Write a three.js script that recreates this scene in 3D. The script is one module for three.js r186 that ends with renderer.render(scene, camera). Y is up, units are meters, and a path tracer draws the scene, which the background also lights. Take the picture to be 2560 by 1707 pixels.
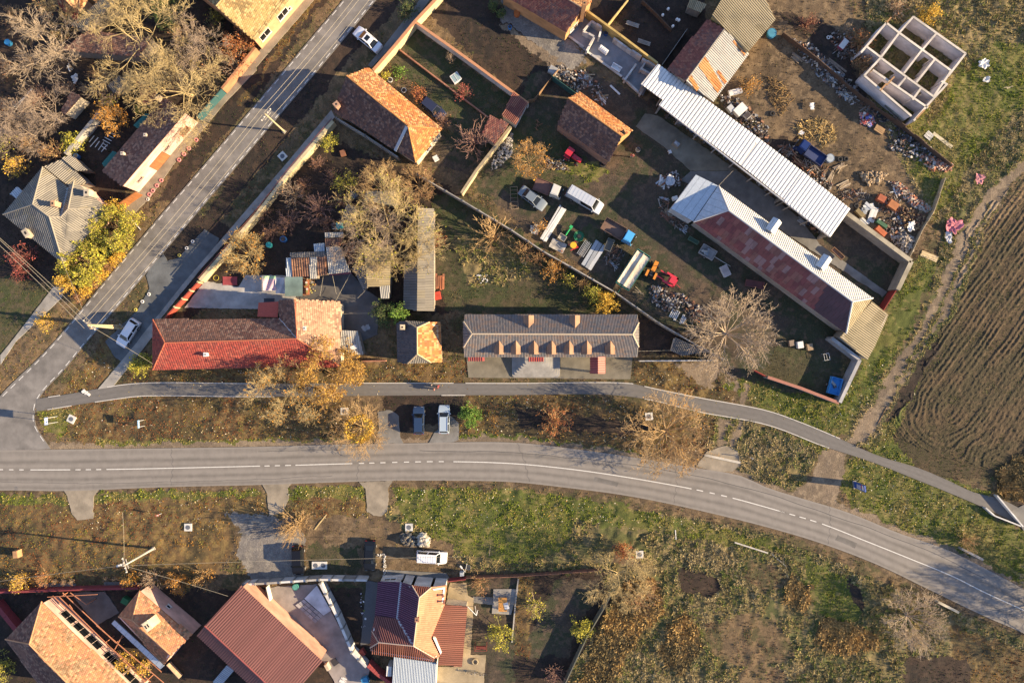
import * as THREE from 'three';
import { mergeGeometries } from 'three/addons/utils/BufferGeometryUtils.js';
import { MarchingCubes } from 'three/addons/objects/MarchingCubes.js';

// ---------------------------------------------------------------- camera, sky, sun, exposure
const S = 16.3, CX = 1280, CY = 853.5, H = 110;       // pixels of the photograph per metre of ground, its centre, height of flight
const scene = new THREE.Scene();
const camera = new THREE.PerspectiveCamera(2 * Math.atan(CY / S / H) * 180 / Math.PI, 1024 / 682, 1, 4000);
camera.position.set(0, H, 0); camera.up.set(0, 0, -1); camera.lookAt(0, 0, 0);
scene.add(camera);
const renderer = new THREE.WebGLRenderer({ antialias: true });
renderer.setSize(1024, 682);
renderer.toneMapping = THREE.LinearToneMapping;
renderer.toneMappingExposure = 3.2;
renderer.shadowMap.enabled = true;
{ // a clear late-afternoon sky: blue above, pale towards the horizon
  const w = 64, h = 64, d = new Float32Array(w * h * 4);
  for (let j = 0; j < h; j++) {
    const el = Math.max(0, Math.sin(((j + 0.5) / h - 0.5) * Math.PI)), t = Math.pow(1 - el, 2.2);
    const c = [0.092 + 0.15 * t, 0.14 + 0.145 * t, 0.262 + 0.10 * t];
    for (let i = 0; i < w; i++) { const k = (j * w + i) * 4; d[k] = c[0]; d[k + 1] = c[1]; d[k + 2] = c[2]; d[k + 3] = 1; }
  }
  const sky = new THREE.DataTexture(d, w, h, THREE.RGBAFormat, THREE.FloatType);
  sky.mapping = THREE.EquirectangularReflectionMapping; sky.magFilter = THREE.LinearFilter; sky.needsUpdate = true;
  scene.background = sky; scene.environment = sky;
}
const SUN_EL = 19 * Math.PI / 180;
const sun = new THREE.DirectionalLight(new THREE.Color().setRGB(1, 0.77, 0.48), 5);
sun.position.set(Math.cos(SUN_EL) * 0.993, Math.sin(SUN_EL), Math.cos(SUN_EL) * 0.115).multiplyScalar(220);
sun.castShadow = true; sun.shadow.mapSize.set(4096, 4096);
Object.assign(sun.shadow.camera, { left: -110, right: 110, top: 80, bottom: -80, near: 20, far: 480 });
scene.add(sun); scene.add(sun.target);

// ---------------------------------------------------------------- helpers
const V = (x, y, z) => new THREE.Vector3(x, y, z);
function rng(seed) { let a = seed >>> 0; return () => { a = (a + 0x6D2B79F5) >>> 0; let t = a; t = Math.imul(t ^ (t >>> 15), t | 1); t ^= t + Math.imul(t ^ (t >>> 7), t | 61); return ((t ^ (t >>> 14)) >>> 0) / 4294967296; }; }
const R = rng(20231);
const rr = (a, b) => a + (b - a) * R();
const clamp = (x, a, b) => Math.min(b, Math.max(a, x));
const lerp = (a, b, t) => a + (b - a) * t;
// a point of the plan: photograph position, and the height at which it stands
const G = (px, py, h = 0) => V((px - CX) / S * (1 - h / H), h, (py - CY) / S * (1 - h / H));
const ROW = [0, 427, 854, 1280];
// survey notes were taken on 4 x 4 enlarged sheets: sheet cr = column, row
const T = (cr, ...n) => { const c = Math.floor(cr / 10), r = cr % 10, o = []; for (let i = 0; i < n.length; i += 2) o.push([640 * c + n[i] / 3.672, ROW[r] + n[i + 1] / 3.672]); return o; };
const T1 = (cr, x, y) => T(cr, x, y)[0];
const hash2 = (x, y, s) => { let n = Math.imul(x, 374761393) + Math.imul(y, 668265263) + Math.imul(s, 1274126177); n = Math.imul(n ^ (n >>> 13), 1274126177); return ((n ^ (n >>> 16)) >>> 0) / 4294967296; };
function vnoise(x, y, s = 0, per = 0) {
  let xi = Math.floor(x), yi = Math.floor(y); const xf = x - xi, yf = y - yi, u = xf * xf * (3 - 2 * xf), v = yf * yf * (3 - 2 * yf);
  let x1 = xi + 1, y1 = yi + 1;
  if (per) { xi = ((xi % per) + per) % per; yi = ((yi % per) + per) % per; x1 = ((x1 % per) + per) % per; y1 = ((y1 % per) + per) % per; }
  return lerp(lerp(hash2(xi, yi, s), hash2(x1, yi, s), u), lerp(hash2(xi, y1, s), hash2(x1, y1, s), u), v);
}
const fbm = (x, y, s = 0, oct = 4, per = 0) => { let a = 0.5, t = 0, n = 0; for (let o = 0; o < oct; o++) { t += a * vnoise(x, y, s + o * 17, per); n += a; a *= 0.5; x *= 2; y *= 2; per *= 2; } return t / n; };

// grey textures that tile; their values multiply a material's colour (mean about 0.8)
function greyTex(size, metres, f) {
  const d = new Uint8Array(size * size * 4);
  for (let j = 0; j < size; j++) for (let i = 0; i < size; i++) { const v = clamp(f(i / size, j / size), 0, 1), k = (j * size + i) * 4; const b = Array.isArray(v) ? v : [v, v, v]; d[k] = b[0] * 255; d[k + 1] = b[1] * 255; d[k + 2] = b[2] * 255; d[k + 3] = 255; }
  const t = new THREE.DataTexture(d, size, size); t.wrapS = t.wrapT = THREE.RepeatWrapping; t.magFilter = THREE.LinearFilter; t.minFilter = THREE.LinearMipmapLinearFilter; t.generateMipmaps = true;
  t.repeat.set(1 / metres, 1 / metres); t.needsUpdate = true; return t;
}
const TEX = {
  grain: greyTex(256, 3, (u, v) => 0.62 + 0.25 * fbm(u * 24, v * 24, 1, 3, 24) + 0.24 * (hash2(u * 256, v * 256, 5) - 0.2)),
  stain: greyTex(512, 9, (u, v) => { const n = fbm(u * 6, v * 6, 3, 6, 6), m = fbm(u * 14, v * 14, 9, 4, 14); return 0.42 + 0.62 * n + 0.28 * (m - 0.5) + 0.12 * (hash2(u * 512, v * 512, 2) - 0.5); }),
  streak: greyTex(256, 4, (u, v) => 0.55 + 0.5 * fbm(u * 40, v * 3, 7, 3, 0) * (0.6 + 0.6 * vnoise(u * 6, v * 6, 4, 6))),
  rust: greyTex(512, 7, (u, v) => { const n = fbm(u * 9, v * 9, 21, 5, 9); return n > 0.56 ? 0.5 + 0.25 * n : 0.86 - 0.2 * (n - 0.4); }),
  rough: greyTex(256, 2.2, (u, v) => fbm(u * 16, v * 16, 31, 4, 16)),
};
const matCache = {};
function M(r, g, b, o = {}) {
  const key = [r, g, b, JSON.stringify(o)].join();
  if (matCache[key]) return matCache[key];
  const { tex = 'stain', rough = 0.88, metal = 0, bump = 0 } = o;
  const m = new THREE.MeshStandardMaterial({ roughness: rough, metalness: metal, side: THREE.DoubleSide });
  const k = tex ? 1.22 : 1; m.color.setRGB(Math.min(1, r * k), Math.min(1, g * k), Math.min(1, b * k));
  if (tex) { m.map = TEX[tex].clone(); m.map.colorSpace = THREE.NoColorSpace; m.map = TEX[tex]; }
  if (bump) { m.bumpMap = TEX.rough; m.bumpScale = bump; }
  return matCache[key] = m;
}
const paint = (r, g, b) => matCache['p' + [r, g, b]] ||= (() => { const m = new THREE.MeshPhysicalMaterial({ roughness: 0.42, metalness: 0, clearcoat: r + g + b < .2 ? .12 : .35, clearcoatRoughness: 0.12, specularIntensity: r + g + b < .2 ? .35 : .6 }); m.color.setRGB(r, g, b); return m; })();
const glassDark = new THREE.MeshPhysicalMaterial({ roughness: 0.06, metalness: 0 }); glassDark.color.setRGB(0.008, 0.01, 0.012);
const rubber = M(0.018, 0.018, 0.02, { tex: 'grain', rough: 0.9 });
const white1 = () => new THREE.MeshStandardMaterial({ roughness: 0.9, side: THREE.DoubleSide });

// uv in metres, by the axis that a face points along
function uvBox(g) {
  if (g.index) g = g.toNonIndexed();
  if (!g.attributes.normal) g.computeVertexNormals();
  const p = g.attributes.position, n = g.attributes.normal, uv = new Float32Array(p.count * 2);
  for (let i = 0; i < p.count; i++) {
    const ax = Math.abs(n.getX(i)), ay = Math.abs(n.getY(i)), az = Math.abs(n.getZ(i));
    if (ay >= ax && ay >= az) { uv[2 * i] = p.getX(i); uv[2 * i + 1] = p.getZ(i); }
    else if (ax >= az) { uv[2 * i] = p.getZ(i); uv[2 * i + 1] = p.getY(i); }
    else { uv[2 * i] = p.getX(i); uv[2 * i + 1] = p.getY(i); }
  }
  g.setAttribute('uv', new THREE.BufferAttribute(uv, 2));
  for (const k of Object.keys(g.attributes)) if (!['position', 'normal', 'uv'].includes(k)) g.deleteAttribute(k);
  return g;
}
const join = (l) => { l = l.flat(9).filter(Boolean).map(g => { g = g.index ? g.toNonIndexed() : g; for (const k of Object.keys(g.attributes)) if (!['position', 'normal', 'uv'].includes(k)) g.deleteAttribute(k); if (!g.attributes.uv) g.setAttribute('uv', new THREE.BufferAttribute(new Float32Array(g.attributes.position.count * 2), 2)); return g; }); return l.length === 1 ? l[0] : mergeGeometries(l); };
const taken = {};
const numbered = (n) => { const k = taken[n] = (taken[n] ?? -1) + 1; return k ? n + '_' + String(k).padStart(3, '0') : n; };
function tag(o, label, category, group, kind) { o.userData = { label, category }; if (group) o.userData.group = group; if (kind) o.userData.kind = kind; return o; }
// a Group at a thing's base whose children are its parts
function thing(name, label, category, at = [0, 0, 0], turn = 0, group) {
  const o = new THREE.Group(); o.name = numbered(name); scene.add(o);
  if (at.isVector3) o.position.copy(at); else o.position.set(...at);
  o.rotation.y = turn; return tag(o, label, category, group);
}
function part(parent, name, geo, mat, label) {
  const m = new THREE.Mesh(uvBox(join([geo].flat(9))), mat); m.name = name; m.castShadow = m.receiveShadow = true;
  if (label) m.userData.label = label;
  parent.add(m); return m;
}
function solo(name, geo, mat, label, category, group, at) { // a thing that is one mesh
  const m = part(scene, numbered(name), geo, mat); if (at) m.position.copy(at); return tag(m, label, category, group);
}
function struct(name, geo, mat, label) { const m = part(scene, numbered(name), geo, mat); m.userData = { kind: 'structure' }; if (label) m.userData.label = label; return m; }
function dup(src, at, turn, label, scale) {
  const r = src.clone(); r.name = numbered(src.name.replace(/_\d+$/, '')); scene.add(r); r.position.copy(at); if (turn !== undefined) r.rotation.y = turn;
  r.userData = { ...src.userData }; if (label) r.userData.label = label; if (scale) r.scale.setScalar(scale); return r;
}
// geometries; y is the underside
const box = (w, h, d, x = 0, y = 0, z = 0, ry = 0, rx = 0, rz = 0) => { const g = new THREE.BoxGeometry(w, h, d); if (rx) g.rotateX(rx); if (rz) g.rotateZ(rz); if (ry) g.rotateY(ry); return g.translate(x, y + h / 2, z); };
const cyl = (r0, r1, h, x = 0, y = 0, z = 0, n = 12, open = false) => new THREE.CylinderGeometry(r1, r0, h, n, 1, open).translate(x, y + h / 2, z);
function bar(a, b, r, n = 5, r2 = r) {
  const d = b.clone().sub(a), g = new THREE.CylinderGeometry(r2, r, d.length(), n, 1);
  g.applyQuaternion(new THREE.Quaternion().setFromUnitVectors(V(0, 1, 0), d.normalize())); return g.translate((a.x + b.x) / 2, (a.y + b.y) / 2, (a.z + b.z) / 2);
}
// a rectangular beam from a to b
function beam(a, b, w, h) {
  const d = b.clone().sub(a), L = d.length(), g = new THREE.BoxGeometry(w, h, L); g.lookAt(d); return g.translate((a.x + b.x) / 2, (a.y + b.y) / 2, (a.z + b.z) / 2);
}
const ring = (r, t, x = 0, y = 0, z = 0, n = 14, flat = true) => { const g = new THREE.TorusGeometry(r, t, 6, n); if (flat) g.rotateX(Math.PI / 2); return g.translate(x, y + t, z); };
// horizontal polygon with thickness; list of Vector3 or [x,z]
function slab(list, y, t) {
  const s = new THREE.Shape(list.map(p => p.isVector3 ? new THREE.Vector2(p.x, p.z) : new THREE.Vector2(p[0], p[1])));
  const g = new THREE.ExtrudeGeometry(s, { depth: t, bevelEnabled: false }); g.rotateX(Math.PI / 2); return g.translate(0, y + t, 0);
}
const inPoly = (x, y, P) => { let c = false; for (let i = 0, j = P.length - 1; i < P.length; j = i++) { const a = P[i], b = P[j]; if ((a[1] > y) !== (b[1] > y) && x < (b[0] - a[0]) * (y - a[1]) / (b[1] - a[1]) + a[0]) c = !c; } return c; };
const smooth = (P, n = 60) => new THREE.CatmullRomCurve3(P.map(p => V(p[0], 0, p[1])), false, 'centripetal').getSpacedPoints(n).map(p => [p.x, p.z]);
// triangles of a polygon that faces along n; the same for a roof and what covers it
function triOf(P, n) {
  if (n.y > .15) return THREE.ShapeUtils.triangulateShape(P.map(p => new THREE.Vector2(p.x, -p.z)), []);
  const a = V(0, 1, 0).cross(n).normalize(), b = n.clone().cross(a); return THREE.ShapeUtils.triangulateShape(P.map(p => new THREE.Vector2(p.dot(a), p.dot(b))), []);
}
// flat or sloped polygon (Vector3 list, anticlockwise seen from above or not) as a slab of thickness t below it
function panel(P, t) {
  const n = V(0, 0, 0); for (let i = 1; i < P.length - 1; i++) n.add(P[i].clone().sub(P[0]).cross(P[i + 1].clone().sub(P[0]))); n.normalize();
  if (n.y < 0) { P = [...P].reverse(); n.negate(); }
  const tri = triOf(P, n);
  const o = n.clone().multiplyScalar(-t), v = [], put = (...q) => q.forEach(p => v.push(p.x, p.y, p.z));
  for (const [i, j, k] of tri) { put(P[i], P[j], P[k]); put(P[i].clone().add(o), P[k].clone().add(o), P[j].clone().add(o)); }
  for (let i = 0; i < P.length; i++) { const p = P[i], q = P[(i + 1) % P.length], p2 = p.clone().add(o), q2 = q.clone().add(o); put(p, p2, q2); put(p, q2, q); }
  const g = new THREE.BufferGeometry(); g.setAttribute('position', new THREE.BufferAttribute(new Float32Array(v), 3)); g.computeVertexNormals(); return g;
}
function instances(parent, name, geo, mat, list, kind = 'stuff') { // list: [Matrix4, Color]
  const m = new THREE.InstancedMesh(geo, mat, list.length); m.name = name; m.castShadow = m.receiveShadow = true;
  list.forEach(([x, c], i) => { m.setMatrixAt(i, x); if (c) m.setColorAt(i, c); });
  m.userData = { kind }; parent.add(m); return m;
}
const rgb = (r, g, b) => new THREE.Color().setRGB(r, g, b);
const mix = (a, b, t) => a.clone().lerp(b, t);

// ---------------------------------------------------------------- the plan: what covers the ground where
const GW = 176, GD = 118, TW = 2048, TH = 1372;
// each cover: three tones, bumps (m), tufts per square metre, tuft tones, tuft height
const COVER = [
  { n: 'verge', c: [[.115, .078, .042], [.07, .06, .025], [.17, .115, .06]], b: .17, d: 9, t: [[.22, .145, .06], [.10, .11, .03], [.14, .08, .045]], h: .22 },
  { n: 'green', c: [[.10, .10, .022], [.065, .08, .015], [.17, .14, .05]], b: .2, d: 17, t: [[.13, .17, .016], [.25, .26, .03], [.31, .25, .08]], h: .25 },
  { n: 'litter', c: [[.115, .072, .030], [.062, .046, .02], [.16, .11, .04]], b: .24, d: 13, t: [[.30, .155, .035], [.27, .2, .05], [.15, .15, .03], [.2, .08, .03]], h: .2 },
  { n: 'soil', c: [[.034, .021, .014], [.022, .016, .012], [.05, .031, .02]], b: .1, d: 4, t: [[.05, .05, .018], [.06, .035, .022], [.03, .045, .014]], h: .2 },
  { n: 'yard', c: [[.058, .044, .031], [.038, .042, .02], [.095, .066, .044]], b: .06, d: 5, t: [[.05, .075, .018], [.085, .07, .028]], h: .13 },
  { n: 'lawn', c: [[.042, .05, .018], [.05, .045, .022], [.08, .062, .035]], b: .06, d: 10, t: [[.05, .08, .015], [.09, .09, .025], [.12, .095, .04]], h: .16 },
  { n: 'dirt', c: [[.12, .082, .046], [.075, .052, .03], [.17, .12, .068]], b: .12, d: 3, t: [[.14, .12, .045], [.10, .07, .035]], h: .2 },
  { n: 'track', c: [[.20, .15, .10], [.145, .11, .075], [.235, .18, .12]], b: .06, d: 0.8, t: [[.15, .13, .05]], h: .12 },
  { n: 'meadow', c: [[.13, .105, .045], [.075, .08, .026], [.2, .15, .07]], b: .36, d: 17, t: [[.31, .24, .10], [.17, .19, .04], [.23, .19, .08], [.38, .30, .15]], h: .4 },
  { n: 'tall', c: [[.16, .105, .04], [.10, .07, .03], [.20, .14, .055]], b: .3, d: 16, t: [[.38, .25, .09], [.3, .2, .08], [.2, .15, .065]], h: .75 },
  { n: 'field', c: [[.066, .045, .023], [.048, .038, .018], [.088, .06, .031]], b: 0.01, d: 12, t: [[.11, .125, .03], [.14, .105, .045], [.07, .09, .02]], h: .16 },
  { n: 'gravel', c: [[.17, .155, .14], [.13, .12, .11], [.22, .2, .17]], b: .03, d: 0.3, t: [[.09, .09, .04]], h: .1 },
  { n: 'paved', c: [[.08, .065, .05], [.06, .05, .04], [.1, .08, .06]], b: -1, d: 0, t: [[.1, .1, .1]], h: .1 },
];
const CV = Object.fromEntries(COVER.map((c, i) => [c.n, i]));
const zone = new Uint8Array(TW * TH);
const toT = (px, py) => [((px - CX) / S + GW / 2) / GW * TW, ((py - CY) / S + GD / 2) / GD * TH];
function fillZone(name, P) {
  const Q = P.map(p => toT(...p)), y0 = Math.max(0, Math.floor(Math.min(...Q.map(p => p[1])))), y1 = Math.min(TH - 1, Math.ceil(Math.max(...Q.map(p => p[1]))));
  for (let y = y0; y <= y1; y++) {
    const xs = []; for (let i = 0, j = Q.length - 1; i < Q.length; j = i++) { const a = Q[i], b = Q[j]; if ((a[1] > y + .5) !== (b[1] > y + .5)) xs.push(a[0] + (b[0] - a[0]) * (y + .5 - a[1]) / (b[1] - a[1])); }
    xs.sort((a, b) => a - b);
    for (let k = 0; k + 1 < xs.length; k += 2) for (let x = Math.max(0, Math.round(xs[k])); x < Math.min(TW, Math.round(xs[k + 1])); x++) zone[y * TW + x] = CV[name];
  }
}
const Z = (n, ...p) => { const q = []; for (let i = 0; i < p.length; i += 2) q.push([p[i], p[i + 1]]); fillZone(n, q); };
// gardens on the far side of the side road
Z('soil', -100, -60, 560, -60, 640, 60, 560, 120, 330, 420, 300, 560, 160, 690, -100, 760);
Z('lawn', -100, 690, 40, 690, 120, 720, 150, 740, 20, 880, -100, 960);
Z('litter', 150, 690, 250, 620, 340, 540, 360, 560, 230, 740, 190, 780);
Z('soil', 840, -60, 770, -20, 560, 260, 430, 430, 380, 520, 430, 500, 620, 270, 700, 160, 860, -60);
Z('litter', 660, 180, 730, 40, 775, -20, 800, 0, 600, 270, 590, 250);
Z('soil', 1060, -60, 940, -60, 760, 190, 560, 460, 440, 640, 480, 640, 830, 200, 860, 160, 960, 60);
Z('soil', 380, 620, 470, 530, 560, 560, 640, 640, 620, 690, 470, 800);
Z('litter', 150, 985, 290, 800, 340, 880, 300, 900, 245, 970, 130, 1000);
// back yards
Z('soil', 780, 330, 1010, 420, 1190, 500, 1160, 780, 880, 780, 640, 690, 540, 690, 820, 320);
Z('soil', 1060, 20, 1165, -60, 1400, 170, 1345, 245, 1290, 250);
Z('lawn', 1035, 60, 1290, 255, 1250, 330, 1145, 330, 1110, 290, 960, 150);
Z('yard', 1100, 330, 1260, 330, 1170, 440, 1080, 410);
Z('soil', 1400, -60, 1760, -60, 1770, 60, 1680, 180, 1470, 50);
Z('yard', 1310, 200, 1420, 150, 1500, 190, 1640, 260, 1760, 400, 1990, 700, 2100, 840, 2110, 1000, 1820, 940, 1600, 780, 1180, 460, 1300, 300);
Z('lawn', 1300, 280, 1400, 330, 1470, 400, 1480, 470, 1300, 500, 1230, 470);
Z('green', 1400, 410, 1500, 405, 1520, 440, 1470, 450, 1390, 430);
Z('lawn', 1480, 560, 1620, 640, 1600, 700, 1420, 600);
Z('lawn', 1960, 840, 2080, 900, 2080, 990, 1900, 930);
Z('lawn', 1080, 480, 1190, 500, 1580, 790, 1160, 785, 1110, 770, 1080, 640);
Z('meadow', 1130, 600, 1250, 570, 1330, 640, 1330, 700, 1180, 720);
Z('soil', 1620, 790, 1790, 880, 1590, 890, 1585, 800);
Z('dirt', 1830, 60, 2120, 40, 2170, 280, 2350, 400, 2370, 480, 2290, 640, 2130, 540, 1900, 320, 1800, 220);
Z('dirt', 1860, -60, 2120, -60, 2130, 60, 1920, 90);
Z('soil', 1930, 20, 2080, 60, 2170, 250, 2130, 230, 2030, 110);
Z('soil', 1900, 360, 2000, 340, 2050, 420, 2000, 430);
Z('yard', 2030, 470, 2140, 560, 2280, 660, 2215, 770, 1900, 560);
// along the edge of the field
Z('meadow', 2160, -60, 2620, -60, 2620, 330, 2450, 540, 2330, 560, 2180, 260);
Z('green', 2230, 250, 2300, 240, 2330, 320, 2390, 200, 2500, 100, 2620, 120, 2620, 200, 2420, 420, 2340, 560, 2250, 360);
Z('green', 2290, 640, 2350, 640, 2330, 700, 2260, 860, 2130, 1080, 2090, 1090, 1900, 1020, 1800, 960, 1850, 950, 2105, 1005, 2200, 820);
Z('meadow', 1720, 1010, 1900, 1060, 2060, 1120, 2000, 1220, 1880, 1200, 1780, 1140);
Z('green', 1990, 1080, 2090, 1110, 2060, 1130, 2000, 1110);
Z('field', 2640, 400, 2440, 640, 2310, 880, 2200, 1090, 2290, 1180, 2440, 1200, 2540, 1190, 2640, 1120);
Z('green', 2300, 880, 2340, 780, 2300, 960, 2230, 1090, 2300, 1180, 2440, 1215, 2480, 1230, 2450, 1260, 2260, 1180, 2130, 1100, 2250, 960);
Z('soil', 2300, 860, 2350, 860, 2270, 1010, 2190, 1080, 2180, 1050);
Z('meadow', 2620, 330, 2470, 560, 2400, 760, 2300, 900, 2200, 1080, 2140, 1120, 2105, 1105, 2200, 950, 2290, 820, 2340, 690, 2360, 600, 2440, 480);
Z('track', 2620, 350, 2462, 560, 2385, 760, 2290, 900, 2190, 1075, 2140, 1118, 2118, 1105, 2215, 950, 2310, 800, 2365, 680, 2400, 590, 2470, 480); Z('meadow', 2480, 510, 2420, 640, 2330, 830, 2240, 960, 2236, 955, 2324, 822, 2412, 634, 2474, 506);
Z('green', 2130, 1140, 2260, 1180, 2420, 1250, 2560, 1330, 2620, 1360, 2620, 1500, 2440, 1400, 2130, 1270, 2100, 1200);
Z('tall', 2490, 1190, 2620, 1080, 2620, 1250, 2520, 1270);
Z('soil', 2500, 1260, 2620, 1240, 2620, 1340, 2560, 1330);
Z('track', 2060, 1120, 2120, 1120, 2110, 1180, 2095, 1290, 2010, 1275, 1970, 1235, 2030, 1200);
Z('track', 1835, 950, 1850, 950, 1835, 1010, 1822, 1010); Z('track', 1862, 960, 1876, 960, 1862, 1018, 1852, 1015);
Z('track', 1805, 1045, 1832, 1050, 1815, 1110, 1790, 1120); Z('track', 1845, 1050, 1862, 1055, 1840, 1120, 1822, 1120);
// verge between footpath and main road, and below the houses
Z('litter', 100, 1025, 330, 988, 900, 985, 930, 1000, 900, 1115, 500, 1115, 220, 1118, 130, 1080);
Z('green', 95, 1030, 190, 1018, 150, 1105, 110, 1070);
Z('green', 240, 1100, 640, 1100, 900, 1096, 900, 1120, 240, 1122);
Z('litter', 1140, 985, 1400, 985, 1560, 1000, 1800, 1045, 1760, 1130, 1560, 1130, 1350, 1100, 1150, 1110);
Z('green', 1150, 1082, 1330, 1090, 1450, 1110, 1590, 1130, 1590, 1160, 1300, 1110, 1150, 1105);
Z('soil', 1290, 1015, 1640, 1060, 1600, 1085, 1300, 1070);
Z('litter', 320, 925, 1170, 900, 1170, 960, 320, 960);
Z('litter', 1590, 900, 1690, 905, 1850, 985, 1830, 1005, 1700, 985, 1590, 962);
Z('track', 1690, 905, 1800, 905, 1780, 970, 1740, 955);
Z('dirt', 640, 990, 1160, 990, 1160, 1040, 1020, 1110, 990, 1110, 870, 1000);
Z('soil', 960, 985, 1160, 985, 1150, 1050, 1100, 1060, 1000, 1080, 960, 1020);
// below the main road
Z('litter', -60, 1236, 650, 1220, 670, 1300, 590, 1310, 570, 1400, 500, 1460, -60, 1470);
Z('green', -60, 1236, 165, 1236, 165, 1262, -60, 1262); Z('green', 240, 1232, 650, 1222, 650, 1240, 240, 1256);
Z('litter', 720, 1220, 910, 1212, 920, 1290, 740, 1300); Z('green', 720, 1218, 905, 1212, 905, 1244, 722, 1250);
Z('meadow', 900, 1290, 1000, 1250, 1300, 1222, 1560, 1262, 1900, 1330, 2560, 1600, 2640, 1640, 2640, 1780, 1400, 1780, 1500, 1430, 1180, 1430);
Z('green', 975, 1220, 1280, 1220, 1560, 1262, 1800, 1318, 1900, 1345, 2000, 1390, 1700, 1340, 1440, 1300, 1400, 1380, 1290, 1410, 1160, 1380, 1010, 1300);
Z('litter', 2380, 1560, 2640, 1660, 2640, 1780, 2380, 1780); Z('soil', 2270, 1640, 2420, 1650, 2440, 1780, 2250, 1780);
Z('soil', 1690, 1415, 1760, 1425, 1810, 1470, 1770, 1500, 1700, 1470); Z('green', 2020, 1395, 2120, 1450, 2160, 1520, 2110, 1570, 2040, 1530, 2010, 1450); Z('verge', 1760, 1560, 1860, 1530, 1960, 1560, 1990, 1640, 1860, 1680, 1780, 1640); Z('verge', 1880, 1400, 1960, 1420, 1990, 1470, 1900, 1480, 1850, 1440); Z('soil', 2110, 1440, 2150, 1470, 2160, 1530, 2130, 1500); Z('tall', 1980, 1440, 2030, 1470, 2010, 1540, 1960, 1500); Z('tall', 1660, 1560, 1720, 1540, 1760, 1620, 1700, 1690, 1650, 1640); Z('dirt', 1540, 1380, 1620, 1390, 1600, 1420, 1530, 1410); Z('verge', 1860, 1640, 1960, 1680, 2000, 1780, 1840, 1780);
Z('tall', 1560, 1460, 1640, 1440, 1650, 1530, 1560, 1640, 1520, 1780, 1420, 1780, 1480, 1620, 1530, 1520);
Z('tall', 2060, 1540, 2180, 1580, 2200, 1620, 2100, 1640, 2030, 1600);
Z('gravel', 560, 1280, 640, 1285, 740, 1300, 760, 1345, 760, 1445, 640, 1455, 590, 1390, 600, 1345);
Z('dirt', 920, 1290, 985, 1290, 1010, 1340, 1120, 1350, 1165, 1420, 1160, 1445, 930, 1445, 770, 1450, 765, 1300, 830, 1290);
Z('lawn', 770, 1360, 900, 1370, 900, 1440, 770, 1445);
Z('soil', 1310, 1435, 1510, 1430, 1530, 1510, 1400, 1720, 1270, 1780, 1280, 1500); Z('yard', 1390, 1450, 1500, 1450, 1420, 1640, 1300, 1640);
Z('lawn', 820, 1460, 930, 1455, 940, 1700, 880, 1650); Z('soil', -60, 1480, 900, 1470, 960, 1780, -60, 1780); Z('litter', 1290, 1440, 1340, 1440, 1320, 1640, 1285, 1640);
Z('yard', 1160, 1450, 1290, 1440, 1280, 1780, 1100, 1780);
const ZA = zone;

// ---- paved surfaces: outlines
const roadTop = smooth([[-140, 1128], ...T(2, 500, 990), ...T(2, 2350, 965), ...T(12, 700, 945, 1350, 933, 2350, 925), ...T(22, 600, 988, 1100, 1058, 1700, 1160, 2100, 1230), ...T(32, 0, 1340, 740, 1568), ...T(33, 1200, 190, 1660, 350, 2080, 560, 2350, 705), [2760, 1600]], 90);
const roadLow = smooth([[-140, 1230], ...T(2, 0, 1365, 600, 1370, 1500, 1335, 2350, 1315), ...T(12, 600, 1295, 1200, 1277, 1700, 1275, 2350, 1288), ...T(22, 500, 1340, 1000, 1405, 1500, 1500), ...T(33, 0, 140, 500, 290, 1000, 480, 1500, 720, 2000, 960, 2350, 1112), [2760, 1690]], 90);
const sideL = smooth([[-60, 1075], ...T(2, -6, 500, 437, 62), ...T(1, 972, 995, 1510, 362), ...T(0, 1906, 1472), ...T(10, 10, 935, 460, 400, 775, 25), [940, -110]], 70);
const sideR = smooth([...T(2, 460, 985, 405, 903, 350, 823, 316, 740, 316, 640, 335, 555, 380, 480, 440, 408, 582, 262, 780, 20), ...T(1, 1118, 1198, 1585, 647, 2045, 105), ...T(10, 85, 1210, 600, 605, 850, 305, 1095, 8), [1030, -110]], 90);
const pathTop = smooth([...T(2, 330, 525, 640, 478, 905, 430, 1250, 383, 2350, 384), ...T(12, 1200, 380, 2350, 382), ...T(22, 1110, 385, 1250, 418, 1700, 510, 2350, 635), ...T(32, 300, 740, 640, 880, 1000, 1040, 1400, 1165, 1650, 1270, 1900, 1385), [2505, 1248], [2600, 1300], [2700, 1360]], 90);
const pathLow = smooth([...T(2, 325, 642, 700, 580, 1110, 520, 1280, 500, 2350, 505), ...T(12, 1200, 495, 2350, 490), ...T(22, 900, 488, 1300, 540, 1700, 640, 2350, 765), ...T(32, 500, 955, 700, 1020, 1000, 1120, 1300, 1240, 1600, 1360, 2000, 1530), [2545, 1310], [2640, 1370], [2700, 1400]], 90);
const paved = {
  road: [...roadTop, ...[...roadLow].reverse()], side: [...sideL, ...[...sideR].reverse(), [-60, 1130]], path: [...pathTop, ...[...pathLow].reverse()],
};
const grow = (P, k) => { const cx = P.reduce((s, p) => s + p[0], 0) / P.length, cy = P.reduce((s, p) => s + p[1], 0) / P.length; return P.map(p => [p[0] + Math.sign(p[0] - cx) * k * 0, p[1]]); };
{ // dusty shoulders of the main road
  const sh = (P, d) => P.map((p, i) => [p[0], p[1] + d + 5 * (fbm(i * .9, 1, 17, 3) - .5)]);
  fillZone('track', [...sh(roadTop, -11), ...[...roadTop].reverse()]); fillZone('dirt', [...roadLow, ...[...sh(roadLow, 9)].reverse()]);
}
for (const k in paved) fillZone('paved', paved[k]);
const pads = []; // filled by padding(): concrete and asphalt areas
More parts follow.
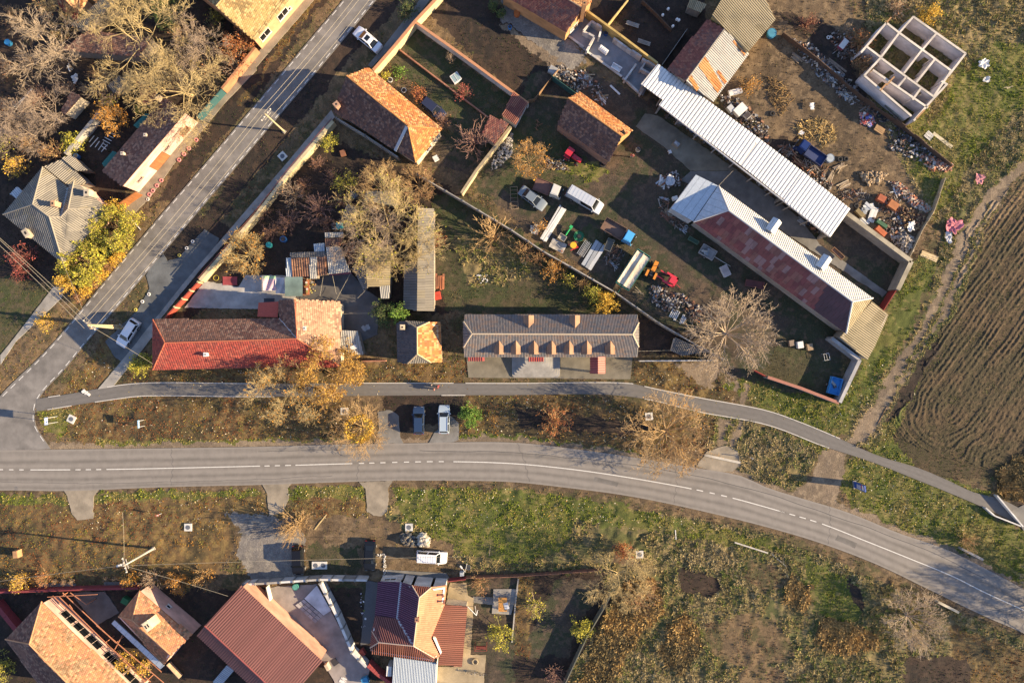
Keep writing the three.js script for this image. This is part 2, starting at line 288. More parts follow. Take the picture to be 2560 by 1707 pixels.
function ragged(P, k = 2.2) { const o = []; for (let i = 0; i < P.length; i++) { const a = P[i], b = P[(i + 1) % P.length], n = Math.max(1, Math.round(Math.hypot(b[0] - a[0], b[1] - a[1]) / 7)); for (let j = 0; j < n; j++) { const x = lerp(a[0], b[0], j / n), y = lerp(a[1], b[1], j / n); o.push([x + k * 2 * (fbm(x * .12, y * .12, 3, 3) - .5), y + k * 2 * (fbm(x * .12, y * .12, 8, 3) - .5)]); } } return o; }
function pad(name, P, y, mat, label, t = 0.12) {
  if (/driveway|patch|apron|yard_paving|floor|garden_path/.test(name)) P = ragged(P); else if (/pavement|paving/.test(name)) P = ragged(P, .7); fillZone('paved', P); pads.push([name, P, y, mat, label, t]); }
const asphaltOld = M(.15, .148, .145, { tex: 'stain', rough: .92, bump: .004 });
const asphaltBlue = M(.10, .108, .112, { tex: 'stain', rough: .95, bump: .01 });
const concrete = M(.27, .255, .23, { tex: 'stain', rough: .9, bump: .006 });
const concreteDark = M(.16, .155, .145, { tex: 'stain', rough: .92, bump: .008 });
const concreteWarm = M(.24, .205, .155, { tex: 'stain', rough: .95, bump: .01 });
const mossy = M(.17, .152, .115, { tex: 'stain', rough: .95, bump: .012 });
fillZone('gravel', T(20, -100, -60, 60, 60, 500, 310, 690, 510, 580, 650, 320, 490, -100, 160));
fillZone('track', T(20, -100, 190, 330, 490, 560, 640, 460, 640, 330, 590, -100, 260));
pad('pavement', [...T(10, 530, 0, 0, 615), ...T(0, 2350, 650, 2060, 945, 1880, 1165, 1600, 1495), ...T(1, 1550, 0, 1360, 260, 1190, 430, 1100, 425, 1240, 205, 1420, 0), ...T(0, 1810, 1120, 2350, 530), ...T(10, 30, 465, 350, 85, 420, 0)], .06, concreteWarm);
pad('pavement', [...T(1, 490, 1060, 590, 1075, 560, 1170, 140, 1568), ...T(2, 0, 210, 0, 120), ...T(1, 100, 1568)], .05, concrete);
pad('pavement', T(10, 1545, -60, 1610, -20, 1455, 190, 1280, 390, 1060, 620, 1025, 600, 1230, 350), .06, concreteDark);
pad('pavement', [...T(10, 690, 1010, 220, 1568), ...T(1, 1700, 1010, 1300, 1510), ...T(2, 1255, 5, 895, 437, 1030, 415, 1340, 30), ...T(1, 1400, 1520, 1470, 1360, 1850, 890, 2350, 350), ...T(10, 725, 1075)], .07, concrete);
pad('asphalt_patch', [...T(1, 1870, 540, 2010, 620, 1955, 740, 1690, 1045, 1290, 1520), ...T(2, 1250, 20, 1120, 190, 1060, 150, 960, 0), ...T(1, 1130, 1400, 1250, 1290, 1370, 1080, 1340, 960, 1380, 880, 1500, 760, 1530, 830, 1640, 795, 1760, 650)], .015, asphaltBlue);
pad('courtyard_paving', [...T(1, 1880, 1010, 1690, 1255, 2350, 1270), ...T(11, 350, 1200, 420, 960, 0, 955), ...T(1, 2250, 955, 2190, 1065)], .04, M(.34, .33, .315, { bump: .004 }));
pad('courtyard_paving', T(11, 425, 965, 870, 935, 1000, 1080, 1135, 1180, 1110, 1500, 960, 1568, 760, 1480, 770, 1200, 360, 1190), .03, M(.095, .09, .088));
pad('parking_apron', T(12, 1115, 640, 1230, 628, 1310, 680, 1322, 880, 1355, 932, 1080, 937, 1130, 800), .022, concreteDark);
pad('parking_apron', T(12, 1690, 665, 1790, 680, 1862, 745, 1860, 900, 1810, 922, 1585, 930, 1640, 830, 1680, 790), .022, concreteDark);
pad('driveway', [...T(2, 585, 1364, 910, 1350, 858, 1420, 850, 1568), ...T(3, 860, 0, 850, 60, 700, 78, 650, 0), ...T(2, 650, 1568, 612, 1420)], .02, concreteWarm);
pad('driveway', T(12, 55, 1305, 335, 1296, 290, 1345, 300, 1440, 240, 1568, 120, 1600, 95, 1390), .02, concreteWarm);
pad('driveway', [...T(12, 945, 1290, 1255, 1275, 1210, 1345, 1220, 1450, 1200, 1568), ...T(13, 1190, 0, 1150, 35, 1080, 30, 1030, 0), ...T(12, 1020, 1568, 1003, 1350)], .02, concreteWarm);
pad('driveway', T(22, 1790, 1010, 1960, 955, 2075, 1000, 2112, 1120, 2030, 1190, 1900, 1195, 1690, 1150), .02, concreteWarm);
pad('forecourt', [...T(12, 1930, 120, 1950, 330), ...T(22, 1088, 345, 1110, 120)], .05, mossy);
pad('ruin_floor', T(20, 520, 305, 690, 150, 830, 245, 1345, 590, 1200, 880, 1050, 745, 640, 445), .12, M(.24, .24, .25, { bump: .006 }));
pad('yard_paving', T(20, 1225, 1040, 1135, 1160, 1400, 1350, 1640, 1568, 2080, 1568, 1340, 1060), .03, mossy);
pad('yard_paving', [[1727, 428], [1846, 428], [2000, 545], [2050, 610], [2218, 730], [2208, 742], [1990, 600], [1800, 470], [1750, 470], [1700, 450]], .036, concreteDark);
pad('courtyard_paving', T(13, 110, 690, 555, 660, 700, 930, 880, 1300, 1040, 1440, 1000, 1640, 760, 1640, 620, 1380, 300, 1050, 0, 780), .03, M(.24, .215, .20, { bump: .006 }));
pad('garden_path', T(13, 1780, 650, 1930, 650, 1940, 760, 2000, 790, 1970, 1310, 2110, 1310, 2090, 1568, 1650, 1568, 1660, 1420, 1890, 1420, 1920, 900, 1740, 850), .05, M(.30, .24, .15, { bump: .006 }));
pad('terrace', [...T(13, 2180, 705), ...T(23, 60, 705), ...T(13, 2340, 940, 2165, 930)], .1, concrete);
pad('garden_path', T(13, 1990, 772, 2175, 782, 2172, 848, 2000, 835), .045, concreteDark);
pad('pavement', T(13, 1200, 530, 1750, 560, 1780, 612, 1190, 612), .05, concreteDark);
pad('driveway', T(13, 1012, 625, 1115, 645, 1090, 950, 1050, 1200, 960, 1230, 985, 930), .03, M(.085, .085, .09, { tex: 'grain', bump: .01 }));
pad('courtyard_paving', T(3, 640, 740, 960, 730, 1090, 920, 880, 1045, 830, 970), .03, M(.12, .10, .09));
pad('paving', T(3, 350, 655, 690, 655, 690, 708, 350, 712), .04, concreteDark); pad('paving', T(3, 950, 640, 1270, 648, 1260, 690, 950, 692), .04, concreteDark);
pad('path_end', [...T(33, 2240, -10), [2560, 1262], [2620, 1300], [2620, 1330], ...T(33, 2350, 170)], .045, concreteDark);

// ---- one sheet of ground, grained by what covers it, to the horizon
const zoneAt = (x, z) => { const i = clamp(Math.floor((x / GW + .5) * TW), 0, TW - 1), j = clamp(Math.floor((z / GD + .5) * TH), 0, TH - 1); return zone[j * TW + i]; };
const warpZone = (x, z) => { const q = zoneAt(x, z); if (q === CV.paved) return q; const k = zoneAt(x + 1.6 * (fbm(x * .7, z * .7, 41, 3) - .5) + .5 * (vnoise(x * 4, z * 4, 43) - .5), z + 1.6 * (fbm(x * .7, z * .7, 57, 3) - .5) + .5 * (vnoise(x * 4, z * 4, 47) - .5)); return k === CV.paved ? q : k; };
const fieldC = G(2369, 1031), fieldD = V(.58, 0, -.815);
const fieldDist = (x, z) => { const dx = x - fieldC.x, dz = z - fieldC.z, t = dx * fieldD.x + dz * fieldD.z; return t > 0 ? Math.abs(dx * fieldD.z - dz * fieldD.x) : Math.hypot(dx, dz) * (1 - .1 * Math.sin(t)); };
function groundY(x, z) {
  if (Math.abs(x) > GW / 2 - .5 || Math.abs(z) > GD / 2 - .5) return 0;
  let a = COVER[zoneAt(x, z)].b; for (const [i, j] of [[.4, 0], [-.4, 0], [0, .4], [0, -.4]]) { const c = COVER[zoneAt(x + i, z + j)].b; if (c < a) a = c; }
  if (a < 0) return -.06;
  return a * (fbm(x * .9, z * .9, 5, 3) - .55) * 2 - .01;
}
{
  const d = new Uint8Array(TW * TH * 4), enc = (v) => { v = clamp(v, 0, 1); return 255 * (v <= .0031308 ? 12.92 * v : 1.055 * Math.pow(v, 1 / 2.4) - .055); };
  for (let j = 0; j < TH; j++) for (let i = 0; i < TW; i++) {
    const x = ((i + .5) / TW - .5) * GW, z = ((j + .5) / TH - .5) * GD, k = (j * TW + i) * 4, c = COVER[warpZone(x, z)].c;
    const n1 = fbm(x * .35, z * .35, 61, 4), n2 = fbm(x * 1.6 + 9, z * 1.6, 71, 3), s = .72 + .55 * hash2(i, j, 3) * (hash2(i >> 1, j >> 1, 8) + .2);
    const big = fbm(x * .075 + 3, z * .075, 67, 3), a = clamp((n1 - .42) * 5 + (big - .5) * 2.4, 0, 1), b = clamp((n2 - .5) * 6 - (big - .5) * 2, 0, 1);
    for (let q = 0; q < 3; q++) d[k + q] = enc(lerp(lerp(c[0][q], c[1][q], a), c[2][q], b * .8) * s);
    d[k + 3] = 255;
  }
  const t = new THREE.DataTexture(d, TW, TH); t.colorSpace = THREE.SRGBColorSpace; t.wrapS = t.wrapT = THREE.MirroredRepeatWrapping; t.magFilter = THREE.LinearFilter; t.needsUpdate = true;
  const gm = new THREE.MeshStandardMaterial({ map: t, roughness: 1, bumpMap: TEX.rough.clone(), bumpScale: .03 });
  gm.bumpMap.repeat.set(GW / 2.2, GD / 2.2); gm.bumpMap.needsUpdate = true;
  const st = .36, nx = Math.round(GW / st), nz = Math.round(GD / st), xs = [], zs = [];
  for (const e of [-2000, -700, -250, -130]) { xs.push(e); zs.push(e); }
  for (let i = 0; i <= nx; i++) xs.push((i / nx - .5) * GW); for (let j = 0; j <= nz; j++) zs.push((j / nz - .5) * GD);
  for (const e of [130, 250, 700, 2000]) { xs.push(e); zs.push(e); }
  const pos = [], uv = [], idx = [], W = xs.length;
  for (const z of zs) for (const x of xs) { pos.push(x, groundY(x, z), z); uv.push(x / GW + .5, z / GD + .5); }
  for (let j = 0; j < zs.length - 1; j++) for (let i = 0; i < W - 1; i++) { const a = j * W + i; idx.push(a, a + W, a + 1, a + 1, a + W, a + W + 1); }
  const g = new THREE.BufferGeometry(); g.setAttribute('position', new THREE.Float32BufferAttribute(pos, 3)); g.setAttribute('uv', new THREE.Float32BufferAttribute(uv, 2)); g.setIndex(idx); g.computeVertexNormals();
  const m = new THREE.Mesh(g, gm); m.name = 'ground'; m.receiveShadow = m.castShadow = true; m.userData = { kind: 'structure' }; scene.add(m);
  // the ploughed field, with its furrows turning at the headland
  const F = T(31, 1830, 560, 2350, 40).concat([[2640, 380], [2640, 1130]], T(32, 2200, 1000, 2000, 1150, 1500, 1020, 1160, 860, 1090, 760, 1330, 480), T(31, 1700, 1290));
  const fp = [], fu = [], fi = [], id = new Map(), fs = .13;
  const fx0 = G(2210, 0).x, fx1 = G(2640, 0).x, fz0 = G(0, 380).z, fz1 = G(0, 1200).z, fnx = Math.ceil((fx1 - fx0) / fs), fnz = Math.ceil((fz1 - fz0) / fs);
  const fv = (i, j) => {
    const key = j * 9999 + i; if (id.has(key)) return id.get(key);
    const x = fx0 + i * fs, z = fz0 + j * fs, r = fieldDist(x, z) + .35 * (fbm(x * .25, z * .25, 81, 2) - .5);
    const big = Math.sin(r * 2 * Math.PI / 2.9 + 1), am = .35 + 1.3 * clamp(fbm(x * .12, z * .12, 83, 3) * 2 - .6, 0, 1);
    const y = .05 + am * (.045 * Math.sin(r * 2 * Math.PI / .72) - .17 * Math.pow(Math.max(0, big), 6)) + .15 * (fbm(x * 2.2, z * 2.2, 85, 3) - .5) + .07 * (hash2(i, j, 6) - .5);
    fp.push(x, y, z); fu.push(x / GW + .5, z / GD + .5); id.set(key, fp.length / 3 - 1); return fp.length / 3 - 1;
  };
  for (let j = 0; j < fnz; j++) for (let i = 0; i < fnx; i++) { const x = fx0 + (i + .5) * fs, z = fz0 + (j + .5) * fs, w = .8 * (vnoise(x, z, 91) - .5); if (inPoly((x + w) * S + CX, (z + w) * S + CY, F)) { const a = fv(i, j), b = fv(i, j + 1), c = fv(i + 1, j), e = fv(i + 1, j + 1); fi.push(a, b, c, c, b, e); } }
  const fg = new THREE.BufferGeometry(); fg.setAttribute('position', new THREE.Float32BufferAttribute(fp, 3)); fg.setAttribute('uv', new THREE.Float32BufferAttribute(fu, 2)); fg.setIndex(fi); fg.computeVertexNormals();
  const fm = new THREE.Mesh(fg, gm); fm.name = 'ploughed_field'; fm.castShadow = fm.receiveShadow = true; fm.userData = { kind: 'structure' }; scene.add(fm);
}
// ---- roads
function ribbonMesh(name, A, B, y, mat, swap) {
  const p = [], u = [], ix = []; let s = 0;
  for (let i = 0; i < A.length; i++) {
    const a = G(...A[i]), b = G(...B[i]); if (i) s += a.distanceTo(G(...A[i - 1]));
    for (let k = 0; k <= 6; k++) { const q = a.clone().lerp(b, k / 6); p.push(q.x, y, q.z); u.push(s / 16, k / 6); }
    if (i) for (let k = 0; k < 6; k++) { const o = (i - 1) * 7 + k; ix.push(o, o + 7, o + 1, o + 1, o + 7, o + 8); }
  }
  const g = new THREE.BufferGeometry(); g.setAttribute('position', new THREE.Float32BufferAttribute(p, 3)); g.setAttribute('uv', new THREE.Float32BufferAttribute(u, 2)); g.setIndex(ix); g.computeVertexNormals();
  const m = new THREE.Mesh(g, mat); m.name = numbered(name); m.receiveShadow = true; m.userData = { kind: 'structure' }; scene.add(m); return m;
}
function asphaltMat(base, bands, seed) {
  const w = 1024, h = 256, d = new Uint8Array(w * h * 4);
  for (let j = 0; j < h; j++) for (let i = 0; i < w; i++) {
    const u = i / w, v = j / h, k = (j * w + i) * 4; let f = .82 + .12 * (fbm(u * 8, v * 20, seed, 4) - .5) + .22 * (fbm(u * 30, v * 8, seed + 3, 4, 0) - .5) + .12 * (hash2(i, j, seed) - .5);
    for (const [c, s, a] of bands) f += a * Math.exp(-(((v + .012 * (vnoise(u * 5, 0, seed + 5, 5) - .5) - c) / s) ** 2)) * (.75 + .5 * vnoise(u * 12, v * 6, seed + 6, 12));
    const e = 255 * Math.sqrt(clamp(f * f, 0, 1)); for (let q = 0; q < 3; q++) d[k + q] = e * [1, .985, .965][q]; d[k + 3] = 255;
  }
  const t = new THREE.DataTexture(d, w, h); t.wrapS = t.wrapT = THREE.RepeatWrapping; t.magFilter = THREE.LinearFilter; t.needsUpdate = true;
  const m = new THREE.MeshStandardMaterial({ map: t, roughness: .92 }); m.color.setRGB(...base.map(c => c * 1.15)); return m;
}
const sandEdge = [[0, .035, .25], [1, .035, .2]];
const roadM = asphaltMat([.178, .165, .15], [[.19, .06, .17], [.4, .045, .12], [.63, .055, .16], [.83, .055, .17], [.3, .04, -.15], [.5, .03, -.06], [.73, .035, -.14], [.93, .03, -.08], ...sandEdge], 101);
const sideM = asphaltMat([.155, .145, .135], [[.25, .1, .06], [.75, .1, .06], [.5, .03, -.05]], 201);
const pathM = asphaltMat([.12, .115, .11], [[.3, .1, .08], [.7, .1, .08]], 301);
const road = ribbonMesh('main_road', roadTop, roadLow, .03, roadM);
const sideB = []; { // side road: pair both edges by distance along
  const cv = (P) => new THREE.CatmullRomCurve3(P.map(p => V(p[0], 0, p[1]))), a = cv(sideL), b = cv(sideR); for (let i = 0; i <= 80; i++) { const p = a.getPointAt(i / 80), q = b.getPointAt(i / 80); sideB.push([[p.x, p.z], [q.x, q.z]]); }
}
const side = (() => { const P = paved.side; return struct('side_road', slab(P.map(p => G(...p)), -.03, .053), M(.168, .157, .145, { tex: 'stain', rough: .92, bump: .004 })); })();
const path = ribbonMesh('footpath', pathTop, pathLow, .038, pathM);
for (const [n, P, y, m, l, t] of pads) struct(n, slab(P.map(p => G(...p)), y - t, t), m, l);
const white = M(.5, .49, .46, { tex: 'grain', rough: .8 });
function line(parent, P, w, y, name = 'lane_marking', mat = white, t = .006) { // P: photograph points
  const q = P.map(p => G(...p)), L = [], Rr = [];
  q.forEach((p, i) => { const d = q[Math.min(i + 1, q.length - 1)].clone().sub(q[Math.max(i - 1, 0)]).normalize(), n = V(-d.z, 0, d.x).multiplyScalar(w / 2); L.push(p.clone().add(n)); Rr.push(p.clone().sub(n)); });
  return part(parent, name, slab([...L, ...Rr.reverse()], y - t, t), mat);
}
{ // tar seams, repairs and old patches
  const tar = M(.07, .068, .066, { tex: 'grain' }), wob = (P, k) => smooth(P, 70).map((p, i) => [p[0], p[1] + k * (fbm(i * .35, 2, 19, 3) - .5)]);
  line(road, wob([...T(12, 1500, 1005, 2350, 1018), ...T(22, 500, 1062, 1100, 1128, 1800, 1258, 2350, 1395), ...T(33, 560, 20, 1000, 170, 1500, 370, 2000, 610)], 5), .1, .036, 'tar_seam', tar);
  line(road, wob([...T(2, 0, 1290, 900, 1300, 2350, 1262), ...T(12, 700, 1232)], 4), .05, .036, 'tar_seam', tar); line(road, wob(T(12, 20, 1010, 500, 995, 900, 990), 3), .06, .036, 'tar_seam', tar);
  for (const P of [T(12, 410, 985, 540, 985, 535, 1010, 420, 1008), T(22, 760, 1240, 980, 1290, 965, 1330, 750, 1282), T(33, 640, 210, 820, 285, 800, 330, 620, 255)]) part(road, 'asphalt_patch', slab(ragged(P, 1.4).map(p => G(...p)), .030, .005), M(.15, .14, .128, { tex: 'stain' }));
  for (const x of [430, 905, 1310, 1690, 2080]) { const a = roadTop.reduce((m, p) => Math.abs(p[0] - x) < Math.abs(m[0] - x) ? p : m), b = roadLow.reduce((m, p) => Math.abs(p[0] - x) < Math.abs(m[0] - x) ? p : m); line(road, wob([[a[0], a[1] + 3], [(a[0] + b[0]) / 2 + 5, (a[1] + b[1]) / 2], [b[0], b[1] - 3]], 6).map((p, i) => [p[0] + 2 * Math.sin(i * .4), p[1]]), .04, .035, 'crack', tar); }
}
{ // centre line of the main road
  const c = new THREE.CatmullRomCurve3([[-60, 1174], ...T(2, 0, 1174, 270, 1176, 970, 1172, 2350, 1142), ...T(12, 360, 1133, 885, 1118, 1700, 1100), ...T(22, 0, 1118, 500, 1165, 1000, 1235, 1650, 1350, 2020, 1433), ...T(33, 160, 5, 497, 107, 900, 265, 1300, 425, 1700, 590, 2000, 740, 2350, 900), [2640, 1567]].map(p => V(p[0], 0, p[1])));
  const dense = c.getSpacedPoints(1500).map(p => [p.x, p.z]);
  const seg = (x0, x1) => { const P = dense.filter(p => p[0] >= x0 && p[0] <= x1); if (P.length > 1) line(road, P.filter((_, i) => i % 6 === 0 || i === P.length - 1), .14, .041); };
  const X = (cr, ...n) => n.map(v => 640 * Math.floor(cr / 10) + v / 3.672);
  for (const [a, b] of [X(2, -30, 25), X(2, 75, 120), X(2, 170, 217), X(2, 270, 645), X(2, 687, 737), X(2, 778, 832), X(2, 873, 927), [X(2, 970)[0], X(12, 37)[0]], X(12, 72, 127), X(12, 166, 222), X(12, 264, 321), X(12, 360, 885), X(12, 937, 991), X(12, 1035, 1086), X(12, 1140, 1194), X(12, 1245, 1297), X(12, 1355, 1408), X(12, 1459, 1519), X(12, 1565, 1626), X(12, 1671, 1729), [X(12, 1807)[0], X(22, 1650)[0]], X(22, 1695, 1760), X(22, 1810, 1865), X(22, 1915, 1976), [X(22, 2020)[0], X(32, 160)[0]], X(33, 100, 160), X(33, 195, 256), X(33, 290, 351), X(33, 386, 452), [X(33, 497)[0], 2620]]) seg(a, b);
  // edge dashes of the side road
  for (const P of [[...T(2, 10, 510, 447, 72), ...T(1, 985, 1003, 1520, 372), ...T(0, 1918, 1480), ...T(10, 20, 945, 470, 410, 785, 35), [900, -50]], [...T(2, 405, 925, 338, 823, 303, 740, 303, 640, 320, 555, 365, 477, 425, 403, 567, 257, 765, 18), ...T(1, 1103, 1193, 1570, 642, 2030, 100), ...T(10, 70, 1207, 583, 602, 835, 297, 1080, 5), [990, -60]]]) {
    const k = new THREE.CatmullRomCurve3(P.map(p => V(p[0], 0, p[1])), false, 'centripetal'), len = k.getLength();
    for (let s = 4; s < len - 16; s += 28) { const q = [0, .5, 1].map(f => k.getPointAt((s + 16 * f) / len)).map(p => [p.x, p.z]); line(side, q, .115, .031); }
  }
  const kerbM = M(.46, .44, .4, { tex: 'grain' });
  const off = (P, a, b) => P.filter(p => p[0] >= a && p[0] <= b);
  for (const [P, a, b] of [[pathTop, 100, 172], [pathTop, 240, 640], [pathTop, 870, 1160], [pathTop, 1585, 2110], [pathLow, 90, 190], [pathLow, 222, 700], [pathLow, 1090, 1180], [pathLow, 1600, 2080], [pathTop, 1160, 1585]]) { const q = off(P, a, b); if (q.length > 1) line(path, q, .12, .075, 'kerb', kerbM, .1); }
}
// ---- tufts of grass and dead leaves
{
  const blades = (n, spread, w) => { const v = []; for (let i = 0; i < n; i++) { const a = i / n * 6.283 + .4 * i, c = Math.cos(a), s = Math.sin(a), l = spread * (.6 + .5 * ((i * 7) % 3) / 2); v.push(-s * w, 0, c * w, s * w, 0, -c * w, c * l, 1 - .3 * ((i * 5) % 3) / 2, s * l); } const g = new THREE.BufferGeometry(); g.setAttribute('position', new THREE.Float32BufferAttribute(v, 3)); g.computeVertexNormals(); return g; };
  const gt = blades(6, .75, .15), gm = new THREE.MeshStandardMaterial({ roughness: 1, side: THREE.DoubleSide });
  const q = rng(77), lists = {}, e = new THREE.Euler(), qt = new THREE.Quaternion(), col = new THREE.Color();
  const N = 460000, A = GW * GD;
  for (let i = 0; i < N; i++) {
    const x = (q() - .5) * GW, z = (q() - .5) * GD, k = q(), k2 = q(), k3 = q(), k4 = q(), zi = warpZone(x, z), C = COVER[zi];
    if (zi === CV.paved || k > C.d / (N / A)) continue;
    const patch = clamp(fbm(x * .3, z * .3, 111, 3) + .8 * (fbm(x * .07, z * .07, 131, 3) - .5), 0, 1), ti = Math.floor(clamp((patch - .3) * 2.5 + (k2 - .5) * .9, 0, .999) * C.t.length), tc = C.t[ti], j = .6 + .75 * k3;
    if (zi !== CV.tall && patch + .25 * k4 < .42) continue;
    const h = C.h * (.36 + .62 * k4) * (.45 + 1.3 * fbm(x * .55, z * .55, 141, 3)), mt = new THREE.Matrix4().compose(V(x, groundY(x, z) - .02, z), qt.setFromEuler(e.set((k2 - .5) * .7, k3 * 6.28, (k4 - .5) * .7)), V(h * 1.15, h, h * 1.15));
    (lists[C.n] ||= []).push([mt, rgb(tc[0] * j, tc[1] * j, tc[2] * j)]);
  }
  const fallen = [], PP = paved.path; // dead leaves blown over paths and verges
  for (let i = 0; i < 9000; i++) {
    const px = 150 + q() * 2300, py = 905 + q() * 420, k = q(), a = q(), s = .1 + .12 * q(), near = Math.exp(-(((px - 700) / 260) ** 2)), on = inPoly(px, py, PP), g = G(px, py), zi = warpZone(g.x, g.z);
    if (on ? k > .25 * near + .03 : (zi !== CV.litter && zi !== CV.green) || k > .5) continue;
    const c = [[.5, .36, .1], [.55, .46, .28], [.36, .18, .05], [.6, .55, .45]][Math.floor(a * 4)]; fallen.push([new THREE.Matrix4().compose(V(g.x, on ? .06 : groundY(g.x, g.z) + .12, g.z), qt.setFromEuler(e.set((a - .5) * .8, k * 30, .3)), V(s, s, s)), rgb(...c)]);
  }
  { const lg = new THREE.BufferGeometry(); lg.setAttribute('position', new THREE.Float32BufferAttribute([-.5, 0, 0, 0, .15, .4, .5, 0, 0, -.5, 0, 0, .5, 0, 0, 0, .15, -.4], 3)); lg.computeVertexNormals(); const m = instances(scene, 'dead_leaves', lg, gm, fallen); m.userData = { kind: 'stuff', label: 'yellow dead leaves blown over footpath and verges', category: 'leaves' }; }
  for (const n in lists) { const m = instances(scene, { litter: 'fallen_leaves_and_grass', tall: 'tall_dry_grass', meadow: 'meadow_grass', green: 'green_grass', lawn: 'short_grass' }[n] || n + '_weeds', gt, gm, lists[n]); m.userData = { kind: 'stuff', label: { litter: 'rusty fallen leaves and grass on the verges', tall: 'tall tan dry grass by the fence', meadow: 'rough mixed grass of the meadow', green: 'yellow green grass along road and walls', lawn: 'short dark green grass in the yards' }[n] || 'sparse low weeds growing on the ' + n, category: 'grass' }; }
}

// ---------------------------------------------------------------- buildings
const PAL = {
  orange: [[.36, .135, .04], [.43, .19, .06], [.28, .10, .035], [.47, .26, .11], [.24, .12, .055]],
  orangeClean: [[.43, .165, .08], [.40, .15, .072], [.45, .18, .088]],
  straw: [[.32, .22, .085], [.37, .27, .12], [.25, .165, .065], [.19, .13, .055]],
  brown: [[.17, .085, .058], [.22, .115, .078], [.12, .07, .055], [.25, .15, .105], [.13, .06, .045]],
  pale: [[.34, .2, .125], [.28, .16, .1], [.38, .25, .16], [.2, .12, .08]],
  redNew: [[.29, .05, .036], [.25, .045, .032], [.33, .062, .042], [.2, .045, .035], [.3, .075, .05]],
  redOld: [[.20, .07, .05], [.16, .055, .042], [.24, .10, .065], [.15, .075, .06]],
  grey: [[.22, .20, .165], [.26, .235, .19], [.18, .165, .14], [.24, .21, .15]],
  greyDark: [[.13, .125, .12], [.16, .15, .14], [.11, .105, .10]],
  tan: [[.30, .25, .15], [.34, .28, .17], [.26, .21, .12]],
  white: [[.56, .55, .52], [.58, .57, .54], [.54, .535, .51]],
  steel: [[.38, .43, .47], [.40, .45, .49], [.36, .41, .45]],
  silver: [[.36, .35, .32], [.39, .37, .33], [.33, .32, .29]],
  maroon: [[.135, .052, .046], [.125, .049, .043], [.145, .057, .05]], orangeOldShaded: [[.115, .058, .042], [.15, .075, .05], [.085, .048, .04], [.2, .115, .08], [.1, .06, .05]],  // second palette: aged orange tiles with the shade of unlit slopes mixed in
  purple: [[.125, .045, .085], [.115, .042, .078]],
  slateShade: [[.07, .065, .068], [.085, .078, .08], [.06, .056, .06]],  // dark grey that carries the shade of a west slope
  rust: [[.22, .10, .055], [.17, .08, .05], [.27, .14, .08], [.14, .075, .055]],
  mainRoof: [[.20, .175, .165], [.24, .18, .145], [.17, .165, .165], [.22, .19, .175], [.15, .145, .15]],
};
const pick = (P, t, q) => { const i = clamp(Math.floor(t * P.length), 0, P.length - 1), c = P[i], k = .84 + .32 * q; return rgb(c[0] * k, c[1] * k, c[2] * k); };
const tileGeo = (() => { const v = [], put = (...a) => v.push(...a), xs = [-.5, -.22, .22, .5], ys = [0, .34, .34, 0]; for (let i = 0; i < 3; i++) { const a = [xs[i], ys[i]], b = [xs[i + 1], ys[i + 1]]; put(a[0], a[1], -.5, a[0], a[1], .5, b[0], b[1], .5, a[0], a[1], -.5, b[0], b[1], .5, b[0], b[1], -.5); put(a[0], a[1], .5, a[0], -.6, .5, b[0], -.6, .5, a[0], a[1], .5, b[0], -.6, .5, b[0], b[1], .5); } const g = new THREE.BufferGeometry(); g.setAttribute('position', new THREE.Float32BufferAttribute(v, 3)); g.computeVertexNormals(); return g; })();
const ribGeo = (() => { const v = [], p = [[-.5, 0], [-.25, 1], [.25, 1], [.5, 0]]; for (let i = 0; i < 3; i++) { const [a, b] = p[i], [c, d] = p[i + 1]; v.push(a, b, -.5, a, b, .5, c, d, .5, a, b, -.5, c, d, .5, c, d, -.5); } const g = new THREE.BufferGeometry(); g.setAttribute('position', new THREE.Float32BufferAttribute(v, 3)); g.computeVertexNormals(); return g; })();
const tileMat = white1(), sheetMat = new THREE.MeshStandardMaterial({ roughness: .6, metalness: .0, side: THREE.DoubleSide }), asbMat = white1();
function frame(P, dir) { // plane axes of a roof face: n up, d down the slope, a across
  const n = V(0, 0, 0); for (let i = 1; i < P.length - 1; i++) n.add(P[i].clone().sub(P[0]).cross(P[i + 1].clone().sub(P[0]))); n.normalize(); if (n.y < 0) n.negate();
  let d = dir ? V(dir[0], 0, dir[1]) : V(n.x, 0, n.z); if (d.length() < .02) d = V(1, 0, 0);
  d.addScaledVector(n, -d.dot(n)).normalize(); const a = n.clone().cross(d).normalize(); // x = a, y = n, z = d
  return { n, d, a, o: P[0].clone() };
}
const flat2 = (P, f) => P.map(p => { const q = p.clone().sub(f.o); return [q.dot(f.a), q.dot(f.d)]; });
const back3 = (f, u, v, h = 0) => f.o.clone().addScaledVector(f.a, u).addScaledVector(f.d, v).addScaledVector(f.n, h);
let coverSeed = 500;
function clipRect(P, x0, y0, x1, y1) { // polygon clipped to a rectangle
  const cut = (Q, ins, at) => { const o = []; for (let i = 0; i < Q.length; i++) { const a = Q[i], b = Q[(i + 1) % Q.length], ia = ins(a), ib = ins(b); if (ia) o.push(a); if (ia !== ib) o.push(at(a, b)); } return o; };
  const ax = (k, v) => (a, b) => { const t = (v - a[k]) / (b[k] - a[k]); return [lerp(a[0], b[0], t), lerp(a[1], b[1], t)]; };
  P = cut(P, p => p[0] >= x0, ax(0, x0)); if (P.length) P = cut(P, p => p[0] <= x1, ax(0, x1)); if (P.length) P = cut(P, p => p[1] >= y0, ax(1, y0)); if (P.length) P = cut(P, p => p[1] <= y1, ax(1, y1)); return P;
}
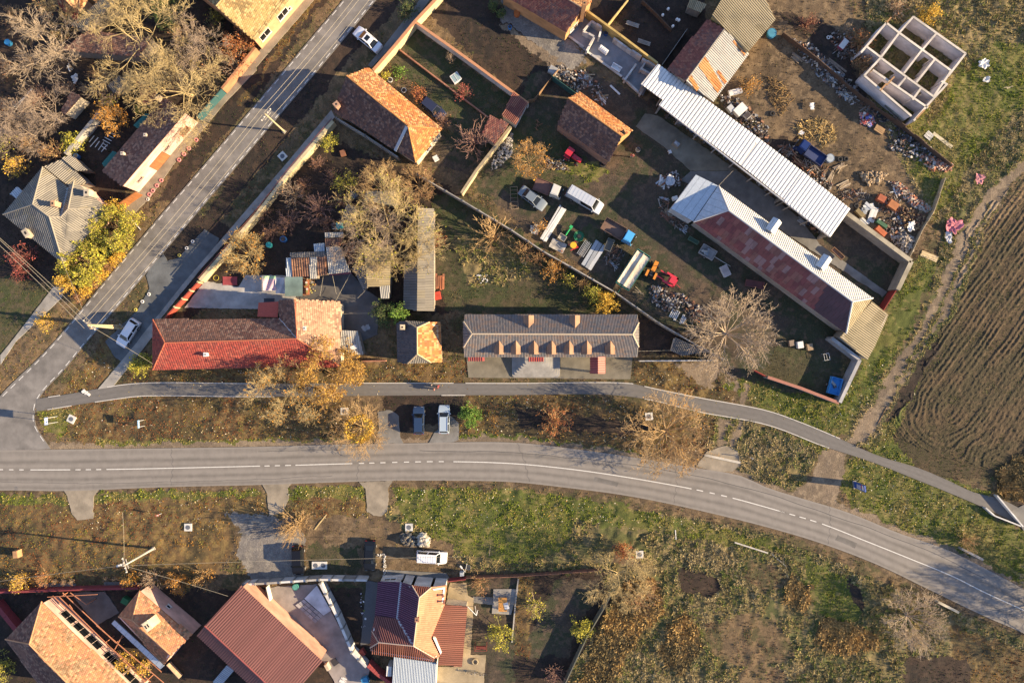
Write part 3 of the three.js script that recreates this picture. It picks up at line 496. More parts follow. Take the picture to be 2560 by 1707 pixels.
function cover(parent, P, c, dir) {
  { const n = V(0, 0, 0); for (let i = 1; i < P.length - 1; i++) n.add(P[i].clone().sub(P[0]).cross(P[i + 1].clone().sub(P[0]))); if (n.y < 0) P = [...P].reverse(); }
  const f = frame(P, dir), Q = flat2(P, f), q = rng(coverSeed += 7), us = Q.map(p => p[0]), vs = Q.map(p => p[1]), u0 = Math.min(...us), u1 = Math.max(...us), v0 = Math.min(...vs), v1 = Math.max(...vs);
  const pal = PAL[c.pal], L = [], m = new THREE.Matrix4(), B = new THREE.Matrix4(), s0 = coverSeed;
  const wv = P.map(p => p.clone().sub(f.o).dot(f.n)), tri = triOf(P, f.n); // how far a slightly twisted face leaves its plane
  const dev = (u, v) => { let best = 0, bm = -9; for (const [i, j, k] of tri) { const [x1, y1] = Q[i], [x2, y2] = Q[j], [x3, y3] = Q[k], D = (y2 - y3) * (x1 - x3) + (x3 - x2) * (y1 - y3); if (Math.abs(D) < 1e-6) continue; const l1 = ((y2 - y3) * (u - x3) + (x3 - x2) * (v - y3)) / D, l2 = ((y3 - y1) * (u - x3) + (x1 - x3) * (v - y3)) / D, l3 = 1 - l1 - l2, mn = Math.min(l1, l2, l3); if (mn > bm) { bm = mn; best = l1 * wv[i] + l2 * wv[j] + l3 * wv[k]; } } return best; };
  if (c.k === 'tile') {
    const tw = c.w || .3, tl = c.l || .38;
    let r = 0; for (let v = v0 + tl * .3; v < v1; v += tl * .82, r++) for (let u = u0 + (r % 2) * tw * .5 * (c.straight ? 0 : 1) - tw * .2; u < u1 + tw; u += tw) {
      if (!inPoly(u, v, Q)) continue;
      const p = back3(f, u + (q() - .5) * .025, v + (q() - .5) * .03, .012 + q() * .012 + dev(u, v)), k = q(), pn = fbm(u * .45 + s0, v * .45, 7, 3);
      B.makeBasis(f.a.clone().multiplyScalar(tw * 1.02), f.n.clone().addScaledVector(f.d, .08).multiplyScalar(.085), f.d.clone().addScaledVector(f.n, -.09 + .03 * (q() - .5)).multiplyScalar(tl)); B.setPosition(p);
      L.push([B.clone(), pick(pal, clamp(k * .75 + (pn - .5) * 1.5 + .12, 0, .999), q())]);
    }
    return instances(parent, 'roof_tiles', tileGeo, tileMat, L);
  }
  if (c.k === 'rib') {
    const sp = c.sp || .24, len = c.len || 2.4;
    for (let u = u0 + sp / 2; u < u1; u += sp) {
      const xs = []; for (let i = 0, j = Q.length - 1; i < Q.length; j = i++) { const a = Q[i], b = Q[j]; if ((a[0] > u) !== (b[0] > u)) xs.push(a[1] + (b[1] - a[1]) * (u - a[0]) / (b[0] - a[0])); }
      xs.sort((a, b) => a - b);
      for (let k = 0; k + 1 < xs.length; k += 2) for (let v = xs[k]; v < xs[k + 1] - .05; v += len) {
        const e = Math.min(v + len, xs[k + 1]), w = c.fill || .66, ci = Math.floor(u / (c.sheet || 1)), cj = Math.floor((v - v0) / len), t = hash2(ci, cj, s0);
        const w0 = dev(u, v + .01), w1 = dev(u, e - .01), dd = f.d.clone().multiplyScalar(e - v + .02).addScaledVector(f.n, w1 - w0); B.makeBasis(f.a.clone().multiplyScalar(sp * w), f.n.clone().multiplyScalar(c.h || .06), dd); B.setPosition(back3(f, u, (v + e) / 2, .004 + (w0 + w1) / 2));
        L.push([B.clone(), pick(pal, clamp(t * .8 + .3 * (fbm(u * .8, v * .8, s0, 3) - .3), 0, .999), q() * .5 + .25)]);
      }
    }
    return instances(parent, 'sheet_ribs', ribGeo, c.metal ? sheetMat : asbMat, L);
  }
  if (c.k === 'panel') { // separate sheets one can tell apart
    const mats = pal.map(p => M(...p, { tex: c.tex || 'rust', rough: .65 })); let r = 0;
    for (let v = v0; v < v1; v += c.l, r++) for (let u = u0 - (r % 2 ? c.w * .5 * (c.stagger || 0) : 0); u < u1; u += c.w) {
      const C = clipRect(Q, u + .02, v + .02, u + c.w - .02, Math.min(v + c.l + .06, v1)); if (C.length < 3) continue;
      const t = clamp(q() * .6 + 1.2 * (fbm(u * .22, v * .22, s0, 2) - .35), 0, .999), h = .02 + q() * .012;
      part(parent, 'roof_sheet', panel(C.map(p => back3(f, p[0], p[1], h + .03 * ((p[1] - v) / c.l) + dev(p[0], p[1]))), .015), c.pickAt ? c.pickAt(mats, u, v, t, u0, u1) : mats[Math.floor(t * mats.length)]);
    }
  }
}
function hexa(a, b, c, d, e, f, g, h) { // bottom a b c d, top e f g h
  const v = [], q = (p, r, s, t) => [p, r, s, p, s, t].forEach(w => v.push(w.x, w.y, w.z)); q(a, d, c, b); q(e, f, g, h); q(a, b, f, e); q(b, c, g, f); q(c, d, h, g); q(d, a, e, h);
  const G2 = new THREE.BufferGeometry(); G2.setAttribute('position', new THREE.Float32BufferAttribute(v, 3)); G2.computeVertexNormals(); return G2;
}
/* faces: [{v: [[x, y, height] ...] photograph positions, c: cover, m: sheet below it}] ; walls stand under every free edge */
function building(name, label, category, faces, o = {}) {
  const W = faces.map(f => f.v.map(p => G(...p))), all = W.flat(), c = V(0, 0, 0); all.forEach(p => c.add(p)); c.multiplyScalar(1 / all.length); c.y = 0;
  const t = thing(name, label, category, c, 0, o.group); t.walls = [];
  const L = W.map(P => P.map(p => p.clone().sub(c))), key = (p) => p.toArray().map(v => Math.round(v * 50)).join(), E = new Map();
  L.forEach((P, i) => P.forEach((p, j) => { const q = P[(j + 1) % P.length], k = [key(p), key(q)].sort().join('|'); (E.get(k) || E.set(k, []).get(k)).push([i, p, q]); }));
  faces.forEach((f, i) => {
    const s = part(t, f.name || 'roof_slope', panel(L[i], f.t || .1), f.m || o.under || M(.12, .1, .085)); t.slopes = [...(t.slopes || []), s];
    if (f.c) cover(s, L[i], f.c, f.dir);
  });
  const capM = o.cap || M(.3, .2, .13, { tex: 'grain' }); let wi = 0;
  for (const es of E.values()) {
    const [i, a, b] = es[0], P = L[i], cen = P.reduce((s, p) => s.add(p), V(0, 0, 0)).multiplyScalar(1 / P.length), f = frame(P);
    if (es.length > 1) {
      if (o.noCap) continue;
      const P2 = L[es[1][0]], c2 = P2.reduce((s, p) => s.add(p), V(0, 0, 0)).multiplyScalar(1 / P2.length), above = c2.sub(a).dot(f.n);
      if (above < -.05) part(t, 'ridge_cap', bar(a.clone().add(V(0, .03, 0)), b.clone().add(V(0, .03, 0)), o.capR || .11, 6), capM);
      else if (above > .05) part(t, 'valley_flashing', beam(a.clone().add(V(0, .05, 0)), b.clone().add(V(0, .05, 0)), .3, .04), M(.36, .38, .4, { tex: 'grain', rough: .5 }));
      continue;
    }
    if (o.walls === false) continue;
    const d = V(b.x - a.x, 0, b.z - a.z), len = d.length(); if (len < .8) continue; d.normalize();
    let n = V(-d.z, 0, d.x); if (n.dot(cen.clone().sub(a)) < 0) n.negate(); // inward
    if (o.open && o.open.some(v => V(v[0], 0, v[1]).normalize().dot(n) < -.8)) continue;
    const ov = o.over ?? .3, e = Math.min(ov, len * .3), th = .24, y = (p) => f.o.y - (f.n.x * (p.x - f.o.x) + f.n.z * (p.z - f.o.z)) / f.n.y - .13;
    const oa = a.clone().addScaledVector(n, ov).addScaledVector(d, e), ob = b.clone().addScaledVector(n, ov).addScaledVector(d, -e), ia = oa.clone().addScaledVector(n, th).addScaledVector(d, th), ib = ob.clone().addScaledVector(n, th).addScaledVector(d, -th);
    const base = o.base ?? -.2, lo = (p) => V(p.x, base, p.z), hi = (p) => V(p.x, Math.max(base + .1, y(p)), p.z);
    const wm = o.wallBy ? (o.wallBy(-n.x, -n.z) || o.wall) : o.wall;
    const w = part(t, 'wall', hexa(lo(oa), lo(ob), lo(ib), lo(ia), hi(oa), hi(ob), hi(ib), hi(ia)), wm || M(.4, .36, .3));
    t.walls.push({ a: oa, b: ob, out: n.clone().negate(), len: oa.distanceTo(ob), mesh: w });
  }
  return t;
}
const facing = (t, x, z) => { const d = V(x, 0, z).normalize(); return t.walls.filter(w => w.out.dot(d) > .75).sort((p, q) => q.len - p.len)[0]; };
const woodDark = M(.09, .055, .035, { tex: 'streak' }), frameWhite = M(.6, .58, .54, { tex: 'grain' });
function opening(t, w, s, y, wd, ht, name = 'window', fm = frameWhite, pm = glassDark) { // a framed window or door, s along the wall 0..1
  if (!w) return; const p = w.a.clone().lerp(w.b, s); p.y = y; const ry = Math.atan2(w.out.x, w.out.z), at = (g) => g.rotateY(ry).translate(p.x, p.y, p.z);
  const fr = part(t, name, at(join([box(wd, .08, .1, 0, 0, .04), box(wd, .08, .1, 0, ht - .08, .04), box(.08, ht - .16, .1, -wd / 2 + .04, .08, .04), box(.08, ht - .16, .1, wd / 2 - .04, .08, .04), name === 'window' && wd > .9 ? box(.06, ht - .16, .09, 0, .08, .04) : null])), fm);
  part(fr, name === 'window' ? 'pane' : 'leaf', at(box(wd - .14, ht - .14, .05, 0, .07, .02)), pm);
  if (name === 'window') part(fr, 'sill', at(box(wd + .16, .05, .2, 0, -.06, .08)), fm);
}
function chimney(t, px, py, top, w, d, ht = 2, m = M(.42, .3, .2), ry = 0, flues = 1) {
  const p = G(px, py, top).sub(t.position); const c = part(t, 'chimney', join([box(w, ht, d, 0, -ht, 0), box(w + .14, .1, d + .14, 0, -.12, 0)]).rotateY(ry).translate(p.x, p.y, p.z), m);
  for (let i = 0; i < flues; i++) part(c, 'flue', box(w * .4 / flues, .02, d * .4, (i - (flues - 1) / 2) * w * .42, .004, 0).rotateY(ry).translate(p.x, p.y, p.z), M(.015, .014, .013, { tex: null }));
}
const h3 = (h, ...l) => l.map(p => [p[0], p[1], h]);
const Q3 = (conv) => (...n) => { const o = []; for (let i = 0; i < n.length; i += 3) { const [x, y] = conv(n[i], n[i + 1]); o.push([x, y, n[i + 2]]); } return o; };
const t3 = (cr) => Q3((x, y) => T1(cr, x, y));
const k1 = Q3((x, y) => [x / 2.986, 380 + y / 2.986]), k2 = Q3((x, y) => [1140 + x / 2.688, 760 + y / 2.688]), k3 = Q3((x, y) => [640 + x / 3.447, 540 + y / 3.447]), k4 = Q3((x, y) => [900 + x / 3.121, 1420 + y / 3.121]);
const wallPink = M(.68, .43, .35), wallPeach = M(.58, .33, .17), wallCream = M(.55, .47, .35), wallWhite = M(.6, .58, .54), wallGrey = M(.3, .28, .25), wallOrange = M(.46, .25, .11), wallBrick = M(.33, .17, .11);
const tile = (pal, o = {}) => ({ k: 'tile', pal, ...o }), rib = (pal, sp = .24, o = {}) => ({ k: 'rib', pal, sp, ...o });
const base = (pal, k = .8, tex = 'stain') => M(PAL[pal][0][0] * k, PAL[pal][0][1] * k, PAL[pal][0][2] * k, { tex });

// far side of the side road
{
  const f = (v, pal = 'grey') => ({ v, c: rib(pal, .3, { len: 1.6, sheet: 1.1, h: .07 }), m: base(pal, .62) });
  const A = [240, 390, 5.7], B = [365, 485, 5.7], C = [450, 485, 5.0], D = [505, 425, 5.2], W = [18, 465, 3.2], Sx = [470, 835, 3.2], E = [808, 425, 3.2], N1 = [315, 110, 3.2], P = [505, 265, 3.2], Qq = [550, 210, 4.4];
  const k = (...p) => k1(...p.flat());
  const t = building('hipped_house', 'hip-roofed house clad in grey corrugated sheets behind yellow trees', 'house', [f(k(W, A, B, Sx)), f(k(B, C, D, E, Sx)), f(k(A, N1, P, C, B)), f(k(C, P, Qq, D)), f(k(D, Qq, E)), f(k(W, N1, A))], { wall: wallPink, cap: M(.26, .23, .18, { tex: 'grain' }), under: base('grey', .6) });
  chimney(t, 130, 508, 6.3, .55, .75, 1.6, M(.5, .3, .17)); chimney(t, 214, 481, 5.4, .7, .9, 2, M(.45, .38, .28)); chimney(t, 62, 582, 4.6, .7, 1.1, 2, M(.42, .36, .27), .6);
  opening(t, facing(t, .8, .6), .35, 1, 1.2, 1.4); opening(t, facing(t, .8, .6), .7, 1, 1.2, 1.4);
  building('lean_to', 'low corrugated lean-to on the yard side of the hip-roofed house', 'shed', [f(k1(325, 108, 2.9, 465, 50, 2.3, 655, 235, 2.3, 512, 258, 2.9))], { wall: wallGrey, over: .15 });
  building('porch_roof', 'small pale blue corrugated porch roof against the hip-roofed house', 'shed', [{ v: k1(72, 312, 2.5, 122, 258, 2.5, 238, 352, 3.3, 186, 405, 3.3), c: rib('steel', .3, { metal: 1 }), m: base('steel', .7) }], { wall: wallGrey, over: .2, open: [[-1, -.2]] });
}
{
  const t = building('pink_house', 'long pink house with mottled brown tiled roof along the pavement', 'house', [{ v: [...t3(0)(1695, 1035, 4.7, 1505, 895, 3.1, 930, 1568, 3.1), ...t3(1)(1120, 140, 4.7)], c: tile('brown'), m: base('brown', .6) }], { wall: wallPink, over: .06 });
  const w = facing(t, .75, .65); [.14, .58].forEach(s => opening(t, w, s, 2, 1.15, .55, 'window', M(.5, .34, .28)));
  opening(t, w, .42, 0, 3, 2.6, 'door', M(.25, .1, .04), M(.27, .11, .04, { tex: 'streak' })); opening(t, w, .78, 2.7, 2.2, .4, 'window', M(.5, .34, .28)); opening(t, w, .84, .9, 1.7, 1.3, 'window', M(.3, .14, .07), M(.14, .06, .035, { tex: 'streak' }));
  chimney(t, ...T1(0, 1325, 1235), 4.3, .35, .35, 1.2, M(.5, .42, .34)); chimney(t, ...T1(0, 1115, 1405), 4.3, .35, .35, 1.2, M(.5, .42, .34));
}
{
  const t = building('peach_house', 'peach-walled house with straw coloured tiled roof at the road', 'house', [
    { v: t3(0)(1980, 55, 6.3, 2325, 365, 3.7, 2955, -365, 3.7, 2610, -675, 6.3), c: tile('straw'), m: base('straw', .55) }, { v: t3(0)(1980, 55, 6.3, 1700, -150, 3.7, 2330, -880, 3.7, 2610, -675, 6.3), c: tile('straw'), m: base('straw', .55) }], { wall: wallPeach, over: .1, cap: M(.36, .27, .13) });
  const w = facing(t, .75, .65), len = w.len; for (const px of [T1(10, 80, 315), T1(10, 237, 125), T1(10, 300, 70)]) { const g = G(px[0], px[1], 2).sub(t.position), d = w.b.clone().sub(w.a), s = g.clone().sub(w.a).dot(d) / d.lengthSq(); opening(t, w, s, 1.4, px[0] > 718 ? .6 : 2.1, px[0] > 718 ? .7 : 1.5); }
}
const shedOf = (label, v, pal, o = {}) => building(o.name || 'shed', label, o.cat || 'shed', [{ v, c: o.tile ? tile(pal) : rib(pal, o.sp || .26, { len: 1.8, metal: o.metal, fill: o.fill }), m: base(pal, .62), dir: o.dir }], { wall: o.wall || M(.22, .18, .14, { tex: 'streak' }), over: .12, open: o.open, group: o.group, walls: o.walls });
building('red_gable_house', 'bright red metal roof behind the bare walnut tree', 'house', [{ v: t3(0)(440, -120, 4.4, 735, -120, 4.4, 716, 120, 3.3, 690, 188, 3.2, 560, 80, 3.2), c: rib('redNew', .35, { metal: 1 }), m: base('redNew', .8) }, { v: t3(0)(735, -120, 4.4, 716, 120, 3.3, 780, -40, 3.2, 800, -120, 3.3), m: base('orange', 1) }], { wall: wallPeach });
shedOf('grey asbestos shed below the red metal roof', t3(0)(640, 235, 2.7, 960, -40, 2.7, 1050, 25, 3.2, 745, 262, 3.2), 'grey');
shedOf('wide grey-brown shed roof under the big bare walnut tree', t3(0)(560, 460, 2.6, 800, 280, 2.6, 1390, 350, 3.1, 1265, 520, 3.1), 'brown', { tile: 1 });
shedOf('tiny brown shed with sunlit bricks along its wall', t3(0)(655, 838, 2.4, 738, 886, 2.7, 588, 1055, 2.7, 555, 1010, 2.4), 'brown', { tile: 1, wall: wallCream });
shedOf('dark corrugated shed between walnut tree and garden', t3(0)(985, 782, 2.5, 1092, 690, 2.5, 1172, 762, 2.2, 1040, 855, 2.2), 'greyDark');
shedOf('rusty red shed roof under the spreading walnut branches', t3(0)(1252, 740, 2.3, 1420, 830, 2.6, 1400, 965, 2.6, 1318, 960, 2.3), 'redOld', { tile: 1 });
shedOf('grey corrugated shed beside the hip-roofed house garden', t3(0)(700, 1568, 2.6, 560, 1450, 2.6, 640, 1420, 2.3, 800, 1560, 2.3), 'grey');
for (const [v, w] of [[[1220, 1150, 2.6, 1330, 1040, 2.6, 1388, 1050, 2.3, 1275, 1192, 2.3], 'upper end'], [[930, 1500, 2.6, 1030, 1385, 2.6, 1083, 1412, 2.3, 975, 1548, 2.3], 'lower end']])
  shedOf('teal sheet awning on the pink house, ' + w, t3(0)(...v), 'steel', { walls: false, name: 'awning', cat: 'awning' }).slopes.forEach(s => { s.material = M(.03, .16, .13, { tex: 'grain', rough: .6 }); s.children[0].material = M(.03, .15, .12, { tex: null, rough: .6 }); s.children[0].instanceColor = null; });

// the tiled house, barn, sheds in the middle
{
  const R1 = [830, 695, 6.6], R2 = [1395, 1155, 6.5], c = tile('orange'), m = base('orange', .55), k = (...p) => t3(10)(...p.flat());
  const t = building('tiled_house', 'house with orange tiled roof and hipped end beside the driveway', 'house', [{ v: k(R1, [1025, 620, 3.6], [1705, 1185, 3.6], R2), c, m }, { v: k(R1, R2, [1465, 1490, 3.4], [710, 1020, 3.4]), c: tile('orangeOldShaded'), m: base('orangeOldShaded', .7) }, { v: k(R2, [1705, 1185, 3.6], [1465, 1490, 3.4]), c, m }], { wall: wallCream, cap: M(.45, .2, .06) });  // southwest slope: its shade is put into the darker tiles
  chimney(t, ...T1(10, 735, 955), 5.2, .7, .7, 2.4, M(.36, .22, .14), .7);
  { const a = G(...T1(10, 1385, 1160), 6.3).sub(t.position), b = G(...T1(10, 1276, 1386), 3.55).sub(t.position); part(t, 'valley_flashing', beam(a.add(V(0, .12, 0)), b.add(V(0, .12, 0)), .45, .05), M(.36, .38, .4, { tex: 'grain', rough: .5 })); }
  opening(t, facing(t, .65, .75), .5, 1, 1.3, 1.4);
}
{
  const R1 = [520, 900, 6.1], R2 = [1010, 1250, 6.1], c = tile('orange'), m = base('orange', .55), k = (...p) => t3(20)(...p.flat());
  const t = building('tiled_barn', 'barn with orange tiled gable roof and broken tiles in yard', 'barn', [{ v: k(R1, [625, 840, 3.4], [1110, 1195, 3.4], R2), c, m }, { v: k(R1, R2, [890, 1485, 3.2], [415, 1140, 3.2]), c: tile('orangeOldShaded'), m: base('orangeOldShaded', .7) }], { wall: M(.45, .27, .10, { tex: 'streak' }), wallBy: (x, z) => z > .3 && x < .2 ? M(.3, .17, .12) : null, cap: M(.42, .2, .07), over: .1 });  // yard slope takes tiles darkened to stand for shade
  const p = G(...T1(20, 1005, 1225), 5.8).sub(t.position); part(t, 'broken_patch', join([box(1.3, .05, .7, 0, .02, 0, .6), box(1.2, .08, .06, 0, .08, -.2, .6), box(1.2, .08, .06, .1, .08, .1, .6)]).rotateX(.0).translate(p.x, p.y - .3, p.z), M(.02, .015, .012, { tex: 'grain' }), 'dark hole with bare battens in the roof');
}
shedOf('small red-tiled outbuilding against the garden wall', t3(10)(2150, 1052, 3, 2318, 1140, 3, 2190, 1322, 2.5, 2072, 1228, 2.5), 'redOld', { tile: 1, wall: wallCream });
shedOf('low rusty flat-roofed pen beside the red-tiled outbuilding', [[1283, 229, 2.3], [1319, 258, 2.3], [1290, 312, 2.2], [1254, 289, 2.2]], 'redOld', { wall: wallWhite });
{ // long white shed, open towards the yard
  const w = (v) => ({ v, c: rib('white', .55, { metal: 1, h: .07, fill: .8, len: 12 }), m: M(.4, .4, .39, { tex: 'grain' }) });
  const t = building('long_white_shed', 'very long open-fronted shed with white ribbed metal roof', 'shed', [
    w(t3(20)(1340, 585, 3.3, 1185, 770, 4.1, 1378, 912, 4.1, 1533, 727, 3.3)), w(t3(20)(1533, 727, 3.35, 1350, 960, 4.3, 2095, 1510, 4.3, 2270, 1270, 3.35)),
    w([...t3(20)(2270, 1270, 3.35, 2095, 1510, 4.3), ...t3(31)(155, 268, 4.3, 340, 20, 3.35)]), w(t3(31)(340, 20, 3.42, 150, 275, 4.42, 575, 605, 4.42, 760, 350, 3.42))], { wall: wallGrey, open: [[-.6, .8], [.6, -.8]].slice(0, 1), over: .15, noCap: 1 });
  for (let i = 0; i <= 9; i++) { const a = T1(20, 1378, 940), b = T1(31, 560, 600), p = G(lerp(a[0], b[0], i / 9), lerp(a[1], b[1], i / 9), 4.1).sub(t.position); part(t, 'post', box(.16, 4, .16, p.x + .15, 0, p.z - .2), M(.35, .33, .3)); }
  const e0 = G(...T1(20, 1352, 962), 4.2).sub(t.position), e1 = G(...T1(31, 573, 607), 4.3).sub(t.position); part(t, 'fascia', beam(e0, e1, .1, .35), M(.5, .5, .5, { tex: 'grain' }));
}
{
  const t = building('rusty_barn', 'gabled barn, one slope rusty corrugated sheets, the other red tiles', 'barn', [{ v: t3(20)(1790, 175, 3.4, 1950, 268, 5, 1600, 742, 5, 1430, 640, 3.4), c: tile('redOld'), m: base('redOld', .6) }, { v: t3(20)(1950, 268, 5, 2180, 490, 3.2, 1850, 935, 3.2, 1600, 742, 5), c: rib('silver', .3, { metal: 1, len: 1.9, sheet: 1.2 }), m: base('silver', .6, 'rust') }], { wall: M(.25, .2, .15, { tex: 'streak' }), over: .12, cap: M(.3, .27, .22) });
  const f = frame(t3(20)(1950, 268, 5, 2180, 490, 3.2, 1850, 935, 3.2).map(p => G(...p).sub(t.position)));
  for (const q of [[1690, 620, 1760, 545, 1945, 775, 1900, 840], [1600, 735, 1625, 705, 1715, 815, 1690, 845], [1880, 660, 1895, 645, 1990, 730, 1965, 760], [2020, 385, 2040, 375, 2160, 480, 2145, 500]]) { // sheets gone to bright rust
    const P = []; for (let i = 0; i < 8; i += 2) { const g = G(...T1(20, q[i], q[i + 1]), 4).sub(t.position); g.y = f.o.y - (f.n.x * (g.x - f.o.x) + f.n.z * (g.z - f.o.z)) / f.n.y + .075; P.push(g); }
    const s = part(t, 'rusty_sheet', panel(P, .015), M(.42, .17, .045, { tex: 'rust' }), 'sheet gone to bright orange rust'); cover(s, P, { k: 'rib', pal: 'orange', sp: .3, h: .06 }, [f.d.x, f.d.z]);
  }
}
building('tan_barn', 'big tan corrugated barn roof at the top of the scrapyard', 'barn', [{ v: [...t3(20)(1838, 140, 4.8, 2170, 475, 4.2), ...t3(30)(70, 180, 3.8, -70, -120, 4.4), ...t3(20)(1975, -90, 4.9)], c: rib('tan', .3, { len: 2.2, sheet: 1.2 }), m: base('tan', .6), dir: [.7, .7] }], { wall: M(.4, .3, .12, { tex: 'streak' }), over: .1 });
shedOf('little pale corrugated coop next to the tan barn', t3(20)(1640, -20, 2.2, 1790, 40, 2.2, 1735, 115, 2, 1612, 65, 2), 'tan');
{ // red roofed house with brick gable
  const t = building('red_tile_house', 'house with dark red tiles and sunlit orange gable by the ruin', 'house', [{ v: t3(20)(90, -260, 5.7, 650, 75, 5.7, 500, 290, 3.5, -90, -60, 3.5), c: tile('redOld'), m: base('redOld', .6) }, { v: t3(20)(90, -260, 5.7, 650, 75, 5.7, 735, 10, 3.6, 170, -330, 3.6), c: tile('orange'), m: base('orange', .55) }], { wall: wallOrange, over: .08 });
  chimney(t, ...T1(20, 668, 25), 8.2, .55, .55, 5.5, M(.42, .22, .1)); opening(t, facing(t, .6, .7), .55, 1.2, .8, .8); opening(t, facing(t, .6, .7), .3, .2, .9, 2, 'door', frameWhite, woodDark);
}
// white-and-rust long house
{
  const R1 = [...T1(21, 1990, 362), 5.7], R2 = [...T1(31, 778, 1200), 5.7], E1 = [...T1(21, 1897, 138), 3.4], W1 = [...T1(21, 1668, 468), 3.3], E2 = [...T1(31, 965, 1168), 3.4], W2 = [...T1(31, 720, 1492), 3.3];
  const wm = { c: rib('white', .3, { metal: 1, h: .05, len: 8 }), m: M(.3, .3, .3, { tex: 'grain' }) }, bm = { c: { k: 'panel', pal: 'steel', w: 1.05, l: .62, tex: 'grain' }, m: base('steel', .6) };
  PAL.sheets = [[.19, .045, .035], [.22, .065, .045], [.17, .038, .032], [.21, .075, .05], [.24, .125, .105], [.2, .055, .04], [.18, .046, .034]]; PAL.sheetsDark = [[.075, .028, .03]];
  const dk = M(.07, .026, .028, { tex: 'stain', rough: .6 });
  const t = building('long_rust_house', 'long house, one slope white ribbed metal, the other red rusted sheets', 'house', [{ v: [R1, E1, E2, R2], ...wm }, { v: [R1, R2, W2, W1], c: { k: 'panel', pal: 'sheets', w: .75, l: 1.25, stagger: 1, pickAt: (m, u, v, k, u0, u1) => Math.abs(u - (u1 - u0 > 0 ? u0 : 0)) < -1 ? dk : m[Math.floor(k * m.length)] }, m: base('redOld', .5) }, { v: [R1, E1, W1], ...bm }, { v: [R2, E2, W2], c: rib('tan', .28, { len: 1 }), m: base('tan', .7) }], { wall: M(.36, .31, .25), cap: M(.42, .42, .42, { tex: 'grain' }), capR: .14 });
  // the last bays are newer dark sheets
  for (const sh of t.slopes[1].children) if (sh.name === 'roof_sheet') { sh.geometry.computeBoundingBox(); const p = sh.geometry.boundingBox.getCenter(V(0, 0, 0)).add(t.position), px = p.x / (1 - p.y / H) * S + CX, py = p.z / (1 - p.y / H) * S + CY; const a = T1(31, 530, 1050), b = T1(31, 410, 1285); if ((b[0] - a[0]) * (py - a[1]) - (b[1] - a[1]) * (px - a[0]) < 0) sh.material = dk; }
  building('flat_annex', 'pale blue sheet-metal annex roof at the end of the long house', 'shed', [{ v: [...t3(21)(1690, 35, 3.0, 1890, 135, 3.2, 1664, 462, 3.2, 1460, 345, 3.0)], ...bm, dir: [.6, -.8] }], { wall: wallWhite, over: .1, noCap: 1 });
  for (const [x, y, w] of [[50, 505, 'annex'], [512, 842, 'lean-to']]) { // roof hatches
    const g = G(...T1(31, x, y), 4.8).sub(t.position), ry = -Math.atan2(.575, .82), at = (q) => q.rotateY(ry).translate(g.x, 4.0, g.z);
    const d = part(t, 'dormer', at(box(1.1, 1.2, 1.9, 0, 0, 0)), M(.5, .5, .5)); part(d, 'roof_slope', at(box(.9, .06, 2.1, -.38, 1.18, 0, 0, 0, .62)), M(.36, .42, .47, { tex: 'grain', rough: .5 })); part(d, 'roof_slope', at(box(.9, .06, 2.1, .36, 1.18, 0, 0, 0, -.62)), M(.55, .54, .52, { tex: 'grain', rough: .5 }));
  }
  shedOf('sagging tan corrugated lean-to at the end of the long house', [...t3(31)(960, 1198, 3.1, 1110, 1320, 2.4), ...t3(32)(985, 40, 2.4, 915, 168, 2.4), ...t3(31)(662, 1528, 3.1)], 'tan', { sp: .32, wall: M(.35, .31, .25) });
}
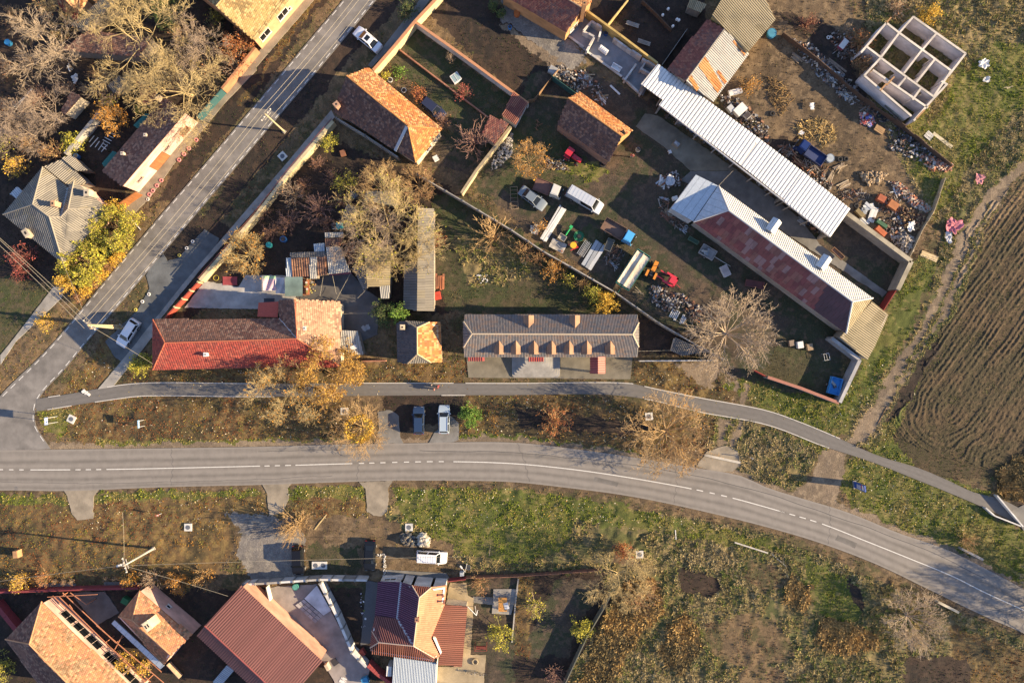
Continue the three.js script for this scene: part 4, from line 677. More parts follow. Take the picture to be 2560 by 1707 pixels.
// the main building
{
  const N = [[62, 70, 3.8], [1218, 72, 3.8], [1228, 125, 4.75], [1188, 204, 6.3], [105, 200, 6.3], [50, 120, 4.75]], So = [[55, 355, 3.8], [1222, 355, 3.8], [1228, 288, 4.8], [1188, 204, 6.3], [105, 200, 6.3], [50, 290, 4.8]];
  const c = rib('mainRoof', .225, { len: .42, sheet: .5, h: .085, fill: .74 }), m = base('mainRoof', .62), k = (l) => k2(...l.flat());
  const t = building('manor_house', 'long ridge-roofed manor with seven small dormers and front steps', 'house', [{ v: k(N), c, m }, { v: k(So), c, m }, { v: k([N[5], N[4], So[5]]), c, m }, { v: k([N[2], N[3], So[2]]), c, m }], { wall: wallCream, cap: M(.42, .34, .24, { tex: 'grain' }), capR: .13, over: .35 });
  const dm = M(.27, .16, .10), dorm = (x, yf, yb, sgn, y0, w = 1.5, up = 5.7) => {
    const a = G(...k2(x, yf, y0)[0]).sub(t.position), b = G(...k2(x, yb, y0)[0]).sub(t.position), L = Math.abs(b.z - a.z), z = (a.z + b.z) / 2;
    const d = part(t, 'dormer', join([box(w * .78, up - y0 - .25, L * .55, a.x, y0 - .3, a.z - sgn * L * .3)]), wallPeach);
    for (const s of [-1, 1]) { const P = [V(a.x, up, a.z + sgn * .1), V(a.x, up, b.z), V(a.x + s * w / 2, up - .75, b.z + sgn * L * .45), V(a.x + s * w / 2, up - .75, a.z + sgn * .1)]; const q = part(d, 'roof_slope', panel(P, .07), dm); }
    part(d, 'gable', panel([V(a.x - w * .39, up - .62, a.z + sgn * .02), V(a.x + w * .39, up - .62, a.z + sgn * .02), V(a.x, up - .06, a.z + sgn * .02)], .06), M(.55, .36, .2)); part(d, 'window', box(.6, .5, .06, a.x, y0 + .1, a.z - sgn * .02), glassDark);
  };
  for (const x of [290, 402, 522, 640, 757, 875, 1030]) dorm(x, 332, 243, 1, 4.35);
  for (const x of [487, 795]) dorm(x, 82, 162, -1, 4.1, 1.55);
  for (let i = 0; i < 9; i++) opening(t, facing(t, 0, 1), .06 + i * .11, .9, 1.1, 1.6, 'window', M(.45, .4, .33));
  // forecourt: nested steps, small red roofs
  const st = thing('entrance_steps', 'broad nested concrete entrance steps before the manor front', 'steps', G(1340, 900)), sm = M(.30, .29, .27, { bump: .01 });
  for (let i = 0; i < 7; i++) { const s = i / 6, p = [lerp(377, 462, s), 352, lerp(697, 605, s), lerp(491, 404, s)].map(Number), a = G(...k2(p[0], p[1], 0)[0]).sub(st.position), b = G(...k2(p[2], p[3], 0)[0]).sub(st.position), r = .5, sh = new THREE.Shape();
    sh.moveTo(a.x, a.z); sh.lineTo(b.x, a.z); sh.lineTo(b.x, b.z - r); sh.quadraticCurveTo(b.x, b.z, b.x - r, b.z); sh.lineTo(a.x + r, b.z); sh.quadraticCurveTo(a.x, b.z, a.x, b.z - r);
    const g = new THREE.ExtrudeGeometry(sh, { depth: .16, bevelEnabled: true, bevelSize: .015, bevelThickness: .015, bevelSegments: 1, curveSegments: 5 }); g.rotateX(Math.PI / 2).translate(0, .06 + .175 * (i + 1), 0); part(st, 'step', g, sm); }
  const red = (label, v, ridgeX) => { const tt = building('red_canopy', label, 'canopy', v.map(q => ({ v: k2(...q), c: rib('redNew', .34, { metal: 1, h: .07, fill: .55 }), m: M(.42, .1, .08, { tex: 'grain', rough: .55 }) })), { walls: false, noCap: 1 });
    tt.slopes.forEach(s => { s.geometry.computeBoundingBox(); const b = s.geometry.boundingBox; for (const [x, z] of [[b.min.x + .1, b.max.z - .12], [b.max.x - .1, b.max.z - .12]]) part(tt, 'post', box(.08, Math.max(.5, b.min.y), .08, x, .05, z), M(.25, .06, .05)); }); };
  red('low red ribbed canopy at the garden end of the manor front', [[78, 350, 2.9, 192, 350, 2.9, 192, 383, 2.6, 78, 383, 2.6]]);
  red('red ribbed canopy over the manor door above the steps', [[485, 350, 3.2, 585, 350, 3.2, 585, 386, 2.9, 485, 386, 2.9]]);
  red('red gabled canopy over the cellar entrance on the forecourt', [[902, 350, 2.4, 955, 350, 3.0, 955, 467, 3.0, 902, 467, 2.4], [955, 350, 3.0, 1003, 350, 2.4, 1003, 467, 2.4, 955, 467, 3.0]]);
}
{ // small house beside it
  const R1 = [...T1(11, 1478, 1440), 6], R2 = [...T1(12, 1480, 115), 6], a = [...T1(11, 1592, 1388), 4.5], b = [...T1(11, 1375, 1378), 4.5], c = [...T1(12, 1607, 192), 4.5], d = [...T1(12, 1390, 200), 4.5];
  const o = { c: rib('orangeClean', .3, { len: .4, sheet: .4, h: .05, fill: .85 }), m: base('orangeClean', .75) }, g = { c: rib('grey', .26, { len: .5 }), m: base('grey', .6) };
  o.c = { ...o.c, pal: 'orange' }; o.m = base('orange', .8);
  const t = building('little_hipped_house', 'small half-hipped house with orange slope beside the manor', 'house', [{ v: [R1, a, [...T1(11, 1692, 1392), 3.6], [...T1(12, 1707, 188), 3.6], c, R2], ...o }, { v: [R1, R2, d, [...T1(12, 1298, 190), 3.6], [...T1(11, 1290, 1395), 3.6], b], c: rib('slateShade', .3, { len: .4, sheet: .4, h: .05, fill: .85 }), m: base('slateShade', .8) }, { v: [R1, a, b], ...g }, { v: [R2, c, d], ...g }], { wall: wallCream, cap: M(.5, .36, .2, { tex: 'grain' }) });  // west slope of the same roof, its shade painted in as dark grey
  chimney(t, ...T1(11, 1342, 1435), 5.6, .6, .6, 2, M(.5, .4, .26));
}
{
  const g = (v, p = 'grey') => ({ v, c: rib(p, .24, { len: 1.2, sheet: 1 }), m: base(p, .6) });
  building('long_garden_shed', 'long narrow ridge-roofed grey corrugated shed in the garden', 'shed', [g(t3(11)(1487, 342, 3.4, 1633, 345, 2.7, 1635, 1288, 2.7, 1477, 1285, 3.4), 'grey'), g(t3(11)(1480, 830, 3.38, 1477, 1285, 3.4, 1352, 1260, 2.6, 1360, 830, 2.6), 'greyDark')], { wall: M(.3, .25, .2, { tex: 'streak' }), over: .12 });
}
const sg = 'patched lean-to sheds round the courtyard';
shedOf('tan corrugated shed roof under the ivy-grown tree', t3(11)(990, 700, 3.3, 1240, 690, 2.7, 1228, 1050, 2.7, 1020, 1065, 3.3), 'tan');
shedOf('narrow grey sheet roof against the tan shed by the courtyard', t3(11)(880, 882, 2.5, 1003, 868, 3.0, 1018, 1078, 3.0, 985, 1095, 2.6), 'greyDark');
shedOf('half-hidden grey shed roof behind the ivy-grown tree', t3(11)(1010, 190, 3, 1290, 185, 2.5, 1280, 325, 2.5, 985, 275, 3), 'grey');
shedOf('tiny slanting corrugated hut in the dark back garden', t3(11)(830, 300, 2.3, 912, 338, 2.3, 877, 457, 2, 795, 430, 2), 'greyDark');
shedOf('scrap of grey roofing behind the tiny slanting hut', t3(11)(868, 180, 2.2, 935, 215, 2.2, 905, 262, 2, 862, 240, 2), 'greyDark');
shedOf('pale ribbed strip roof at the back of the rusty sheds', k3(588, 142, 2.5, 748, 138, 2.5, 745, 182, 2.3, 592, 186, 2.3), 'silver');
shedOf('reddish ribbed roof between two pale shed roofs', k3(592, 196, 2.6, 745, 190, 2.6, 720, 262, 2.4, 594, 266, 2.4), 'rust');
shedOf('long pale patched shed roof reaching the courtyard', k3(600, 268, 2.7, 720, 262, 2.7, 812, 480, 2.4, 625, 500, 2.4), 'silver');
shedOf('whitish corrugated strip roof beside the rust-brown roof', k3(256, 362, 2.5, 302, 358, 2.5, 312, 532, 2.3, 258, 536, 2.3), 'steel');
shedOf('rust-brown striped corrugated roof over the courtyard shed', k3(304, 366, 2.7, 458, 358, 2.7, 462, 518, 2.4, 308, 526, 2.4), 'rust', { sp: .36 });
shedOf('pale corrugated sheet roof between two rusty roofs', k3(461, 356, 2.8, 518, 354, 2.8, 526, 538, 2.4, 462, 540, 2.4), 'silver');
shedOf('brown rusted roof next to the long pale patched shed', k3(521, 352, 2.65, 606, 350, 2.65, 612, 506, 2.45, 527, 514, 2.45), 'rust', { sp: .36 });
shedOf('grey corrugated ridge strip behind the rust-brown roof', k3(290, 316, 2.4, 596, 305, 2.4, 600, 350, 2.6, 296, 362, 2.6), 'greyDark');
shedOf('blue-grey shed roof with pale patches behind the courtyard', k3(494, 240, 2.5, 588, 232, 2.5, 592, 302, 2.3, 500, 308, 2.3), 'steel');
shedOf('small ribbed lean-to beside the climbing evergreen', t3(11)(1130, 1050, 2.5, 1228, 1040, 2.5, 1222, 1170, 2.2, 1150, 1172, 2.2), 'silver');
shedOf('grey corrugated shed with a white crate on its roof', [...t3(11)(762, 1462, 2.8, 930, 1470, 2.8), ...t3(12)(985, 120, 2.3, 860, 110, 2.3, 770, 40, 2.4)], 'silver');
shedOf('flat concrete-roofed cellar hut in the corner of the plot', t3(22)(1500, -40, 1.6, 1800, 90, 1.6, 1560, 130, 1.5, 1465, 85, 1.5), 'greyDark', { wall: wallWhite });
{ // the big red roofed house at the corner
  const n = { c: tile('pale'), m: base('brown', .6) }, s = { c: tile('redNew', { w: .34, l: .36, straight: 1 }), m: base('redNew', .7) };
  const A = [381, 799, 3.6], B = [411, 857, 6.5], C = [381, 924, 3.6], D = [742, 847, 6.5], F = [850, 916, 3.5], K = [698, 796, 3.7], Nn = [737, 748, 6.2], Mx = [851, 754, 3.5];
  const t = building('corner_house', 'large house with bright red front roof and weathered rear tiles', 'house', [{ v: [A, K, D, B], ...n, c: tile('brown', {}) }, { v: [B, D, F, C], ...s }, { v: [A, B, C], ...s }, { v: [[696, 751, 3.6], Nn, D, K], ...n, c: tile('brown') }, { v: [Nn, Mx, F, D], ...n }], { wall: wallCream, cap: M(.42, .12, .06, { tex: 'grain' }) });
  chimney(t, ...T1(2, 1880, 118), 5.9, .45, .45, 1, wallWhite); chimney(t, ...T1(11, 440, 1445), 6.1, .45, .45, 1.2, wallWhite);
  building('red_lean_to', 'small plain red lean-to roof on the corner house courtyard side', 'shed', [{ v: t3(11)(20, 1210, 2.8, 205, 1200, 2.8, 195, 1345, 3.3, 10, 1338, 3.3), m: M(.38, .075, .05, { tex: 'grain' }) }], { wall: wallCream, over: .1 });
}
// bottom row of houses
{
  const m = base('orange', .6), cc = tile('pale'); PAL.coral = [[.43, .18, .085], [.38, .15, .075], [.3, .15, .085], [.45, .23, .12], [.19, .11, .055], [.24, .16, .09]];
  const c = tile('coral');
  const t = building('coral_tiled_house', 'big coral tiled house with glazed veranda strip and pergola', 'house', [{ v: t3(3)(378, 820, 3.6, 265, 1212, 6.6, 720, 1680, 6.6, 1260, 1680, 3.6), c, m }, { v: t3(3)(378, 820, 3.6, 45, 1168, 3.6, 265, 1212, 6.6), c: tile('brown'), m: base('brown', .7) }, { v: t3(3)(45, 1168, 3.6, 265, 1212, 6.6, 720, 1680, 6.6, 420, 1680, 3.6), c: tile('brown'), m: base('brown', .7) }], { wall: wallPink, cap: M(.5, .26, .13), over: .25 });  // brown tiles paint in the shade on slopes turned from the sun
  const w = facing(t, .7, -.7); for (const [s, n] of [[.1, 3], [.26, 3], [.36, 1.6], [.52, 2.6], [.66, 2.6], [.8, 2.4]]) opening(t, w, s, .9, n, 1.7, 'window', M(.5, .4, .34));
  chimney(t, ...T1(3, 375, 1380), 5.2, .5, .5, 1.2, M(.55, .4, .27));
  const t2 = building('pink_gable_house', 'coral tiled house with plain pink side wall and cream chimney', 'house', [{ v: t3(3)(1280, 722, 3.7, 1210, 992, 5.7, 1565, 1312, 5.7, 1755, 1130, 3.7), c, m }, { v: t3(3)(1210, 992, 5.7, 1565, 1312, 5.7, 1500, 1405, 3.7, 1085, 960, 3.7), c, m }, { v: t3(3)(1280, 722, 3.7, 1085, 960, 3.7, 1210, 992, 5.7), c, m }], { wall: wallPink, over: .1, cap: M(.5, .26, .13) });
  chimney(t2, ...T1(3, 1345, 1050), 7, .9, 1.3, 2.6, M(.6, .5, .33), .6, 2); opening(t2, facing(t2, .7, -.7), .55, 1.6, .7, .7);
  building('glazed_lean_to', 'strip of pale blue glazed sheets along the pink-walled house', 'shed', [{ v: t3(3)(1048, 992, 3, 1020, 1022, 2.7, 1468, 1442, 2.7, 1506, 1410, 3), c: { k: 'panel', pal: 'steel', w: .9, l: 1.5, tex: 'grain' }, m: base('steel', .4) }], { walls: false });
  const mr = (v) => ({ v, c: rib('maroon', .36, { metal: 1, h: .06, len: 14 }), m: M(.095, .034, .03, { tex: 'grain', rough: .6 }) });
  const t4 = building('maroon_hall', 'wide hall with maroon ribbed metal gable roof', 'house', [mr(t3(3)(2215, 675, 4.1, 1875, 1045, 6.8, 2620, 1740, 6.8, 2960, 1370, 4.1)), mr(t3(3)(1875, 1045, 6.8, 1805, 1135, 5.6, 2550, 1830, 5.6, 2620, 1740, 6.8))], { wall: M(.5, .27, .19), over: .25, cap: M(.2, .05, .05) });
  shedOf('blue-grey metal lean-to below the maroon hall', t3(3)(1950, 1560, 2.4, 2080, 1405, 2.4, 2146, 1452, 2.2, 2010, 1612, 2.2), 'steel', { metal: 1 });
  shedOf('white metal porch roof at the end of the maroon hall', t3(13)(130, 1580, 3, 215, 1478, 3.4, 320, 1580, 3), 'steel', { metal: 1 });
}
{
  const k = (l) => k4(...l.flat()), A = [462, 230, 6.2], B = [417, 608, 6.2], C = [405, 135, 4.9], D = [555, 150, 4.9], W1 = [320, 110, 4.2], W2 = [290, 395, 4.2], R = [145, 580, 5.5], s1 = [580, 700, 3.7];
  const or = { c: rib('orangeClean', .3, { metal: 1, len: .38, sheet: .38, h: .03, fill: .92 }), m: base('orangeClean', .9, 'grain') }, mp = (p) => ({ c: rib(p, .3, { metal: 1, h: .08, len: 6, fill: .55 }), m: base(p, .38, 'grain') });
  const oc = (f) => ({ ...f, c: { ...f.c }, dir: f.dir });
  PAL.claret = [[.21, .08, .07], [.2, .075, .065]]; PAL.redRib = [[.23, .08, .05], [.2, .07, .045], [.26, .1, .06]];
  const t = building('cross_gabled_house', 'cross-gabled house with apricot slope, purple slope and red annexe', 'house', [{ v: k([A, D, [676, 134, 3.7], [660, 285, 3.8], [553, 548, 4.9], [622, 690, 3.7], s1, B]), ...or }, { v: k([A, C, W1, W2, B]), ...mp('purple') }, { v: k([A, C, D]), ...mp('redRib') }, { v: k([W1, W2, [115, 370, 3.4], [140, 105, 3.4]]), ...mp('purple') },
    { v: k([W2, B, R, [92, 490, 3.6], [118, 374, 3.6]]), ...mp('claret') }, { v: k([R, B, s1, [578, 730, 3.5], [88, 668, 3.5], [78, 622, 3.6]]), ...mp('redRib') }, { v: k([R, [92, 490, 3.6], [78, 622, 3.6]]), ...mp('claret') }], { wall: wallWhite, cap: M(.5, .38, .28, { tex: 'grain' }), capR: .09, over: .2 });
  opening(t, facing(t, 0, -1), .45, 1.8, 1.8, 1, 'window'); chimney(t, 1042, 1550, 6.7, .5, .5, 1.2, M(.3, .15, .09));
  for (const [x, y] of [[648, 212], [656, 262]]) { const p = G(900 + x / 3.121, 1420 + y / 3.121, 4.3).sub(t.position); part(t, 'roof_vent', join([cyl(.12, .12, .8, p.x, p.y - .4, p.z, 10), cyl(.2, .2, .1, p.x, p.y + .4, p.z, 10)]), M(.25, .1, .07)); }
  building('red_annexe', 'low red ribbed annexe roof beside the apricot slope', 'house', [{ v: k([[662, 285, 3.3], [838, 300, 2.6], [795, 770, 2.6], [608, 755, 3.3], [622, 692, 3.4], [555, 548, 3.9]]), ...mp('redRib'), dir: [1, .05] }], { wall: wallCream, over: .15, cap: M(.3, .1, .06) });
  building('blue_white_shed', 'pale blue corrugated shed behind the cross-gabled house', 'shed', [{ v: k([[262, 693, 3], [600, 742, 3], [590, 960, 2.5], [245, 960, 2.5]]), c: rib('steel', .24, { metal: 1, len: 6 }), m: base('steel', .7, 'grain') }], { wall: wallWhite, over: .1 });
  shedOf('little white box roof beside the pale blue shed', k4(205, 765, 2.6, 250, 770, 2.6, 246, 845, 2.4, 203, 842, 2.4), 'white', { metal: 1, wall: wallWhite });
  const ap = G(...k4(838, 300, 2.6)[0].slice(0, 2), 2.6); solo('bent_pole', join([bar(V(0, 0, 0), G(900 + 908 / 3.121, 1420 + 370 / 3.121, 2.2).sub(ap), .06), bar(G(900 + 908 / 3.121, 1420 + 370 / 3.121, 2.2).sub(ap), G(900 + 918 / 3.121, 1420 + 328 / 3.121, 2.3).sub(ap), .05), bar(G(900 + 908 / 3.121, 1420 + 370 / 3.121, 2.2).sub(ap), V(1, -2.6, .9), .05)]), M(.6, .6, .6), 'white bent pole frame at the red annexe corner', 'pole', null, ap);
}

// ---------------------------------------------------------------- walls, fences, ruins
// P: photograph positions of the wall's top; panels and posts are separate pieces
function wallRun(name, label, category, P, h, th, mat, o = {}) {
  const w = P.map(p => G(p[0], p[1], h)), t = thing(name, label, category, V(w[0].x, 0, w[0].z), 0, o.group), step = o.panel || 3;
  const L = w.map(p => V(p.x - w[0].x, 0, p.z - w[0].z));
  for (let i = 0; i < L.length - 1; i++) {
    const a = L[i], b = L[i + 1], d = b.clone().sub(a), len = d.length(), n = Math.max(1, Math.round(len / step)); d.normalize(); const ry = Math.atan2(d.x, d.z);
    for (let k = 0; k < n; k++) {
      const l = len / n, c = a.clone().addScaledVector(d, l * (k + .5)), hh = h + (o.jag ? rr(-o.jag, o.jag) : 0), mm = o.alt && (k + i) % 3 === 1 ? o.alt : mat;
      part(t, o.piece || 'panel', box(th, hh + .25, l - .03, 0, -.25, 0).rotateY(ry).translate(c.x, 0, c.z), mm);
      if (o.cap) part(t, 'coping', box(th + .14, .1, l - .01, 0, hh, 0).rotateY(ry).translate(c.x, 0, c.z), o.cap);
      if (o.post) part(t, 'post', box(th + .12, h + .38, .22, 0, -.25, 0).rotateY(ry).translate(c.x - d.x * l / 2, 0, c.z - d.z * l / 2), o.post);
    }
  }
  return t;
}
const wCon = M(.30, .285, .26, { bump: .01 }), wConD = M(.2, .195, .185), wCream = M(.5, .42, .25, { bump: .008 }), wWhite = M(.55, .54, .51), copOr = M(.42, .2, .1, { tex: 'grain' }), wMar = M(.18, .03, .035, { tex: 'grain' }), wBrick = M(.33, .15, .09);
wallRun('concrete_wall', 'long grey concrete panel wall between manor garden and vehicle yard', 'wall', [...T(11, 1480, 30, 1590, 95, 1900, 275, 2350, 545), ...T(21, 300, 745, 550, 885, 950, 1115, 1350, 1395, 1700, 1600), ...T(22, 1960, 165)], 1.9, .16, wCon, { post: wConD, panel: 3.4 });
wallRun('concrete_wall', 'grey concrete wall below the orange tiled house', 'wall', T(10, 735, 1080, 1000, 1240, 1300, 1440), 2, .18, wCon, { post: wConD, panel: 3.4 });
{
  const P = [...T(10, 705, 1110, 310, 1568), ...T(1, 2350, 400, 1830, 1005)], t = wallRun('boundary_wall', 'cream street wall topped with a row of pickets', 'wall', P, 1.7, .5, wCream, { panel: 2.6 });
  const pk = [], o = t.position; for (let i = 0; i < P.length - 1; i++) { const a = G(...P[i], 1.7), b = G(...P[i + 1], 1.7), n = Math.round(a.distanceTo(b) / .3); for (let k = 0; k < n; k++) { const p = a.clone().lerp(b, k / n); pk.push(box(.34, .06, .09, p.x - o.x - .34, 1.72, p.z - o.z - .22, .7)); } }
  part(t, 'pickets', pk, M(.16, .06, .05, { tex: null })).userData.kind = 'stuff';
}
wallRun('red_fence', 'low red-painted street fence beside the corner house court', 'fence', T(1, 1815, 1020, 1600, 1250, 1510, 1350), 1.5, .2, M(.3, .05, .03, { tex: 'grain' }), { panel: 2, post: wCream });
wallRun('garden_wall', 'cream garden wall with tiled coping along the upper pavement', 'wall', T(10, 1700, -60, 1460, 195, 1290, 400, 1075, 645), 2.1, .3, wCream, { cap: copOr, panel: 2.6 });
wallRun('garden_wall', 'white wall with orange coping between lawn and bare vegetable plot', 'wall', [...T(10, 1462, 200, 1900, 510, 2350, 840), ...T(20, 150, 950)], 2, .25, wWhite, { cap: copOr, panel: 2.8 });
wallRun('low_wall', 'low brown kerb wall crossing the walled lawn', 'wall', T(10, 1300, 440, 1770, 800, 2130, 1075), .45, .2, wBrick, { panel: 2.4 });
wallRun('yard_wall', 'cream wall between walled lawn and vehicle yard', 'wall', [...T(10, 2340, 1160, 2020, 1568), ...T(11, 1885, 205)], 2, .28, wCream, { panel: 2.8, cap: M(.3, .24, .15) });
wallRun('sheet_fence', 'dark teal sheet fence behind the rubble by the barn', 'fence', T(20, 365, 690, 600, 862), 1.8, .08, M(.02, .08, .075, { tex: 'grain' }), { panel: 2 });
wallRun('wire_rail', 'thin rusty rail fence from rubble to pen', 'fence', T(20, 425, 632, 205, 905, 140, 920), 1.3, .06, M(.2, .12, .06, { tex: 'grain' }), { panel: 2.4 });
wallRun('yellow_wall', 'sunlit yellow wall behind the roofless ruin', 'wall', T(20, 690, 95, 1000, 320, 1340, 578), 2.4, .3, M(.42, .3, .1), { panel: 3 });
wallRun('plank_fence', 'yellowish plank fence between two dark soil pens', 'fence', T(20, 1075, -20, 880, 225), 1.3, .12, M(.38, .28, .12, { tex: 'streak' }), { panel: 1.5, jag: .2 });
wallRun('wire_fence', 'thin grey fence closing the dark pen by the rusty barn', 'fence', T(20, 1612, 262, 1380, 592), 1.2, .06, wCon, { panel: 3 });
wallRun('wooden_rail', 'weathered rail fence through the dark goat pen', 'fence', T(20, 1200, 0, 1330, 120, 1470, 270), 1, .08, woodDark, { panel: 2 });
wallRun('retaining_wall', 'tall bare concrete wall below the scrap heap', 'wall', T(31, 735, 395, 1000, 590, 1320, 830, 1195, 1092), 2.6, .5, M(.30, .265, .22, { bump: .02 }), { panel: 4, cap: M(.32, .28, .2) });
wallRun('red_gate', 'red sheet-metal gate at the field end of the passage', 'gate', T(31, 1185, 1092, 1060, 1290), 2.1, .1, M(.22, .025, .02, { tex: 'grain' }), { panel: 2.2 });
wallRun('yard_wall', 'grey concrete yard wall running to the corner by the field', 'wall', [...T(31, 590, 1535), ...T(32, 850, 165, 665, 560)], 2.1, .5, M(.33, .325, .32), { panel: 3.4 });
wallRun('brick_topped_wall', 'pale wall with brick coping at the foot of the yard', 'wall', T(32, 655, 562, 300, 425, 0, 325), 1.9, .3, wCon, { panel: 2.6, cap: M(.3, .13, .09, { tex: 'grain' }) });
wallRun('red_railing', 'red metal railing beneath the big bare yard tree', 'fence', [...T(32, 0, 325), ...T(22, 2230, 262)], 1.5, .1, M(.3, .04, .03, { tex: 'grain' }), { panel: 1.5 });
wallRun('mesh_fence', 'thin weathered fence between scrap heap and field track', 'fence', T(31, 1640, 60, 1530, 370, 1420, 560, 1310, 790), 1.1, .07, M(.36, .3, .2, { tex: 'streak' }), { panel: 2.2, jag: .15 });
wallRun('boundary_wall', 'low white wall along the verge in front of the hut plot', 'wall', T(22, 1170, 178, 1890, 172), 1.3, .15, wWhite, { panel: 3 });
wallRun('brick_wall', 'low red brick wall between orange tree and little house', 'wall', T(12, 970, 180, 1190, 176), 1, .2, wBrick, { panel: 2 });
wallRun('white_wall', 'white panel wall with grey posts along the village lane', 'wall', [...T(3, 2225, 668), ...T(13, 100, 655, 580, 622, 1015, 628)], 1.9, .3, wWhite, { panel: 1.9, post: wConD, alt: wCon });
wallRun('white_wall', 'short white wall joining the cross-gabled house front', 'wall', T(13, 1185, 628, 1345, 615), 1.9, .3, wWhite, { panel: 1.9 });
wallRun('white_wall', 'white stepped panel wall running downhill between two courts', 'wall', T(13, 585, 655, 740, 960, 880, 1290, 1010, 1425), 2, .4, wWhite, { panel: 1.7, post: wConD });
wallRun('red_capped_wall', 'wall with red corrugated capping beside the pale blue shed', 'wall', T(13, 1025, 1410, 1110, 1490, 1250, 1590), 2, .5, M(.28, .05, .045, { tex: 'grain' }), { panel: .45 });
wallRun('maroon_fence', 'maroon street fence before the coral tiled houses', 'fence', T(3, -60, 742, 640, 715, 1262, 702), 1.4, .3, wMar, { panel: 2.2 });
wallRun('maroon_fence', 'maroon garden fence at the side of the coral tiled house', 'fence', T(3, -60, 840, 140, 1085), 1.5, .7, wMar, { panel: 2.2 });
wallRun('red_fence', 'dark red picket fence beside the white house front', 'fence', T(13, 1760, 640, 1925, 620), 1.5, .12, M(.2, .03, .03, { tex: 'grain' }), { panel: 1.2 });
wallRun('rail_fence', 'brown rail fence at the top of the garden plot', 'fence', [...T(13, 1930, 608), ...T(23, 0, 598, 830, 538)], 1.2, .12, M(.17, .08, .05, { tex: 'streak' }), { panel: 2.2 });
wallRun('board_fence', 'mossy board fence between garden plot and tall dry grass', 'fence', T(23, 905, 770, 850, 880, 690, 1150, 480, 1600), 1.7, .14, M(.12, .12, .09, { tex: 'streak' }), { panel: 2 });
wallRun('low_wall', 'low grey garden kerb beside the yellow bush plot', 'wall', T(23, 58, 612, 30, 850, 0, 1200), .35, .2, wCon, { panel: 2.4 });
wallRun('brick_wall', 'orange-brown street wall leading up to the peach house', 'wall', T(0, 2030, 812, 2340, 432), 1.9, .35, M(.42, .2, .1), { panel: 2.4 });
wallRun('teal_gate', 'teal sheet gate between pink house and brick street wall', 'gate', T(0, 1800, 1072, 2030, 815), 1.9, .12, M(.025, .085, .09, { tex: 'grain' }), { panel: 1.6 });
wallRun('rust_gate', 'rust-brown boarded gate at the end of the pink house', 'gate', T(1, 1238, 195, 1085, 300), 2.2, .12, M(.27, .1, .03, { tex: 'streak' }), { panel: 1 });
wallRun('ivy_wall', 'pale ivy-grown garden wall behind the pink house', 'wall', T(0, 925, 1000, 760, 1200, 590, 1410), 1.7, .45, wCon, { panel: 2.4 });
wallRun('timber_fence', 'dark timber fence dividing scrapyard and field', 'fence', T(30, 150, 290, 500, 560, 900, 900, 1270, 1160, 1700, 1520), 1.3, .1, woodDark, { panel: 2, jag: .25 });
wallRun('parapet', 'weathered bridge parapet beside the road and dry reeds', 'parapet', T(33, 1785, 338, 1985, 440), .9, .35, wCon, { panel: 9 });
wallRun('parapet', 'pale bridge parapet beside the bare roadside tree', 'parapet', T(33, 1568, 828, 1760, 925), .9, .35, M(.45, .4, .3), { panel: 9 });
wallRun('bridge_rail', 'white kerb rail along the footbridge at the path end', 'railing', [...T(32, 2110, 1412), ...T(33, 2350, 135)], .8, .2, wWhite, { panel: 4 });
wallRun('bridge_rail', 'white kerb rail on the road side of the footbridge', 'railing', [...T(32, 2005, 1525, 2090, 1600), ...T(33, 2330, 130)], .8, .2, wWhite, { panel: 4 });
wallRun('culvert_edge', 'white concrete culvert edge across the field driveway', 'kerb', T(22, 1770, 1040, 2100, 1112), .25, .35, M(.42, .39, .33), { panel: 9 });
wallRun('court_edge', 'pink-painted low wall below the patched shed roofs', 'wall', T(11, 425, 970, 870, 935), .9, .15, M(.4, .12, .15, { tex: 'grain' }), { panel: 2.4 });
wallRun('board_fence', 'old plank fence beside the bare plot and garden tiles', 'fence', T(3, 1640, 1530, 1525, 1405), 1.2, .1, M(.45, .33, .22, { tex: 'streak' }), { panel: 2.4 });
wallRun('white_railing', 'short white rail fence beside the maroon hall court', 'fence', T(13, 90, 690, 130, 860, 95, 880), 1.3, .1, wWhite, { panel: 1.5 });

